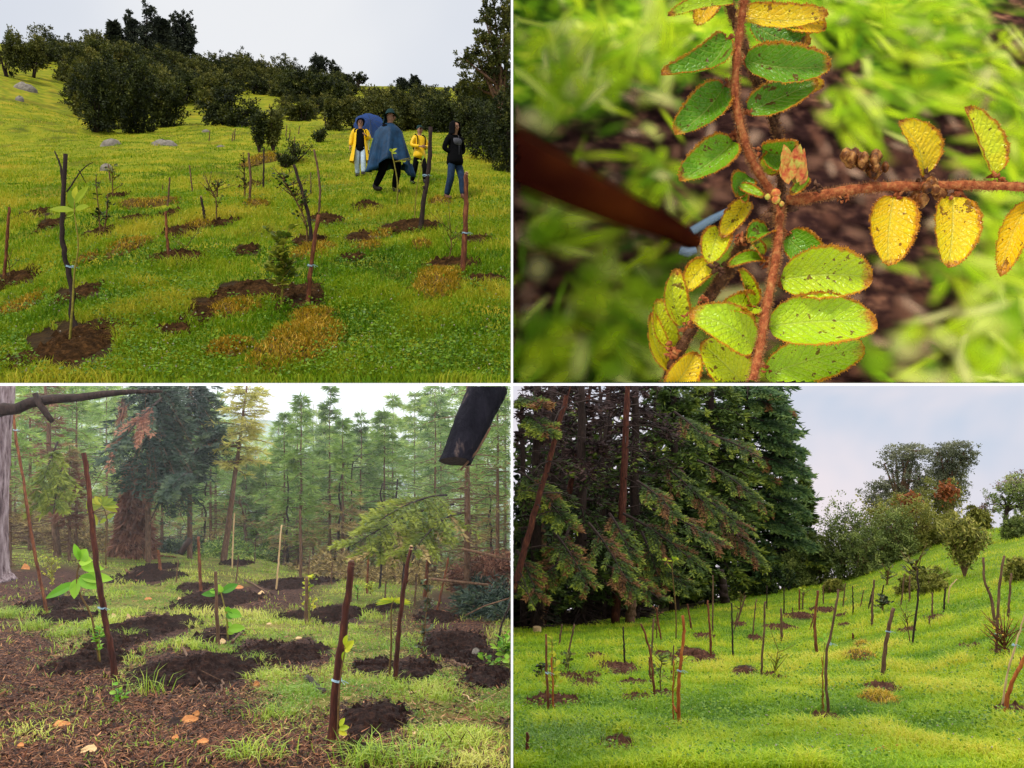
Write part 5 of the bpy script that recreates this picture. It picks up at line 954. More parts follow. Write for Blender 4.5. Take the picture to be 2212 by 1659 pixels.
LV = [((930, 170), (645, 325), 160, .16, -.20, 1, .62, .1, -.05), ((918, 375), (702, 582), 165, .12, -.06, 1, .8, .1, -.05), ((955, 612), (722, 782), 165, .22, -.05, 1, .75, .12, -.05), ((1005, 262), (1380, 285), 158, .16, .08, 1, .8, .15, -.1), ((1018, 480), (1322, 345), 148, .13, .02, .95, 1, .1, -.02),
      ((1080, 655), (1242, 628), 150, .16, .18, 1, .3, .1, .05), ((1085, 740), (1190, 640), 95, .66, 0, 1, .9, .1, .12), ((965, 62), (1368, 62), 120, .84, .1, .9, 1, .2, -.15), ((955, 5), (672, 68), 60, .42, .05, 1, 1, .1, -.1), ((1035, 100), (1290, 190), 130, .06, .1, 1, 1, .05, .25), ((865, -10), (800, 110), 90, .92, 0, 1, 1, .1, .1), ((1180, 100), (1360, 120), 90, .9, 0, 1, .6, .1, .2), ((1150, 330), (1350, 370), 90, .9, .15, 1, .6, .1, .2),
      ((1782, 755), (1672, 520), 165, .84, .05, 1, .85, .08, 0), ((2085, 755), (1955, 462), 175, .68, .0, 1, .8, .08, 0), ((1650, 850), (1625, 1150), 185, .86, .03, 1, .9, .12, -.05), ((1905, 850), (1885, 1158), 180, .80, -.02, 1, .95, .1, -.05), ((2235, 880), (2110, 1195), 120, .9, .05, 1, .5, .1, 0),
      ((1185, 1020), (1355, 1132), 130, .2, .08, 1, .95, .1, 0), ((1160, 1208), (1560, 1200), 205, .50, -.02, 1, .9, .12, -.08), ((1108, 1410), (1580, 1395), 225, .42, -.02, .95, 1, .14, -.12), ((1095, 1625), (1525, 1500), 190, .36, -.03, 1, 1, .1, -.02), ((1045, 1500), (762, 1350), 175, .46, .05, 1, 1, .14, -.08), ((1060, 1325), (905, 1330), 150, .48, -.12, 1, .4, .1, -.02), ((1040, 1320), (980, 1158), 90, .52, 0, .7, .6, .1, 0),
      ((1090, 1120), (930, 1152), 60, .36, .08, 1, .7, .1, 0), ((1110, 1000), (1020, 1050), 105, .22, .1, 1, .5, .1, 0), ((1080, 1110), (1020, 1030), 60, .42, 0, 1, .7, .1, -.03), ((1015, 870), (905, 1030), 90, .80, .02, 1, .8, .1, .1), ((900, 985), (850, 1142), 115, .66, .02, 1, .85, .1, .1), ((856, 1130), (745, 1262), 100, .76, .05, 1, .85, .1, .15), ((740, 1405), (705, 1158), 110, .62, -.12, 1, .8, .1, .15), ((690, 1500), (625, 1290), 110, .66, -.1, 1, .7, .1, .2), ((690, 1600), (598, 1350), 100, .72, -.12, 1, .7, .1, .22),
      ((1005, 1665), (815, 1480), 190, .62, .02, 1, 1, .12, .0), ((690, 1690), (800, 1520), 130, .82, .0, 1, .9, .1, .1), ((1025, 765), (965, 850), 95, .18, .1, 1, 1, .1, 0), ((1000, 800), (1010, 880), 50, .3, .1, 1, .6, .1, 0), ((1280, 765), (1200, 840), 40, .36, 0, 1, 1, .1, -.12), ((985, 800), (1090, 850), 40, .4, .0, 1, 1, .1, -.1), ((1250, 1310), (1400, 1330), 60, .9, 0, 1, 1, .1, .1), ((960, 1560), (1030, 1530), 70, .95, 0, 1, 1, .1, .1)]
LV += [((2420, 820), (2330, 520), 170, .7, .05), ((2500, 860), (2480, 1150), 170, .84, .03), ((2650, 870), (2640, 1150), 160, .6, .03), ((2600, 850), (2660, 560), 160, .5, .05)]
for q in LV: leafTR(*q)
# bud scales
bd = MB()
for k in range(26):
    f = k / 26.; a = k * 2.4; c = pt('TR', 1215 + 28 * math.cos(a) * (1 - .5 * f), 800 - 100 * f, YB - .2 - .04 * math.sin(a)); d = nrm(A(.35 * math.cos(a), -.3 * abs(math.sin(a)), .8)); leafgrid(bd, c, c + d * .13, A(math.cos(a) * .4, -1, .1), .065, .5, 4, .3, -.1)
bd.build('bud', M['budc'], plant, smooth=True, keep=keepf('TR')); bd = MB()
for (X, Y, r) in [(1140, 835, 22), (1140, 862, 20), (1105, 850, 14), (1165, 880, 12)]:
    c = pt('TR', X, Y, YB - .22); s = r * U * YB; lathe(bd, [(.001, s), (s * .6, s * .7), (s, 0), (s * .7, -s * .7), (.001, -s)], c, 12)
bd.build('bud', M['budc'], plant, smooth=True)
for cx, cy in [(1570, 715), (1740, 870), (1830, 825), (1500, 690)]:
    mb = MB(); k = 9 if cx < 1700 else 5
    for _ in range(k):
        c = pt('TR', cx + rs.normal() * 28, cy + rs.normal() * (36 if cx == 1570 else 14), YB - .08 + .05 * rs.normal()); s = .052 * (.7 + .5 * rs.rand()); lathe(mb, [(.001, s * 1.1), (s * .5, s * .8), (s * .85, 0), (s * .55, -s * .7), (.001, -s)], c, 10, sx=.8 + .4 * rs.rand())
        tube(mb, [c, pt('TR', cx, cy + 60 if cx == 1570 else cy - 20, YB - .05)], .008, 5)
    mb.build('seed_cluster', M['seed'], plant, smooth=True)
# ================================================================== LOWER LEFT: clearing in a conifer wood
reseed(31)
ground('BL', M['gBL'], 'forest_ground', 165, -900, 2210)
def blm(X, Y, x, y):
    return (litter(X, Y) + .55 * (rs.rand(len(X)) - .5) < .22) & (fbm(x * 1.9, y * 1.9, 33) + .4 * (rs.rand(len(X)) - .5) > .50) & (y < 34)
grass('BL', 150000, -150, 2212, 5.6, 40, M['grBL'], 'grass', 'patchy fresh green grass between the dark soil heaps of the forest clearing', h=.055, hk=.003, pmask=blm, w0=.0055, tone=.06)
def blm2(X, Y, x, y): return (fbm(x * 2.5, y * 2.5, 43) + .3 * (rs.rand(len(X)) - .5) > .62) & (y < 20)
grass('BL', 22000, -150, 2212, 5.6, 20, M['grBL'], 'grass', 'sparse green weeds pushing through the brown litter of the forest clearing', h=.05, pmask=blm2, w0=.006)
# needle litter and crumbs lying flat
def litterbits(n, mat, name, label, ln, wd, msk, far=18, ex=1.5):
    u = (2350 * rs.rand(n) - 2212 - 140) * U; near = 5.6; a, b = near ** (1 - ex), far ** (1 - ex); y = (a + (b - a) * rs.rand(n)) ** (1 / (1 - ex)); x = u * y; z = terr('BL', x, y); X = u / U + 2212; Y = -z / y / U; k = msk(X, Y); x, y, z = x[k], y[k], z[k]; n = len(x)
    C = np.stack([x, y, z + .006 + .015 * rs.rand(n)], 1); D = nrm(rs.normal(size=(n, 3)) * A(1, 1, .25)); N = nrm(rs.normal(size=(n, 3)) * .6 + A(0, 0, 1)); mb = MB(); cards(mb, C, D, N, ln * (.5 + rs.rand(n)), wd * (.6 + .8 * rs.rand(n)), rs.rand(n)); o = mb.build(name, mat, origin=(0, 0, 0), keep=keepf('BL')); tag(o, label, 'litter'); o['kind'] = 'stuff'
litterbits(95000, M['needles'], 'needle_litter', 'reddish brown fallen needles covering the bare ground of the forest clearing', .075, .0042, lambda X, Y: (litter(X, Y) + .5 * (rs.rand(len(X)) - .5) > .15) & ~inpatch('BL', X, Y, .8))
M['straw'] = foliage('yellow_straw', [(.0, (.16, .10, .03)), (.5, (.38, .28, .08)), (1, (.6, .48, .2))], .2, .7, 2, .2)
litterbits(30000, M['straw'], 'straw_litter', 'yellowish straw and moss bits lying between the grass of the forest clearing', .07, .006, lambda X, Y: (litter(X, Y) < .5) & (fbm(X / 120., Y / 70., 13) > .42) & ~inpatch('BL', X, Y, .9), 26)
litterbits(9000, M['needles'], 'twig_litter', 'brown twigs and bark crumbs strewn thinly between the grass of the forest clearing', .10, .012, lambda X, Y: (fbm(X / 90., Y / 60., 3) > .45) & ~inpatch('BL', X, Y, .9), 26)
M['crumb'] = foliage('black_soil_crumbs', [(.0, (.006, .004, .003)), (.6, (.03, .017, .013)), (1, (.09, .05, .03))], .0, .9, 3, .2)
litterbits(45000, M['crumb'], 'soil_crumbs', 'small black soil crumbs on and around the bare ground of the clearing', .03, .02, lambda X, Y: (litter(X, Y) > .1) | inpatch('BL', X, Y, 1.15), 20)
clump('BL', SOIL['BL'], M['soil'], 'soil_heap', 'black heap of dug soil in the forest clearing, {} from the left', 'soil heap', 'black soil heaps in the forest clearing', h=.24)
# stakes
G = 'stakes in the forest clearing'
stake('BL', [(500, 1272), (480, 1150), (452, 1000), (420, 800), (398, 600), (380, 430), (362, 300)], 13, M['deepred'], 'very tall brown stake on the left of the clearing, tied to a big leaved sapling', grp=G, tie=(440, 968))
stake('BL', [(1427, 1565), (1450, 1320), (1478, 1100), (1500, 930), (1522, 770)], 17, M['deepred'], 'thick dark red stake nearest the viewer in the forest clearing', grp=G, tie=(1454, 1282), tipmat=M['brownbark'])
stake('BL', [(1708, 1285), (1722, 1080), (1745, 880), (1776, 700)], 10, M['deepred'], 'tall dark stake between the fern like sapling and the glossy sapling', grp=G, tipmat=M['pale'])
stake('BL', [(1835, 925), (1845, 800), (1850, 688)], 8, M['redbark'], 'reddish stake with a pale split top right of the tallest dark ones', grp=G, tipmat=M['pale'])
stake('BL', [(1887, 988), (1915, 860), (1938, 750)], 5, M['redbark'], 'thin reddish stake leaning right beside the debris pile', grp=G)
stake('BL', [(942, 1127), (936, 980), (932, 810)], 8, M['brownbark'], 'brown stake beside the sapling with mint green leaves', grp=G)
stake('BL', [(868, 905), (862, 790), (857, 660)], 7, M['redbark'], 'reddish brown stake standing in the soil just left of the middle', grp=G)
stake('BL', [(693, 808), (684, 718)], 7, M['redbark'], 'short reddish stake in a small hole before the brown dead tree', grp=G)
stake('BL', [(1322, 1035), (1325, 835)], 8, M['brownbark'], 'straight brown stake beside the bushy sapling at the middle', grp=G)
stake('BL', [(205, 990), (170, 830), (130, 620), (105, 440), (72, 250), (55, 100), (46, 30)], 6.5, M['redbark'], 'very long thin red pole leaning on the pale trunk at the left', grp=G, tie=(66, 200))
stake('BL', [(1193, 888), (1205, 750), (1216, 610)], 4, M['pale'], 'thin pale stake at the middle of the crest', grp=G)
stake('BL', [(1299, 838), (1299, 700), (1296, 545)], 6, M['brownbark'], 'long thin brown pole at the middle of the crest', grp=G)
stake('BL', [(1585, 905), (1592, 730)], 5, M['redbark'], 'thin reddish stake before the low drooping branch', grp=G)
stake('BL', [(1735, 905), (1750, 735)], 5, M['darkbark'], 'thin dark stake just behind the fern like sapling', grp=G)
stake('BL', [(1640, 885), (1650, 760)], 5, M['darkbark'], 'short dark stake under the drooping branch', grp=G)
stake('BL', [(1002, 795), (1012, 560)], 3.2, M['pale'], 'thin yellowish pole behind the middle heap', grp=G)
stake('BL', [(1515, 942), (1518, 860)], 5, M['brownbark'], 'short stake right behind the thick front stake', grp=G)
stake('BL', [(2140, 1192), (2165, 1050), (2205, 945)], 5, M['darkbark'], 'thin dark leaning stick at the right edge of the clearing', grp=G)
for bx, by, tx, ty, r in [(1330, 870, 1340, 720, 3), (1020, 860, 1030, 740, 3), (1790, 960, 1800, 820, 4), (1660, 960, 1668, 850, 3.5), (1430, 870, 1436, 770, 3), (760, 860, 770, 760, 3), (1960, 900, 1972, 800, 3), (330, 760, 322, 640, 3.5), (1100, 770, 1104, 680, 2.5), (620, 760, 616, 690, 2.5)]:
    stake('BL', [(bx, by), (tx, ty)], r, M['brownbark'], auto='thin short stick far back in the forest clearing, {} from the left', grp=G)
G = 'saplings in the forest clearing'
sapling('BL', [(432, 1222), (412, 1080), (385, 980), (345, 905), (332, 840), (345, 760)], 6, .2, .1, 0, M['lfgrn'], 'sapling with large bright green leaves tied to the very tall stake', grp=G, smat=M['stem'],
        tops=[(345, 770, 375, 708, 62), (350, 790, 450, 795, 44), (345, 830, 420, 880, 62), (350, 835, 490, 838, 50), (335, 840, 320, 925, 52), (330, 860, 195, 920, 44), (345, 760, 320, 685, 30), (340, 840, 440, 850, 50), (340, 765, 400, 760, 50)])
sapling('BL', [(430, 1222), (428, 1130), (432, 1060)], 5, .09, .05, 34, M['lfgrn'], 'small green leaved shoot at the foot of the very tall stake', grp=G, smat=M['greenstem'])
sapling('BL', [(457, 782), (458, 680), (462, 590), (445, 520)], 4, .13, .06, 0, M['lfyel'], 'thin sapling with a bright leafy tuft behind the very tall stake', grp=G, smat=M['stem'],
        tops=[(440, 520, 440 + 75 * math.cos(a), 530 - 52 * math.sin(a), 26) for a in np.linspace(-.4, 3.6, 11)] + [(462, 580, 495, 560, 22), (462, 585, 430, 600, 22), (400, 560, 375, 500, 26), (402, 560, 420, 610, 24)])
sapling('BL', [(985, 1105), (978, 1000), (955, 905)], 4.5, .15, .08, 0, M['lfgrn'], 'sapling with mint green leaves beside the brown stake', grp=G, smat=M['greenstem'],
        tops=[(958, 900, 1030, 862, 40), (958, 900, 945, 862, 30), (950, 905, 870, 905, 30), (985, 985, 1045, 1000, 42), (985, 985, 1000, 1015, 30), (985, 985, 985, 960, 28), (985, 1060, 1060, 1050, 40), (985, 1060, 1010, 1078, 30), (985, 1045, 1000, 1030, 26), (945, 900, 905, 888, 26)])
sapling('BL', [(1335, 1030), (1335, 940), (1325, 850)], 4, .08, .045, 90, M['lfyel'], 'bushy yellow green sapling at the middle stake', grp=G, twigs=8, twl=.15, smat=M['greenstem'])
sapling('BL', [(1820, 1165), (1835, 1050), (1850, 900)], 4, .07, .035, 150, M['lfdark'], 'slender sapling with glossy dark leaves', grp=G, twigs=10, twl=.1, t0=.15)
sapling('BL', [(1680, 1275), (1690, 1130), (1690, 980), (1700, 935)], 5, .1, .03, 0, M['lfyel'], 'thin sapling with a fern like yellow green top', grp=G, tops=[(1700, 940, 1700 + 80 * math.cos(a), 945 - 30 * math.sin(a), 10) for a in np.linspace(-.3, 3.4, 14)])
sapling('BL', [(1458, 1585), (1462, 1400), (1475, 1240), (1492, 1150)], 4.5, .1, .05, 0, M['lfyel'], 'thin sapling with a few yellow leaves beside the thick front stake', grp=G, tops=[(1490, 1150, 1530, 1105, 34), (1490, 1155, 1480, 1195, 22), (1490, 1145, 1515, 1150, 28), (1465, 1490, 1510, 1480, 26), (1465, 1480, 1490, 1440, 24), (1462, 1500, 1500, 1515, 22), (1488, 1130, 1500, 1080, 24)])
sapling('BL', [(225, 870), (222, 780)], 4, .06, .035, 110, M['lfyel'], 'low bushy light green sapling left of the big leaves', grp=G, twigs=14, twl=.22, t0=.1, smat=M['greenstem'])
sapling('BL', [(2185, 1215), (2180, 1140)], 5, .12, .05, 75, M['lfgrn'], 'bright green leafy sapling at the right edge of the clearing', grp=G, twigs=8, twl=.15, t0=.05, smat=M['greenstem'])
sapling('BL', [(1545, 935), (1545, 880)], 3, .08, .04, 34, M['lfgrn'], 'tiny fresh sapling behind the thick front stake', grp=G, twigs=4, twl=.1, t0=.1)
sapling('BL', [(1600, 910), (1605, 860)], 3, .10, .05, 40, M['lfyel'], 'tiny yellowish sapling right of the tiny fresh one', grp=G, twigs=4, twl=.12, t0=.1)
sapling('BL', [(525, 1385), (515, 1345)], 3, .07, .04, 26, M['lfgrn'], 'small weed with round green leaves on the brown litter', grp=G, t0=.0, twigs=4, twl=.08)
sapling('BL', [(255, 960), (250, 890)], 3, .06, .03, 30, M['lfdark'], 'small dark leaved shoot beside the red pole', grp=G, t0=.1, twigs=4, twl=.1)
sapling('BL', [(2130, 1240), (2150, 1200)], 3, .10, .05, 30, M['lfgrn'], 'low green leaves right of the last heap', grp=G, t0=0., twigs=4, twl=.14)
# tufts
for (X, Y, k, hh, lb) in [(655, 1340, 46, .26, 'long grass tuft on the soil left of the middle'), (1590, 1650, 150, .22, 'long grass tuft at the bottom edge right of the front stake'), (1820, 1655, 180, .2, 'long grass tuft at the bottom edge on the right'), (1090, 1620, 120, .16, 'grass tuft at the bottom edge in the middle'), (30, 1010, 200, .2, 'grass tuft at the left edge below the pale trunk'), (150, 1060, 160, .2, 'grass tuft beside the red pole foot'), (280, 1090, 160, .16, 'grass tuft left of the very tall stake'), (1200, 1440, 130, .14, 'grass tuft left of the front stake'), (1100, 1200, 60, .14, 'grass tuft before the largest heap'), (560, 1090, 70, .14, 'grass tuft right of the very tall stake')]:
    b = at('BL', X, Y); mb = MB(); P = b + rs.normal(size=(k, 3)) * A(.10, .10, 0); P[:, 2] = terr('BL', P[:, 0], P[:, 1]); blades(mb, P, hh * (.5 + .7 * rs.rand(k)), .008, .5 + .9 * rs.rand(k), .35 + .5 * rs.rand(k)); tag(mb.build('grass_tuft', M['grBL'], origin=b, keep=keepf('BL')), lb + ' of the forest clearing', 'grass tuft')
# fallen wood
def stick_on_ground(p, pts, r, mat, label, name='fallen_branch', cat='branch', lift=.02, tip=None, tw=0):
    P = np.array([at(p, X, Y, lift) for X, Y in pts]); mb = MB(); f = np.linspace(0, len(P) - 1, 12); i = np.clip(f.astype(int), 0, len(P) - 2); g = (f - i)[:, None]; Q = P[i] * (1 - g) + P[i + 1] * g + rs.normal(size=(12, 3)) * .008; y = P[:, 1].mean(); tube(mb, Q, r * U * y * np.linspace(1.1, .75, 12), 8, .5, jit=.2)
    for _ in range(tw):
        q = Q[rs.randint(2, 11)]; tube(mb, [q, q + A(rs.normal() * .2, rs.normal() * .2, .05 + .12 * rs.rand())], r * U * y * .35, 4)
    return tag(mb.build(name, mat, origin=P[0], smooth=True, keep=keepf(p)), label, cat)
for q in [([(1325, 1275), (1405, 1345)], 13, 'darkbark', 'short thick dark log piece beside the front stake', 'log'), ([(780, 1110), (820, 1215), (885, 1328)], 6, 'brownbark', 'bent brown stick lying down the slope in front of the heap', 'stick'), ([(968, 1275), (955, 1345)], 5, 'brownbark', 'short brown stick upright on the large middle heap', 'stick'), ([(1755, 1352), (1828, 1330)], 6, 'pale', 'short pale stick lying on the grass at the lower right', 'stick'),
          ([(1890, 1400), (1800, 1360)], 3, 'brownbark', 'thin brown twig right of the pale stick', 'twig'), ([(1895, 1480), (1980, 1540), (2075, 1610)], 3.5, 'pale', 'long thin twig in the grass at the lower right corner', 'twig'), ([(2060, 1480), (2090, 1520), (2070, 1600)], 4, 'brownbark', 'curved twig at the lower right corner', 'twig'), ([(660, 1460), (620, 1530), (590, 1590)], 4, 'redbark', 'thin reddish twig on the litter at the bottom', 'twig'), ([(485, 1118), (592, 1108)], 7, 'brownbark', 'short greyish stick right of the very tall stake', 'stick'),
          ([(570, 735), (680, 745), (760, 752)], 5, 'redbark', 'reddish stick lying below the brown dead tree', 'stick'), ([(540, 745), (640, 728)], 3.5, 'brownbark', 'thin stick crossing the reddish one', 'stick'), ([(1060, 850), (1150, 900), (1170, 920)], 4, 'brownbark', 'brown stick on the litter at the middle of the clearing', 'stick'), ([(1950, 1205), (2080, 1260)], 6, 'brownbark', 'brown stick across the right heap', 'stick'), ([(1860, 1100), (1960, 1160)], 4, 'darkbark', 'dark twig above the right heap', 'twig'),
          ([(545, 810), (590, 860)], 5, 'redbark', 'reddish stick below the upper left heap', 'stick'), ([(1000, 1120), (1055, 1070)], 5, 'brownbark', 'curved stick beside the brown stake', 'stick'), ([(1550, 1510), (1600, 1560), (1640, 1580)], 3, 'brownbark', 'thin twig on the front right heap', 'twig'), ([(470, 1000), (330, 985)], 4, 'brownbark', 'thin stick on the left heap', 'stick'), ([(1990, 1350), (2080, 1400)], 3, 'pale', 'thin pale twig in the right grass', 'twig'), ([(180, 1310), (340, 1345)], 3, 'brownbark', 'thin yellowish twig on the left litter', 'twig')]:
    stick_on_ground('BL', q[0], q[1], M[q[2]], q[3] + (' in the clearing' if len(q[3].split()) < 9 else ''), name='fallen_' + q[4], cat=q[4], tw=1 if q[1] < 6 else 0)
def chip(p, X, Y, w, h, mat, label, ang=0.):
    w, h = w * .8, h * .8
    b = at(p, X, Y, .03); s = U * b[1]; pts = np.array([(-1, -.2), (-.75, -.9), (.2, -.75), (1, -.5), (.9, .1), (.3, .7), (-.4, .9)]) * (1 + .15 * rs.normal(size=(7, 2))); c, sn = math.cos(ang), math.sin(ang); x = (pts[:, 0] * c - pts[:, 1] * sn) * w * s; y = (pts[:, 0] * sn + pts[:, 1] * c) * w * s * .7; z = pts[:, 1] * h * s * .9
    V = np.stack([b[0] + x, b[1] + y, b[2] + z + .01], 1); V2 = V - A(0, 0, .014); mb = MB().add(np.concatenate([V, V2]), np.array([[i, (i + 1) % 7, 7 + (i + 1) % 7, 7 + i] for i in range(7)])); mb.F.append(np.arange(7)[None]); mb.F.append(7 + np.arange(7)[None, ::-1]); return tag(mb.build('wood_chip', mat, origin=b), label, 'wood chip')
M['orangewood'] = rough_mat('orange_wood', [(.3, (.22, .07, .02)), (.6, (.45, .19, .06)), (.8, (.55, .3, .12))], 12, (1, 1, .3), bump=.3)
for q in [(385, 1600, 44, 18, 'pale', 'pale yellow wood chip at the bottom left of the clearing'), (815, 1468, 46, 16, 'orangewood', 'long orange wood chip on the litter at the lower middle'), (850, 1443, 20, 14, 'orangewood', 'upturned orange chip end beside the long orange chip'), (755, 1480, 30, 22, 'darkbark', 'black charred bark piece left of the long orange chip'), (270, 1488, 48, 8, 'orangewood', 'thin orange splinter on the left litter'), (1128, 912, 20, 13, 'pale', 'round pale wood slice at the middle of the clearing'),
          (1030, 884, 26, 9, 'orangewood', 'pinkish chip left of the round pale slice'), (760, 1550, 22, 8, 'orangewood', 'small orange chip below the charred piece'), (880, 1565, 30, 8, 'orangewood', 'flat brown chip at the lower middle'), (90, 1583, 22, 6, 'orangewood', 'small flat chip at the bottom left edge'), (555, 1015, 12, 14, 'pale', 'small white chip on the left soil heap'), (585, 1055, 12, 10, 'pale', 'second small white chip, lower on the left soil heap'), (490, 1010, 12, 12, 'pale', 'small cream chip beside the very tall stake'),
          (960, 1122, 20, 14, 'pale', 'pale chip at the foot of the brown stake'), (1108, 1310, 18, 14, 'orangewood', 'brown chip on the large middle heap'), (110, 800, 22, 24, 'orangewood', 'orange end of a cut piece left of the red pole'), (1165, 1045, 12, 5, 'pale', 'small white chip on the grass behind the largest heap'), (1290, 1108, 16, 4, 'pale', 'thin pale chip on the back of the largest heap'), (640, 935, 20, 6, 'orangewood', 'small pinkish chip below the upper left heap'), (775, 935, 10, 8, 'pale', 'small white chip left of the middle heap'), (905, 1085, 10, 5, 'pale', 'small white chip left of the brown stake'), (1790, 1530, 12, 5, 'pale', 'small pale chip at the lower right')]:
    chip('BL', q[0], q[1], q[2], q[3], M[q[4]], q[5], rs.rand() * .8 - .4)
# pale trunk and overhead limb at the left, cut log hanging in from above at the right
b = pt('BL', 20, 800, 11); s = U * 11; tt = thing('pale_barked_tree', 'pale grey barked tree trunk with a dark limb at the left edge of the clearing', 'tree', b)
P = np.array([pt('BL', X, Y, 11) for X, Y in [(10, 850), (5, 780), (2, 600), (8, 400), (16, 220), (26, 100), (34, 0.9)]]); f = np.linspace(0, 6, 40); P = np.stack([np.interp(f, np.arange(7), P[:, k]) for k in range(3)], 1); P[:, 2] = np.minimum(P[:, 2], -.016)
mb = MB(); an = np.arange(24); rr = np.interp(np.linspace(0, 1, 40), [0, .08, .3, 1], [60, 34, 30, 30]) * s; tube(mb, P, rr, 24, .5, jit=.12); mb.build('trunk', M['greybark'], tt, smooth=True)
mb = MB(); P = np.array([pt('BL', X, Y, 10.6) for X, Y in [(-60, 130), (20, 85), (70, 62), (130, 42), (230, 32), (340, 30), (450, 22), (560, 12), (700, 4)]]); P[:, 2] = np.minimum(P[:, 2], -.30 * np.array([1, 1, 1, .75, .6, .55, .4, .3, .3])); tube(mb, P, np.array([30, 26, 23, 21, 19, 17, 14, 10, 6]) * s, 12, .5, jit=.2); mb.build('limb', M['darkbark'], tt, smooth=True, keep=keepf('BL'))
mb = MB(); P = [pt('BL', X, Y, 10.5) for X, Y in [(150, 40), (170, 85), (205, 135), (228, 162)]]; tube(mb, P, np.array([11, 13, 12, 10]) * s, 10, .5, jit=.15); mb.build('broken_branch', M['darkbark'], tt, smooth=True)
y = 6.4; s = U * y; lo = pt('BL', 1968, 320, y); P = np.array([pt('BL', 1968 + (2115 - 1968) * q, 335 - (335 - 1) * q, y + .25 * q) for q in np.linspace(0, 1, 30)]); tl = thing('hanging_log', 'thick dark log end hanging down into the upper right of the clearing', 'log', lo)
dirv = nrm(P[-1] - P[0]); e1 = nrm(np.cross(dirv, A(0, 1, 0))); e2 = np.cross(dirv, e1); an = np.linspace(0, 2 * np.pi, 40, endpoint=False); V = []
for q, c in zip(np.linspace(0, 1, 30), P):
    r = s * (66 + 20 * q) * (1 + .16 * (fbm(np.cos(an) * 2 + 5, np.sin(an) * 2 + q * 5, 3) - .5) + .08 * (vnoise(an * 7, an * 0 + q * 9) - .5)); V.append(c + e1 * (np.cos(an) * r)[:, None] + e2 * (np.sin(an) * r)[:, None] + (dirv * (-.04 * np.cos(an))[:, None] if q == 0 else 0))
V = np.array(V).reshape(-1, 3); V[:, 2] = np.minimum(V[:, 2], -.016); i = np.arange(29)[:, None] * 40; j = np.arange(40)[None]; j2 = (j + 1) % 40; mb = MB().add(V, np.stack(np.broadcast_arrays(i + j, i + j2, i + 40 + j2, i + 40 + j), -1).reshape(-1, 4))
M['logbark'] = rough_mat('blue_black_bark', [(.35, (.003, .003, .005)), (.60, (.012, .011, .016)), (.68, (.10, .07, .06)), (.75, (.25, .17, .12))], 5, (1, 1, .3), rough=.95, bump=1, dist=.08, spec=.08)
mb.build('bark', M['logbark'], tl, smooth=True); mb = MB().add(V[:40] + dirv * .004, np.arange(40)[None]); mb.build('cut_face', M['darkbark'], tl)
mb = MB(); tube(mb, [pt('BL', 1990, 372, y - .02), pt('BL', 2062, 290, y - .02), pt('BL', 2118, 190, y + .05)], .008, 6); mb.build('split_edge', M['brownbark'], tl)
# ---- conifers of the wood
M['firgreen'] = foliage('light_fir_needles', [(.0, (.02, .06, .014)), (.4, (.085, .17, .03)), (.7, (.22, .34, .06)), (1, (.48, .56, .13))], .35, .6, .25, .3)
M['firblue'] = foliage('blue_green_fir_needles', [(.0, (.02, .05, .014)), (.4, (.07, .14, .035)), (.7, (.19, .30, .07)), (1, (.42, .52, .14))], .35, .6, .25, .3)
M['firdark'] = foliage('dark_fir_needles', [(.0, (.004, .012, .009)), (.45, (.012, .032, .020)), (.8, (.035, .06, .03)), (1, (.08, .11, .04))], .1, .6, .3, .25)
M['firyel'] = foliage('yellowing_fir_needles', [(.0, (.16, .17, .03)), (.5, (.38, .37, .06)), (1, (.6, .50, .14))], .3, .6, .3, .3)
M['dead'] = foliage('red_brown_dead_needles', [(.0, (.05, .018, .012)), (.5, (.17, .065, .04)), (1, (.36, .17, .10))], .15, .8, .4, .3)
M['deadyel'] = foliage('olive_brown_dead_needles', [(.0, (.08, .06, .02)), (.5, (.24, .17, .06)), (1, (.45, .33, .12))], .1, .8, .4, .3)
G = 'conifers around the forest clearing'
def fir(X, d, top, wpx, mat, label=None, auto=None, nb=110, bare=.1, dead=.25, dm='dead', tr=.10, tone=0, cl=None, droop=.3, lean=0, name='fir_tree', **k):
    y = d; x = (X - 2212) * U * y; b = A(x, y, float(terr('BL', x, y))); zt = vY('BL', top) * y; H = zt - b[2]; c = cl or (.0075 * y)
    return conifer('BL', b, H, wpx * 1.25 * U * y / 2, tr * .75, M[mat], M['brownbark'] if tr < .2 else M['darkbark'], label, auto, G, nb=nb, bare=bare, deadbelow=dead, dmat=M[dm], tone=tone, cl=c, cw=c * (.13 if mat != 'firdark' else .25), var=.35, tw=.42, pw=.65, droop=droop, lean=lean, name=name, cat='conifer', **k)
AL2 = 'pale green conifer in the far rows behind the clearing, {} from the left'; AL3 = 'green conifer in the near rows behind the clearing, {} from the left'
for k in range(30):
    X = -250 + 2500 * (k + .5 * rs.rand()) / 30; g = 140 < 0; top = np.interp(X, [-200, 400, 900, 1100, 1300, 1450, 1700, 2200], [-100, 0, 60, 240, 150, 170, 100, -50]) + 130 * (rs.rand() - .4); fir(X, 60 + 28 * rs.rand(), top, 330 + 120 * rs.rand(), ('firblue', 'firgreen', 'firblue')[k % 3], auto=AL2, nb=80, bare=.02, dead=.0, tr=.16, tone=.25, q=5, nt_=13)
for k in range(34):
    X = -150 + 2400 * (k + .7 * rs.rand()) / 34; top = np.interp(X, [-200, 400, 900, 1120, 1250, 1400, 1560, 1700, 2200], [-300, -150, 60, 330, 130, 110, 260, 60, -350]) + 140 * (rs.rand() - .5); fir(X, 36 + 18 * rs.rand(), top, 250 + 130 * rs.rand(), ('firgreen', 'firblue', 'firgreen', 'firgreen')[k % 4], auto=AL3, nb=84, bare=.08, dead=.10 + .15 * rs.rand(), tr=.10, tone=.06, q=5, nt_=14, dead_n=60, dm='deadyel')
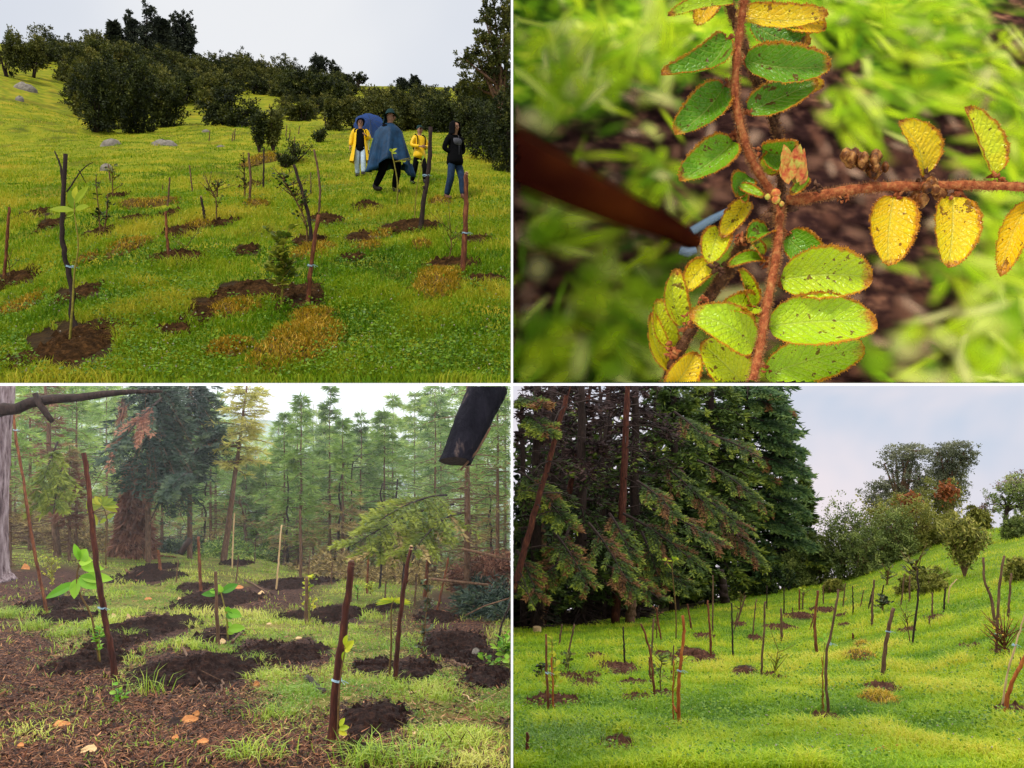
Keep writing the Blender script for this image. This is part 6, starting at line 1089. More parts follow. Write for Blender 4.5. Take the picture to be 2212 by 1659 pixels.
for q in [(1300, 30, 50, 190, 'firgreen', 'slender straight conifer with a thin visible trunk at the middle', 130, .14, .22), (1425, 31, 5, 210, 'firblue', 'slender tall conifer with short level branches right of the middle', 150, .12, .30), (1480, 29, 150, 170, 'firgreen', 'dark stemmed conifer close right of the slender tall one', 90, .3, .5), (1660, 33, 120, 330, 'firgreen', 'wide light green conifer behind the drooping branch', 120, .16, .3),
          (1560, 34, 130, 250, 'firblue', 'pale conifer left of the wide light green one', 110, .1, .3), (1880, 32, -60, 420, 'firblue', 'broad blue green conifer behind the hanging log', 150, .1, .2), (1230, 34, 130, 230, 'firgreen', 'yellow tipped conifer left of the middle', 110, .15, .3), (130, 27, -150, 330, 'firgreen', 'near light green conifer beside the pale trunk', 150, .16, .3), (330, 30, -60, 300, 'firgreen', 'light green conifer behind the very tall stake', 130, .14, .3), (2150, 26, -150, 380, 'firblue', 'near conifer at the right edge behind the debris', 150, .2, .35), (700, 34, 60, 300, 'firblue', 'green conifer seen below the dark crown', 110, .1, .2), (910, 33, 100, 260, 'firblue', 'green conifer between the dark crown and the yellowing tree', 110, .1, .25), (1110, 40, 330, 240, 'firblue', 'lower conifer at the dark gap in the middle', 100, .05, .2), (40, 22, -200, 300, 'firgreen', 'nearest leafy conifer behind the pale trunk', 140, .2, .35)]:
    fir(q[0], q[1], q[2], q[3], q[4], q[5], nb=int(q[6] * .62), bare=q[7], dead=q[8], tr=.09, dead_n=70, q=5, nt_=14, dm='deadyel')
fir(965, 27, -160, 260, 'firyel', 'tall pale trunked conifer with yellowing foliage left of the middle', nb=110, bare=.42, dead=0, tr=.14, lean=.9, droop=.15, q=5, nt_=14)
fir(2018, 22, -500, 420, 'firblue', 'dark trunked conifer below the hanging log', nb=60, bare=.36, dead=.3, tr=.13, dead_n=120)
fir(820, 27, -350, 330, 'firdark', 'near black conifer, its straight dark trunk right of the brown dead tree', nb=190, bare=.30, dead=0, tr=.12, q=6, nt_=16, droop=.55, rise=.05)
fir(640, 25, -350, 420, 'firdark', 'near black conifer crown hanging over the brown dead tree', nb=210, bare=.30, dead=0, tr=.12, q=6, nt_=18, droop=.95, rise=.05, sidebias=.0)
fir(248, 25, -300, 200, 'firgreen', 'reddish trunked conifer with broken branches left of the very tall stake', nb=70, bare=.35, dead=.65, tr=.15, dead_n=120, lean=-.5)
fir(300, 24, 250, 150, 'deadyel', 'small half dead conifer between the left stakes', nb=60, bare=.3, dead=.8, tr=.07, dead_n=80)
for X, d, Y1, r, lb in [(1240, 30, 350, 5, 'thin dark bare trunk left of the slender straight conifer'), (1440, 29, 330, 6, 'crooked dark trunk below the slender tall conifer'), (1500, 31, 300, 5, 'thin leaning dark trunk right of the crooked one'), (1640, 30, 420, 6, 'dark trunk left of the wide light green conifer'), (1690, 32, 410, 7, 'leaning dark trunk under the wide light green conifer'), (1790, 28, 520, 5, 'thin dark trunk behind the tallest thin stake'), (2130, 27, 450, 6, 'thin dark trunk right of the trunk under the log'), (880, 33, 430, 5, 'thin grey trunk right of the black crown'), (1070, 34, 480, 7, 'pale broken trunk in the dark gap at the middle'), (990, 33, 560, 5, 'short pale snag left of the dark gap'), (320, 26, 380, 5, 'thin brown trunk left of the brown dead conifer'), (420, 27, 300, 4, 'thin brown trunk close to the very tall stake')]:
    x = (X - 2212) * U * d; b = A(x, d, float(terr('BL', x, d))); e = pt('BL', X + 30 * rs.normal(), Y1, d); mb = MB(); f = np.linspace(0, 1, 10)[:, None]; tube(mb, b * (1 - f) + e * f + rs.normal(size=(10, 3)) * .04, r * U * d * np.linspace(1.2, .5, 10), 7); k = 26; j = rs.rand(k, 1); S = b * (1 - j) + e * j; dd = runit(k) * A(1, 1, .3); Lq = .3 + .8 * rs.rand(k, 1); mtubes(mb, np.stack([S, S + dd * Lq * .5, S + dd * Lq], 1), np.full((k, 3), .012), 3)
    t = thing('bare_trunk', lb, 'tree', b, 'bare trunks behind the forest clearing'); mb.build('trunk', M['brownbark' if 'pale' in lb or 'brown' in lb else 'darkbark'], t, smooth=True, keep=keepf('BL'))
# brown dead conifer with hanging skirt
y = 26.; b = A((575 - 2212) * U * y, y, float(terr('BL', (575 - 2212) * U * y, y))); conifer('BL', b, 440 * U * y, 150 * U * y, .09, M['dead'], M['darkbark'], 'brown dead conifer with drooping red brown skirt of needles', None, G, nb=170, droop=1.5, rise=-.5, bare=.06, pw=1.0, cl=.24, cw=.05, tw=.22, nt_=16, q=5, vert=1.2, name='dead_conifer', lmin=.15)
for (X, y_, Y0, Y1, w_, lb) in [(470, 24, 60, 420, 60, 'hanging red brown dead branches at the left of the dark crown'), (640, 24.5, 420, 640, 60, 'hanging brown branches right of the dead conifer top')]:
    p0 = pt('BL', X + 60, Y0, y_); t = thing('dead_branch', lb, 'branch', p0); mb = MB(); lf = MB()
    for k in range(4):
        a = pt('BL', X + 60 + rs.normal() * 15, Y0 + 60 * rs.rand() * k / 2, y_ + .3 * rs.normal()); e = pt('BL', X - 20 + rs.normal() * w_ * .6, Y1 - 150 * rs.rand(), y_ + .3 * rs.normal()); m_ = (a + e) / 2 + A(.1, 0, .25); f = np.linspace(0, 1, 12)[:, None]; Q = a * (1 - f) ** 2 + 2 * m_ * f * (1 - f) + e * f ** 2; tube(mb, Q, .015, 4)
        kk = 260; ii = rs.rand(kk, 1); C = a * (1 - ii) ** 2 + 2 * m_ * ii * (1 - ii) + e * ii ** 2; cards(lf, C + rs.normal(size=(kk, 3)) * .03, nrm(rs.normal(size=(kk, 3)) * .6 + A(-.1, 0, -1)), runit(kk), .16, .016, rs.rand(kk))
    mb.build('twigs', M['darkbark'], t, keep=keepf('BL')); lf.build('dead_needles', M['dead'], t, keep=keepf('BL'))
# low drooping green boughs on the right of the middle
M['brgrn'] = foliage('moss_green_needles', [(.0, (.03, .05, .008)), (.5, (.11, .15, .014)), (1, (.28, .31, .03))], .3, .6, .6, .3)
for a0, e0, lb in [((1960, 520), (1520, 700), 'longest low drooping green bough over the thin stakes of the clearing'), ((1900, 600), (1600, 740), 'lower short green bough over the thin stakes of the clearing'), ((1930, 480), (1640, 590), 'upper green bough above the thin stakes of the clearing'), ((1990, 560), (1790, 720), 'short green bough hanging beside the dark trunk under the log')]:
    bough('BL', a0, e0, 21, 18, 'brgrn', 'deadyel', lb, None, 'drooping boughs right of the middle', .12, .14, 26, .03)
for a0, e0, lb in [((250, 250), (160, 520), 'hanging green bough left of the very tall stake, left one'), ((270, 340), (230, 560), 'hanging green bough left of the very tall stake, right one'), ((700, 60), (470, 330), 'brown tipped dark bough at the left of the black crown'), ((820, 330), (930, 200), 'dark bough pointing up right of the black crown'), ((830, 380), (730, 470), 'dark bough under the black crown')]:
    bough('BL', a0, e0, 23, 22, 'brgrn' if a0[0] < 400 else 'firdark', 'dead', lb, None, 'hanging boughs on the left', .35 if 'brown' in lb else .05, .17, 26, .03)
# debris pile at the right, brush at the left
def brush(cx, cy, wpx, hpx, n, mat, label, nst=26, d=None, up=.3):
    b = at('BL', cx, cy); y = d or b[1]; b = pt('BL', cx, cy, y); s = U * y; t = thing('brush_pile', label, 'brush', b); mb = MB(); lf = MB()
    for _ in range(nst):
        a = b + A(rs.normal() * wpx * .35 * s, rs.normal() * .5, rs.rand() * hpx * s * .6); dd = nrm(A(rs.normal(), rs.normal() * .6, .35 * rs.normal() + up * .5)); L = (.5 + rs.rand()) * wpx * s * .35; tube(mb, [a, a + dd * L * .5, a + dd * L - A(0, 0, .06 * L)], [.02, .014, .006], 4)
        k = n // nst; ff = rs.rand(k, 1); C = a + dd * L * ff + rs.normal(size=(k, 3)) * .09; cards(lf, C, nrm(dd + rs.normal(size=(k, 3)) * .7 - A(0, 0, .3)), runit(k), .16, .03, rs.rand(k))
    mb.build('twigs', M['brownbark'], t, keep=keepf('BL')); lf.build('dead_needles', M[mat], t, keep=keepf('BL'))
brush(2120, 900, 260, 200, 9000, 'dead', 'brown heap of cut branches at the right edge of the clearing', 40)
brush(2130, 1000, 200, 160, 5000, 'firdark', 'dark green cut branches inside the heap at the right edge', 26)
brush(120, 700, 300, 170, 9000, 'deadyel', 'dead brush heap behind the red pole at the left', 40)
brush(330, 720, 300, 90, 5000, 'deadyel', 'low dead brush left of the brown dead conifer', 26)
brush(760, 730, 140, 80, 2500, 'firdark', 'dark mossy stump brush right of the dead conifer', 16)
brush(1450, 830, 200, 110, 3500, 'deadyel', 'low dead brush under the conifers right of the middle', 24); brush(1720, 860, 260, 110, 3500, 'deadyel', 'tangled dead brush behind the thin dark stakes', 26)
brush(1150, 760, 240, 70, 4500, 'firgreen', 'low green growth on the crest at the middle', 20); brush(930, 745, 200, 60, 3500, 'firgreen', 'low green growth on the crest left of the middle', 18)
def pole(pts, r, y, mat, label):
    mb = MB(); P = [pt('BL', X, Y, y + .1 * i) for i, (X, Y) in enumerate(pts)]; tube(mb, P, r * U * y, 8, .5, jit=.15); tag(mb.build('fallen_pole', M[mat], smooth=True, keep=keepf('BL'), origin=P[0]), label, 'pole')
pole([(1862, 842), (1960, 852), (2110, 868)], 6, 15, 'brownbark', 'lower fallen pole sticking left out of the branch heap'); pole([(1995, 713), (2100, 735), (2205, 758)], 6, 15, 'brownbark', 'upper fallen pole above the branch heap'); pole([(2010, 1000), (2090, 960), (2200, 925)], 3, 14, 'brownbark', 'slanting thin pole through the branch heap'); pole([(780, 735), (800, 700), (822, 668)], 13, 21, 'darkbark', 'short leaning dark stump right of the dead conifer')
b = at('BL', 1965, 985); t = thing('tree_stump', 'small light brown stump before the branch heap', 'stump', b); mb = MB(); tube(mb, [b - A(0, 0, .1), b + A(0, 0, .12), b + A(.02, 0, 55 * U * b[1])], [.13, .09, .07], 12, .5, jit=.2); mb.build('stump', M['brownbark'], t, smooth=True)
b = at('BL', 2055, 1185); rock('BL', 2055, 1165, 22, 17, 'single grey stone on the soil at the right of the clearing', M['rock'])
# far wooded hill in the gap
HAZE_D = .0014
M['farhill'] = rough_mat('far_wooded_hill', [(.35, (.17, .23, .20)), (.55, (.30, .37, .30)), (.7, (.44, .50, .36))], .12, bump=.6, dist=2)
n_ = 160; xs = np.linspace(-90, -.3, n_); V = []
for q, (yy_, base_) in enumerate([(130, 800), (140, 330), (150, 200), (158, 150), (162, 190)]):
    Xp = xs / yy_ / U + 2212; Yt = base_ + (.16 * (Xp - 1150) if q else 0) + 40 * (fbm(Xp / 160., Xp * 0 + q, 3) - .5) + (60 if q == 4 else 0); V.append(np.stack([xs, np.full(n_, yy_), np.minimum(-Yt * U * yy_, -.5)], 1))
i = np.arange(4)[:, None] * n_; j = np.arange(n_ - 1)[None]; struct(MB().add(np.array(V).reshape(-1, 3), np.stack(np.broadcast_arrays(i + j, i + j + 1, i + n_ + j + 1, i + n_ + j), -1).reshape(-1, 4)).build('far_hill', M['farhill'], origin=(0, 0, 0), smooth=True))

# damp air of the wood
m, n, l = new_mat('damp_air'); pv = n.new('ShaderNodeVolumePrincipled'); pv.inputs['Color'].default_value = (.93, .97, 1, 1); pv.inputs['Density'].default_value = HAZE_D; pv.inputs['Anisotropy'].default_value = .2; o = n.new('ShaderNodeOutputMaterial'); l(pv.outputs[0], o.inputs['Volume'])
o = box('haze', (-148, 5.6, -62), (-.02, 154, -.02), m, 'thin pale damp air fading the far trees of the forest clearing', 'haze'); tag(o, 'thin pale damp air fading the far trees of the forest clearing', 'haze'); o['kind'] = 'stuff'
# ================================================================== LOWER RIGHT: bright hillside under dark conifers
reseed(41)
ground('BR', M['gBR'], 'hillside_ground', 165, 0, 3100)
def brm(X, Y, x, y): return (y < 52) & ~((X < 1000) & (y > 27 + X / 1000 * 13)) & (~inpatch('BR', X, Y, 1.25, [SOIL['BR']]) | (rs.rand(len(X)) < .35))
grass('BR', 230000, -30, 2750, 6.45, 52, M['grBR'], 'grass', 'bright yellow green grass covering the hillside below the dark conifers', h=.075, hk=.0035, pmask=brm)
weeds('BR', 26000, 0, 2300, 6.6, 22, M['lfgrn2'], 'low dark weeds added for the shade between bright tufts of the hillside')
fl = MB(); n = 160; u = 2212 * rs.rand(n) * U; y = 6.8 + 8 * rs.rand(n) ** 1.5; x = u * y
for i in range(n):
    c = A(x[i], y[i], float(terr('BR', x[i], y[i])) + .07); s = .009
    fl.add(c + s * A((1, 0, 0), (-1, 0, 0), (0, 1, 0), (0, -1, 0), (0, 0, 1), (0, 0, -1)).reshape(6, 3), [[0, 2, 4], [2, 1, 4], [1, 3, 4], [3, 0, 4], [2, 0, 5], [1, 2, 5], [3, 1, 5], [0, 3, 5]])
o = fl.build('clover_flowers', M['clover'], origin=(0, 0, 0), keep=keepf('BR')); tag(o, 'tiny pale clover flowers in the grass of the bright hillside', 'flowers'); o['kind'] = 'stuff'
clump('BR', SOIL['BR'], M['soilBR'], 'soil_patch', 'patch of dug brown soil on the bright hillside, {} from the left', 'soil patch', 'patches of dug soil on the bright hillside', h=.28)
clump('BR', DRY['BR'], M['turf'], 'turf_clod', 'yellowed turf clod on the bright hillside, {} from the left', 'turf clod', 'yellowed turf clods on the bright hillside', M['dry'], .08, h=.7)
G = 'wooden stakes on the bright hillside'; NS = 'thin brown stake on the bright hillside, {} from the left'
special = [([(720, 1492), (720, 1340), (728, 1200), (742, 1080), (737, 1000)], 9, 'orangebark', 'orange red stake with a side stub, nearest on the left of the hillside', (722, 1240)), ([(1366, 1422), (1358, 1300), (1360, 1160), (1385, 1040), (1412, 890)], 7.5, 'brownbark', 'curved brown stake tied with pale string, near the middle of the hillside', (1372, 1125)),
           ([(1602, 1270), (1612, 1150), (1628, 1050), (1648, 968)], 11, 'brownbark', 'thick reddish stake leaning right above the yellowed turf clod', (1625, 1070)), ([(2130, 1427), (2140, 1350), (2170, 1270), (2225, 1160)], 11, 'orangebark', 'thick orange stake leaning out at the right edge of the hillside', None), ([(2115, 1405), (2140, 1250), (2190, 1080), (2225, 960)], 5, 'pale', 'thin pale stake crossing behind the thick orange one at the right edge', (2165, 1130)),
           ([(2090, 1052), (2070, 930), (2042, 850), (2035, 750)], 7.5, 'brownbark', 'bent brown stake high on the right of the hillside', None), ([(2090, 1167), (2098, 1000), (2105, 880), (2125, 740)], 7.5, 'brownbark', 'straight brown stake beside the orange bushy sapling on the right', (2095, 1080)), ([(158, 1447), (150, 1250), (147, 1080)], 6.5, 'redbark', 'reddish stake nearest to the lower left corner of the hillside', (150, 1250)), ([(178, 1412), (176, 1300), (170, 1180)], 5, 'orangebark', 'orange stake right beside the reddish one at the lower left', None),
           ([(617, 1364), (605, 1220), (590, 1130), (558, 1035)], 6.5, 'redbark', 'reddish stake leaning left above a dark soil heap', None), ([(592, 1270), (604, 1140), (612, 1015)], 5, 'brownbark', 'brown stake crossing the reddish leaning stake', None), ([(1077, 1283), (1080, 1170), (1090, 1050), (1092, 940)], 6, 'brownbark', 'tall brown stake in front of the yellow sapling', None), ([(1165, 1112), (1163, 970)], 7, 'brownbark', 'stout brown stake right of the yellow sapling', None), ([(1318, 1172), (1308, 1040), (1322, 893)], 8, 'redbark', 'stout reddish stake left of the curved tied stake', None)]
for pts, r, mt, lb, tie in special: stake('BR', pts, r * .82, M[mt], lb, grp=G, tie=tie, branches=[([(712, 1420), (702, 1395)], 6), ([(740, 1085), (760, 1078)], 5)] if 'side stub' in lb else ())
for pts, r, mt in [([(230, 1242), (248, 1140), (270, 1038)], 4, 'brownbark'), ([(487, 1212), (480, 1048)], 4, 'darkbark'), ([(700, 1482), (696, 1330), (698, 1195)], 3.2, 'orangebark'), ([(860, 1192), (855, 1060), (845, 935)], 5, 'redbark'), ([(955, 1192), (952, 1060), (948, 945)], 4, 'darkbark'), ([(1345, 1417), (1342, 1300), (1340, 1180)], 2.6, 'orangebark'), ([(1728, 1130), (1748, 980), (1755, 900), (1751, 808)], 4.5, 'darkbark'),
                   ([(1555, 1047), (1557, 940), (1566, 846)], 5, 'brownbark'), ([(1540, 972), (1560, 880)], 4, 'darkbark'), ([(1474, 1000), (1472, 872)], 3, 'darkbark'), ([(1865, 987), (1872, 880)], 4, 'darkbark'), ([(1885, 947), (1892, 880), (1922, 843)], 2.5, 'pale'), ([(1815, 1020), (1816, 903)], 4, 'brownbark'), ([(1806, 1052), (1802, 1010)], 4, 'brownbark'), ([(1241, 980), (1242, 888)], 4, 'redbark'), ([(1175, 1000), (1175, 878)], 3, 'darkbark'), ([(1680, 962), (1696, 820)], 3, 'brownbark'),
                   ([(1718, 942), (1718, 830)], 4, 'brownbark'), ([(1590, 947), (1606, 868)], 3.4, 'darkbark'), ([(645, 1105), (632, 1030), (624, 965)], 4, 'redbark'), ([(776, 1062), (758, 950)], 4, 'redbark'), ([(975, 1022), (1008, 915)], 4, 'brownbark'), ([(1101, 972), (1101, 873)], 3, 'darkbark'), ([(2143, 1022), (2156, 818)], 5, 'brownbark'), ([(1038, 1102), (1055, 930)], 3, 'brownbark'), ([(866, 1080), (868, 950), (868, 826)], 3.4, 'brownbark'), ([(1345, 952), (1345, 868)], 3, 'brownbark'),
                   ([(1430, 962), (1440, 860)], 3, 'brownbark'), ([(1474, 1107), (1473, 1078)], 5, 'redbark'), ([(204, 1132), (216, 1038)], 4, 'brownbark'), ([(1288, 1062), (1312, 975)], 3, 'redbark'), ([(66, 1600), (68, 1510)], 8, 'redbark'), ([(2185, 1260), (2190, 1300), (2196, 1180)], 3, 'brownbark'), ([(1505, 965), (1520, 890)], 2.6, 'brownbark'), ([(1255, 975), (1258, 900)], 3, 'brownbark'), ([(1215, 1015), (1212, 965)], 3, 'brownbark'), ([(960, 1070), (975, 985)], 3, 'brownbark'), ([(685, 1290), (700, 1130)], 3.5, 'brownbark'), ([(600, 1285), (592, 1180)], 4, 'redbark')]:
    stake('BR', pts, r, M[mt], auto=NS, grp=G)
G = 'saplings on the bright hillside'
sapling('BR', [(709, 1112), (708, 980), (698, 870), (690, 775)], 3.2, .1, .05, 0, M['lfyel'], 'tall thin sapling with yellow leaf tips against the dark conifers', grp=G, tops=[(668, 762, 648, 757, 10), (668, 762, 660, 748, 10), (700, 758, 712, 745, 12), (700, 758, 690, 743, 10), (694, 765, 670, 762, 6), (694, 765, 706, 760, 6), (705, 752, 722, 757, 9), (690, 800, 668, 770, 4)], smat=M['stem'])
sapling('BR', [(178, 1385), (176, 1260), (172, 1130)], 4, .09, .05, 60, M['lfyel'], 'bushy yellow sapling around the orange stake at the lower left', grp=G, twigs=9, twl=.14, t0=.3, smat=M['greenstem'])
sapling('BR', [(128, 1290), (128, 1215)], 4, .08, .045, 70, M['lfdark'], 'small dark green sapling at the left edge of the hillside', grp=G, twigs=6, twl=.1, t0=.1)
sapling('BR', [(1130, 1280), (1140, 1210), (1150, 1150)], 4, .07, .035, 46, M['lfyel'], 'yellow sapling right of the tall brown stake', grp=G, twigs=10, twl=.22, smat=M['greenstem'])
sapling('BR', [(1340, 1418), (1342, 1260), (1352, 1105)], 2.5, .08, .05, 0, M['lfgrn'], 'thin sapling with green leaves tied to the curved stake', grp=G, tops=[(1345, 1110, 1372, 1100, 16), (1345, 1112, 1322, 1095, 14), (1350, 1095, 1350, 1075, 12), (1345, 1105, 1365, 1118, 12)], smat=M['greenstem'])
sapling('BR', [(645, 1350), (640, 1260), (650, 1190)], 3.5, .08, .03, 40, M['lfolive'], 'leafy sapling between the reddish leaning stake and the orange red stake', grp=G, twigs=7, twl=.16)
sapling('BR', [(690, 1400), (700, 1300), (715, 1180)], 3.5, .1, .05, 30, M['lfyel'], 'sapling with yellow green leaves behind the orange red stake', grp=G, twigs=5, twl=.12, smat=M['greenstem'])
sapling('BR', [(1600, 985), (1604, 940)], 5, .13, .06, 70, M['lfdark'], 'small round dark bushy sapling on the upper hillside', grp=G, twigs=8, twl=.16, t0=.4)
sapling('BR', [(2125, 1168), (2128, 1080)], 5, .05, .02, 90, M['dry'], 'orange bushy twiggy sapling beside the straight stake on the right', grp=G, twigs=34, twl=.3, t0=.1, smat=M['redbark'])
sapling('BR', [(1722, 1130), (1712, 1060), (1700, 1000)], 3, .05, .02, 16, M['lfolive'], 'bare twiggy sapling left of the thin dark stake', grp=G, twigs=9, twl=.25)
sapling('BR', [(1620, 870), (1625, 805)], 5, .18, .05, 70, M['lfolive'], 'grey green bushy sapling near the top of the hillside', grp=G, twigs=8, twl=.3, t0=.3)
sapling('BR', [(1750, 880), (1745, 760)], 6, .2, .08, 90, M['lfolive'], 'taller leafy sapling near the top of the hillside', grp=G, twigs=14, twl=.5, t0=.2)
sapling('BR', [(240, 1250), (250, 1160)], 3, .09, .05, 24, M['lfolive'], 'low reddish sapling between the left stakes', grp=G, twigs=5, twl=.2)
sapling('BR', [(1010, 910), (1015, 870)], 6, .1, .03, 30, M['dead'], 'brown withered sapling at the foot of the dark conifers', grp=G, twigs=20, twl=.6, t0=.5)
sapling('BR', [(985, 1000), (990, 905)], 3, .12, .06, 40, M['lfolive'], 'leafy small sapling below the withered one', grp=G, twigs=6, twl=.2)
sapling('BR', [(625, 1100), (626, 975)], 3, .06, .03, 24, M['dead'], 'reddish withered sapling left of the tall thin one', grp=G, twigs=8, twl=.25)
sapling('BR', [(1255, 945), (1260, 900)], 3, .12, .06, 46, M['lfyel'], 'yellow leafed low sapling at the crest', grp=G, twigs=6, twl=.3, t0=.2)
stick_on_ground('BR', [(1535, 1600), (1610, 1592), (1690, 1574)], 8, M['orangebark'], 'orange brown stick lying in the grass at the bottom of the hillside', name='fallen_stick', cat='stick')
for (X, Y, k, hh, lb) in [(200, 1560, 420, .16, 'bluish long grass tuft at the lower left of the bright hillside'), (260, 1500, 300, .15, 'bluish grass tuft above the lower left soil heap of the hillside')]:
    b = at('BR', X, Y); mb = MB(); P = b + rs.normal(size=(k, 3)) * A(.22, .3, 0); P[:, 2] = terr('BR', P[:, 0], P[:, 1]); blades(mb, P, hh * (.5 + .7 * rs.rand(k)), .008, .5 + .9 * rs.rand(k), .1 + .3 * rs.rand(k)); tag(mb.build('grass_tuft', M['grBL'], origin=b, keep=keepf('BR')), lb, 'grass tuft')
b = at('BR', 108, 1072); mb = MB(); tube(mb, [b - A(0, 0, .05), b + A(0, 0, 22 * U * b[1])], .12, 10); tag(mb.build('cut_log', M['pale'], origin=b), 'small yellow cut log end at the foot of the conifers, far left', 'log')
# ---- dark conifers
M['cyp'] = foliage('dark_cypress_foliage', [(.0, (.003, .007, .002)), (.4, (.014, .030, .006)), (.7, (.06, .10, .012)), (1, (.22, .25, .02))], .15, .65, .35, .25)
M['cypblue'] = foliage('blue_green_cypress_foliage', [(.0, (.005, .014, .006)), (.4, (.022, .052, .018)), (.7, (.06, .12, .03)), (1, (.16, .22, .045))], .15, .65, .35, .25)
M['rust'] = foliage('rust_brown_twigs', [(.0, (.015, .008, .004)), (.5, (.07, .030, .010)), (1, (.20, .09, .025))], .1, .7, .4, .25)
M['browndark'] = foliage('dark_purple_brown_twigs', [(.0, (.006, .003, .004)), (.5, (.028, .016, .016)), (1, (.09, .045, .035))], .05, .8, .4, .25)
G = 'dark conifers beside the bright hillside'
def cyp(X, d, wpx, Hm, mat, label, nb=120, bare=.0, dead=.0, droop=.35, rise=.25, tr=.22, cl=.20, q=6, nt=16, tone=0, lmin=.25, dm='rust', **k):
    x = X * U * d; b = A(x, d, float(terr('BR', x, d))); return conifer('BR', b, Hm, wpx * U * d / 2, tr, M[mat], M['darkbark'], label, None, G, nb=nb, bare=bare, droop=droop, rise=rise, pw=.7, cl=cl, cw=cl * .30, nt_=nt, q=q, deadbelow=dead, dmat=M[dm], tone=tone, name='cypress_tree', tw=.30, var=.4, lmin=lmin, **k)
cyp(1020, 44, 560, 22, 'cypblue', 'dark conifer at the right end of the row, its edge against the sky', nb=560, cl=.34, tone=-.02, tr=.3)
cyp(860, 40, 520, 20, 'cyp', 'dark green conifer second from the right end of the row', nb=460, cl=.28)
cyp(700, 36, 480, 17, 'cyp', 'dense dark conifer at the middle of the row with rust tipped branches', nb=420, cl=.25, bare=.03)
cyp(530, 31, 520, 15, 'cyp', 'conifer with long drooping branches before the bare trunks', nb=150, cl=.2, bare=.08, droop=.55, rise=.2, nt=26, lmin=.5, dead_n=120, dead=-.36, dm='browndark')
cyp(300, 29, 480, 14, 'cyp', 'conifer with bare red brown upper trunk at the left of the row', nb=110, bare=.06, cl=.2, droop=.6, rise=.2, nt=24, lmin=.5, dead_n=160, dead=-.30, dm='browndark')
cyp(110, 27, 420, 13, 'cyp', 'conifer with low green branches near the left edge', nb=90, bare=.08, cl=.2, droop=.5, nt=22, lmin=.4, dead_n=120, dead=-.36, dm='browndark')
cyp(-60, 26, 400, 13, 'cyp', 'conifer cut by the left edge of the hillside scene', nb=140, bare=.05, cl=.2, droop=.4, nt=20) if False else None
cyp(420, 37, 500, 18, 'cyp', 'dark conifer behind the drooping one', nb=130, bare=.05, cl=.26, nt=12, dead=2, dm='browndark', dead_n=100)
cyp(180, 36, 450, 18, 'cyp', 'dark conifer behind the left bare trunks', nb=90, bare=.05, cl=.26, nt=12, dead=2, dm='browndark', dead_n=100)
cyp(1180, 47, 170, 9, 'cypblue', 'lower green conifer at the foot of the last tall one', nb=170, cl=.3)
cyp(1270, 50, 150, 6.0, 'cyp', 'small dark conifer at the dip between conifers and shrubs', nb=130, cl=.3)
# bare leaning trunks at the upper left of the wood
for i, (x0, y0, x1, y1, d, r, lb) in enumerate([(90, 560, 245, -10, 24, 13, 'leaning bare trunk crossing in front, leftmost of the bare trunks'), (225, 560, 340, -10, 30, 13, 'bare trunk leaning right, second of the bare trunks'), (470, 560, 500, -10, 29, 16, 'thick straight bare trunk right of the leaning ones'), (50, 1050, 40, -10, 30, 12, 'dark trunk at the left edge of the wood'), (120, 1060, 130, 400, 27, 17, 'pale trunk foot at the left of the wood'), (230, 1040, 215, -10, 33, 10, 'thin dark trunk behind the leaning trunks'), (330, 1030, 420, -10, 34, 9, 'thin leaning trunk in the dark middle of the wood'), (390, 560, 380, -10, 36, 8, 'thin upright trunk in the dark middle of the wood'), (160, 560, 160, -10, 38, 8, 'thin upright trunk far back on the left'), (600, 700, 620, -10, 38, 9, 'thin trunk right of the thick straight one'), (510, 1010, 515, 860, 29, 18, 'grey trunk foot under the drooping conifer'), (920, 960, 900, 800, 37, 17, 'dark trunk foot at the right of the wood')]):
    e = pt('BR', x1, max(y1, 2), d); P = [pt('BR', x0, y0, d)]; gz = float(terr('BR', P[0][0], d))
    if y0 < 900: dx = (x1 - x0) / (y1 - y0); Yg = -gz / d / U; P = [pt('BR', x0 + dx * (Yg - y0), Yg, d)]
    P = np.array(P + [P[0] * .5 + e * .5 + A(.05, 0, 0), e]); f = np.linspace(0, 2, 24); P = np.stack([np.interp(f, [0, 1, 2], P[:, k]) for k in range(3)], 1) + rs.normal(size=(24, 3)) * .015; P[0, 2] -= .3
    t = thing('bare_trunk', lb, 'tree', P[0], 'bare trunks of the dark wood'); mb = MB(); tube(mb, P, r * U * d * np.linspace(1.25, .8, 24), 9, .5, jit=.15); mb.build('trunk', M['deepred'] if i in (0, 1, 2) else M['brownbark'] if i in (4, 10) else M['darkbark'], t, smooth=True, keep=keepf('BR'))
    if y1 <= 0:
        m2 = MB(); k = 46; ii = rs.randint(3, 24, k); a = rs.rand(k) * 6.28; L = .5 + 1.3 * rs.rand(k); dd = np.stack([np.cos(a), np.sin(a), -.25 + .5 * rs.rand(k)], 1); S = P[ii]; mtubes(m2, np.stack([S, S + dd * L[:, None] * .5, S + dd * L[:, None] + A(0, 0, -.15) * L[:, None]], 1), np.stack([np.full(k, .022), np.full(k, .015), np.full(k, .006)], 1), 4); m2.build('dead_branches', M['darkbark'], t, keep=keepf('BR'))
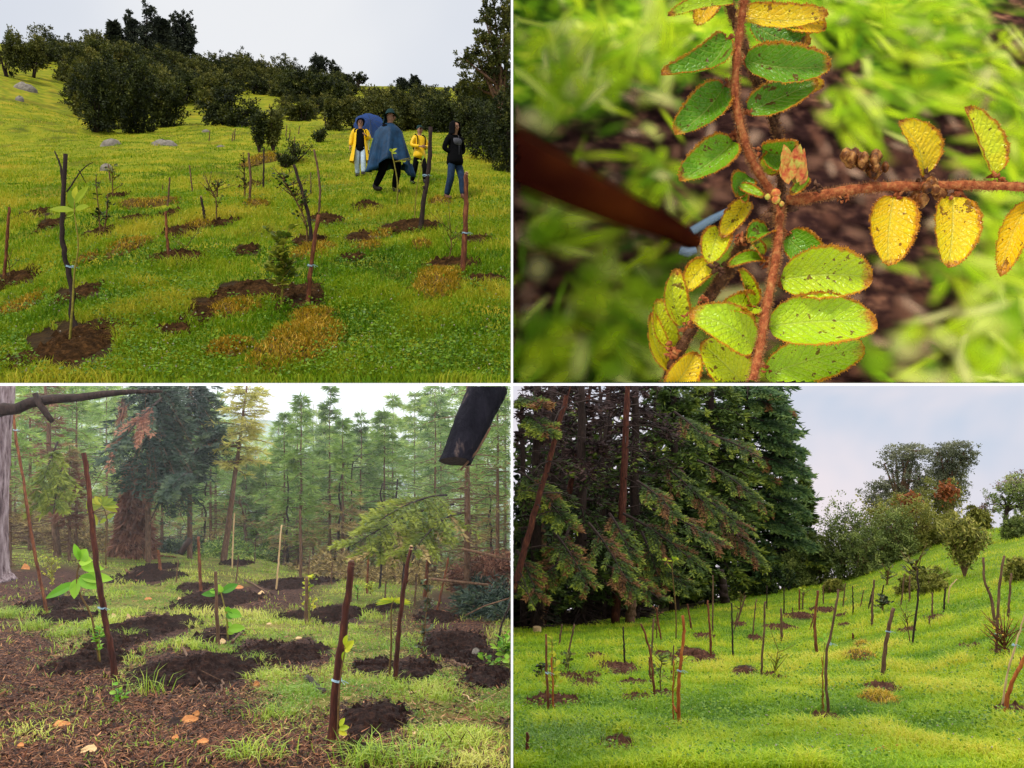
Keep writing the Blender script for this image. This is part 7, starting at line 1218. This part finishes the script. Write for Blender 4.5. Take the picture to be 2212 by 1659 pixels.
# understory that closes the dark of the wood
for k, (X, d, wp, hm) in enumerate([(60, 42, 420, 9), (330, 44, 420, 9), (560, 46, 420, 10), (780, 48, 420, 10), (180, 50, 420, 12), (450, 52, 420, 12), (680, 54, 420, 13)]):
    x = X * U * d; b = A(x, d, float(terr('BR', x, d))); w_ = wp * U * d / 2; crown_tree('BR', b, hm, lumps(w_, hm * 1.1, 12, .05), .28, 4200, M['cyp'], M['darkbark'], .2, 'dark_tree', 'tree', None, 'dark tree deep inside the wood of the lower right scene, {} from the left', 'dark trees deep inside the wood')
for X, lb in ((1120, 'low dark shrub closing the gap under the last tall conifer'), (1030, 'low dark shrub left of the gap under the last tall conifer')): shrub('BR', X, 905, 190, 150, M['cyp'], 4500, 7, lb, nl=10, zlo=-.1)
# sweeping sprays that hang out of the wood with rust tips
SPR = [((250, 620), (150, 860)), ((330, 600), (520, 900)), ((480, 560), (820, 800)), ((600, 540), (900, 700)), ((700, 420), (1010, 640)), ((620, 330), (870, 560)), ((300, 700), (80, 900)), ((120, 480), (250, 620)), ((480, 700), (760, 880)), ((400, 780), (640, 930)), ((30, 380), (180, 520)), ((800, 330), (1080, 520)), ((420, 560), (520, 760)), ((60, 130), (160, 220)), ((700, 120), (860, 260)), ((180, 640), (330, 880)), ((560, 640), (640, 860)), ((860, 560), (1060, 760)), ((20, 720), (110, 930)), ((540, 420), (700, 560)), ((30, 60), (130, 90)), ((860, 220), (1090, 330))]
for i, (a0, e0) in enumerate(SPR):
    d = 23 + 5 * (a0[0] / 900) + rs.rand() * 1.5; d += (a0[0] > 600) * 3.5
    bough('BR', a0, e0, d + .8, d - .5, 'cyp', 'rust', None, 'conifer bough with green sprays reaching out of the dark wood, {} from the left', 'boughs reaching out of the dark wood', .10 + .25 * rs.rand())
for i, (a0, e0) in enumerate([((1000, 60), (1190, 130)), ((1000, 140), (1225, 215)), ((1040, 230), (1250, 300)), ((1020, 300), (1265, 390)), ((1030, 400), (1255, 470)), ((1060, 480), (1265, 560)), ((1040, 560), (1250, 640)), ((1000, 20), (1150, 50)), ((1080, 640), (1290, 700)), ((960, 660), (1180, 780)), ((1080, 720), (1330, 770)), ((900, 460), (1090, 560)), ((940, 340), (1120, 420))]):
    bough('BR', a0, e0, 43, 41.5, 'cypblue' if i < 9 else 'cyp', 'rust', None, 'feathery dark bough at the right edge of the dark wood, {} from the left', 'boughs at the right edge of the dark wood', .04, .30, 34, .06)
b = A(20 * U * 33, 33, float(terr('BR', 20 * U * 33, 33))); crown_tree('BR', b, 4.5, lumps(2.2, 5, 10, 0), .24, 3500, M['cyp'], M['darkbark'], .2, 'dark_tree', 'tree', 'low dark tree closing the wood at its left edge')
# ---- shrubs and trees on the right
M['shr'] = foliage('grey_green_shrub_leaves', [(.0, (.035, .055, .014)), (.4, (.11, .15, .032)), (.7, (.22, .27, .06)), (1, (.40, .42, .12))], .25, .6, .3, .3)
M['shr2'] = foliage('olive_bush_leaves', [(.0, (.05, .06, .010)), (.4, (.15, .16, .022)), (.7, (.28, .27, .045)), (1, (.44, .38, .09))], .25, .6, .3, .3)
M['euc'] = foliage('grey_eucalyptus_leaves', [(.0, (.05, .06, .035)), (.5, (.15, .16, .09)), (1, (.32, .32, .18))], .25, .5, .3, .3)
M['redfl'] = foliage('orange_red_blossom', [(.0, (.12, .04, .01)), (1, (.36, .11, .03))], .2, .6, .5, .2)
M['pink'] = foliage('pinkish_brown_leaves', [(.0, (.08, .05, .045)), (.5, (.22, .14, .12)), (1, (.40, .28, .24))], .2, .6, .5, .3)
for q in [(1345, 850, 150, 200, 'shr', 'leftmost grey green shrub of the row on the right slope'), (1430, 842, 190, 290, 'shr', 'high grey green shrub right of the leftmost one'), (1500, 830, 150, 190, 'shr', 'pale stemmed light green shrub at the front of the row'), (1560, 790, 200, 260, 'shr2', 'tall olive shrub in the middle of the row'), (1640, 770, 200, 270, 'shr', 'large grey green shrub below the eucalyptus'), (1720, 735, 200, 220, 'shr2', 'olive shrub below the red flowering tree'), (1640, 740, 110, 110, 'cyp', 'small dark green shrub in front of the row'), (1830, 690, 150, 110, 'shr2', 'low olive shrub right of the red flowering tree'), (1900, 660, 130, 90, 'shr2', 'low shrub at the end of the row'), (1820, 900, 110, 90, 'shr2', 'low bush on the upper hillside behind the stakes'), (1700, 905, 70, 60, 'shr2', 'tiny bush on the upper hillside'), (1390, 900, 60, 45, 'shr2', 'tiny bush at the crest by the dip'), (2195, 850, 80, 90, 'shr2', 'bush at the right edge below the crest'), (2190, 660, 90, 90, 'shr', 'bush on the crest at the right edge'), (2010, 600, 90, 90, 'shr2', 'thin bush on the crest behind the many stemmed shrub'), (1230, 880, 100, 150, 'shr', 'shrub at the dip, right of the conifers')]:
    shrub('BR', q[0], q[1], q[2] * 1.35, q[3] * 1.08, M[q[4]], 8500, 6.5, q[5], nl=20, stems=5, zlo=-.05, wm=M['brownbark'])
def multi(bx, by, top, wpx, label):
    b = at('BR', bx, by); y = b[1]; t = thing('many_stemmed_shrub', label, 'shrub', b); mb = MB(); lf = MB(); H = (by - top) * U * y; W = wpx * U * y / 2
    for s in range(34):
        a = rs.rand() * 6.28; r = rs.rand() ** .7; e = b + A(math.cos(a) * r * W, math.sin(a) * r * W, H * (1.05 - .35 * r * r) * (.85 + .2 * rs.rand())); m_ = b + A(math.cos(a) * r * W * .35, math.sin(a) * r * W * .35, H * .5); f = np.linspace(0, 1, 9)[:, None]; Q = b * (1 - f) ** 2 + 2 * m_ * f * (1 - f) + e * f ** 2; tube(mb, Q, np.linspace(.03, .006, 9), 4)
        k = 120; g = .3 + .7 * rs.rand(k, 1); C = b * (1 - g) ** 2 + 2 * m_ * g * (1 - g) + e * g ** 2 + rs.normal(size=(k, 3)) * .1; cards(lf, C, nrm(rs.normal(size=(k, 3)) + A(0, 0, .8)), runit(k), .15, .05, rs.rand(k))
    mb.build('stem', M['brownbark'], t); lf.build('leaves', M['shr2'], t)
multi(1955, 835, 575, 215, 'many stemmed vase shaped shrub standing alone on the right slope')
def tree_px(bx, by, d, lst, leafpx, n, mat, wm, tr, nm, lb, H, extra=None, sprawl=.3):
    b = pt('BR', bx, by, d); b[2] = float(terr('BR', b[0], d)); s = U * d; Yb = -b[2] / s
    L = [((X - bx) * s, rs.normal() * r * .3 * s, (Yb - Y) * s, r * 1.3 * s, rz * 1.35 * s) for X, Y, r, rz in lst]; return crown_tree('BR', b, (Yb - H) * s, L, leafpx * s, n, M[mat], M[wm], tr, nm, 'tree', lb, extra=extra, sprawl=sprawl)
tree_px(1690, 700, 56, [(1665, 300, 45, 26), (1710, 285, 50, 24), (1745, 300, 38, 26), (1690, 330, 35, 20), (1610, 345, 22, 16), (1640, 370, 20, 14), (1720, 365, 30, 22), (1700, 420, 45, 40), (1760, 400, 40, 35), (1790, 440, 36, 30), (1650, 470, 40, 30), (1570, 470, 42, 34), (1600, 440, 32, 24), (1560, 520, 36, 26), (1740, 470, 50, 40), (1640, 520, 60, 30)], 5.5, 16000, 'euc', 'brownbark', .28, 'eucalyptus_tree', 'tall grey eucalyptus with layered open crown, left of the two', 300)
tree_px(1890, 690, 57, [(1850, 295, 40, 24), (1900, 280, 48, 22), (1950, 290, 40, 28), (1965, 325, 30, 24), (1880, 330, 50, 24), (1920, 360, 45, 32), (1880, 400, 40, 36), (1850, 380, 34, 30), (1910, 430, 40, 34), (1935, 470, 26, 36), (1830, 420, 34, 30)], 5.5, 14000, 'euc', 'brownbark', .28, 'eucalyptus_tree', 'tall grey eucalyptus with rounder crown, right of the two', 300)
def blossoms(t):
    b = np.array(t.location); s = U * 48; lf = MB()
    for (X, Y, k) in [(1730, 520, 160), (1690, 500, 60), (1885, 455, 170), (1860, 480, 90), (1735, 490, 60), (1900, 470, 60), (1720, 545, 60)]:
        c = pt('BR', X, Y, 46.5); C = c + rs.normal(size=(k, 3)) * 15 * s; cards(lf, C, runit(k), runit(k), .22, .13, rs.rand(k))
    lf.build('blossom', M['redfl'], t)
tree_px(1780, 690, 48, [(1710, 520, 60, 32), (1780, 480, 60, 30), (1850, 455, 60, 30), (1895, 480, 40, 35), (1800, 530, 80, 38), (1880, 540, 50, 35), (1700, 560, 60, 30), (1840, 590, 70, 35), (1740, 600, 70, 35)], 6, 9000, 'shr2', 'darkbark', .2, 'flowering_tree', 'bushy tree with orange red blossom below the eucalyptus', 470, extra=blossoms)
tree_px(2140, 620, 42, [(2110, 480, 45, 28), (2160, 450, 45, 28), (2200, 430, 45, 30), (2180, 500, 50, 32), (2120, 530, 45, 26), (2230, 480, 50, 40), (2080, 500, 26, 20)], 5.5, 4200, 'shr', 'darkbark', .12, 'leafy_tree', 'grey green leaning tree on the crest at the right edge', 440)
tree_px(2200, 620, 46, [(2160, 430, 45, 22), (2200, 410, 45, 22), (2240, 430, 50, 30), (2210, 460, 50, 30), (2060, 520, 26, 22), (2040, 545, 24, 18)], 5.5, 3200, 'pink', 'darkbark', .12, 'pinkish_tree', 'pinkish brown tree behind the grey green one at the right edge', 420)
# ================================================================== numbered labels
for k, L in LATER.items():
    def sx(o):
        q = o.matrix_basis.translation; return q.x / max(q.y, .1)
    L.sort(key=sx)
    for i, o in enumerate(L): o['label'] = k.format(ordn(i))
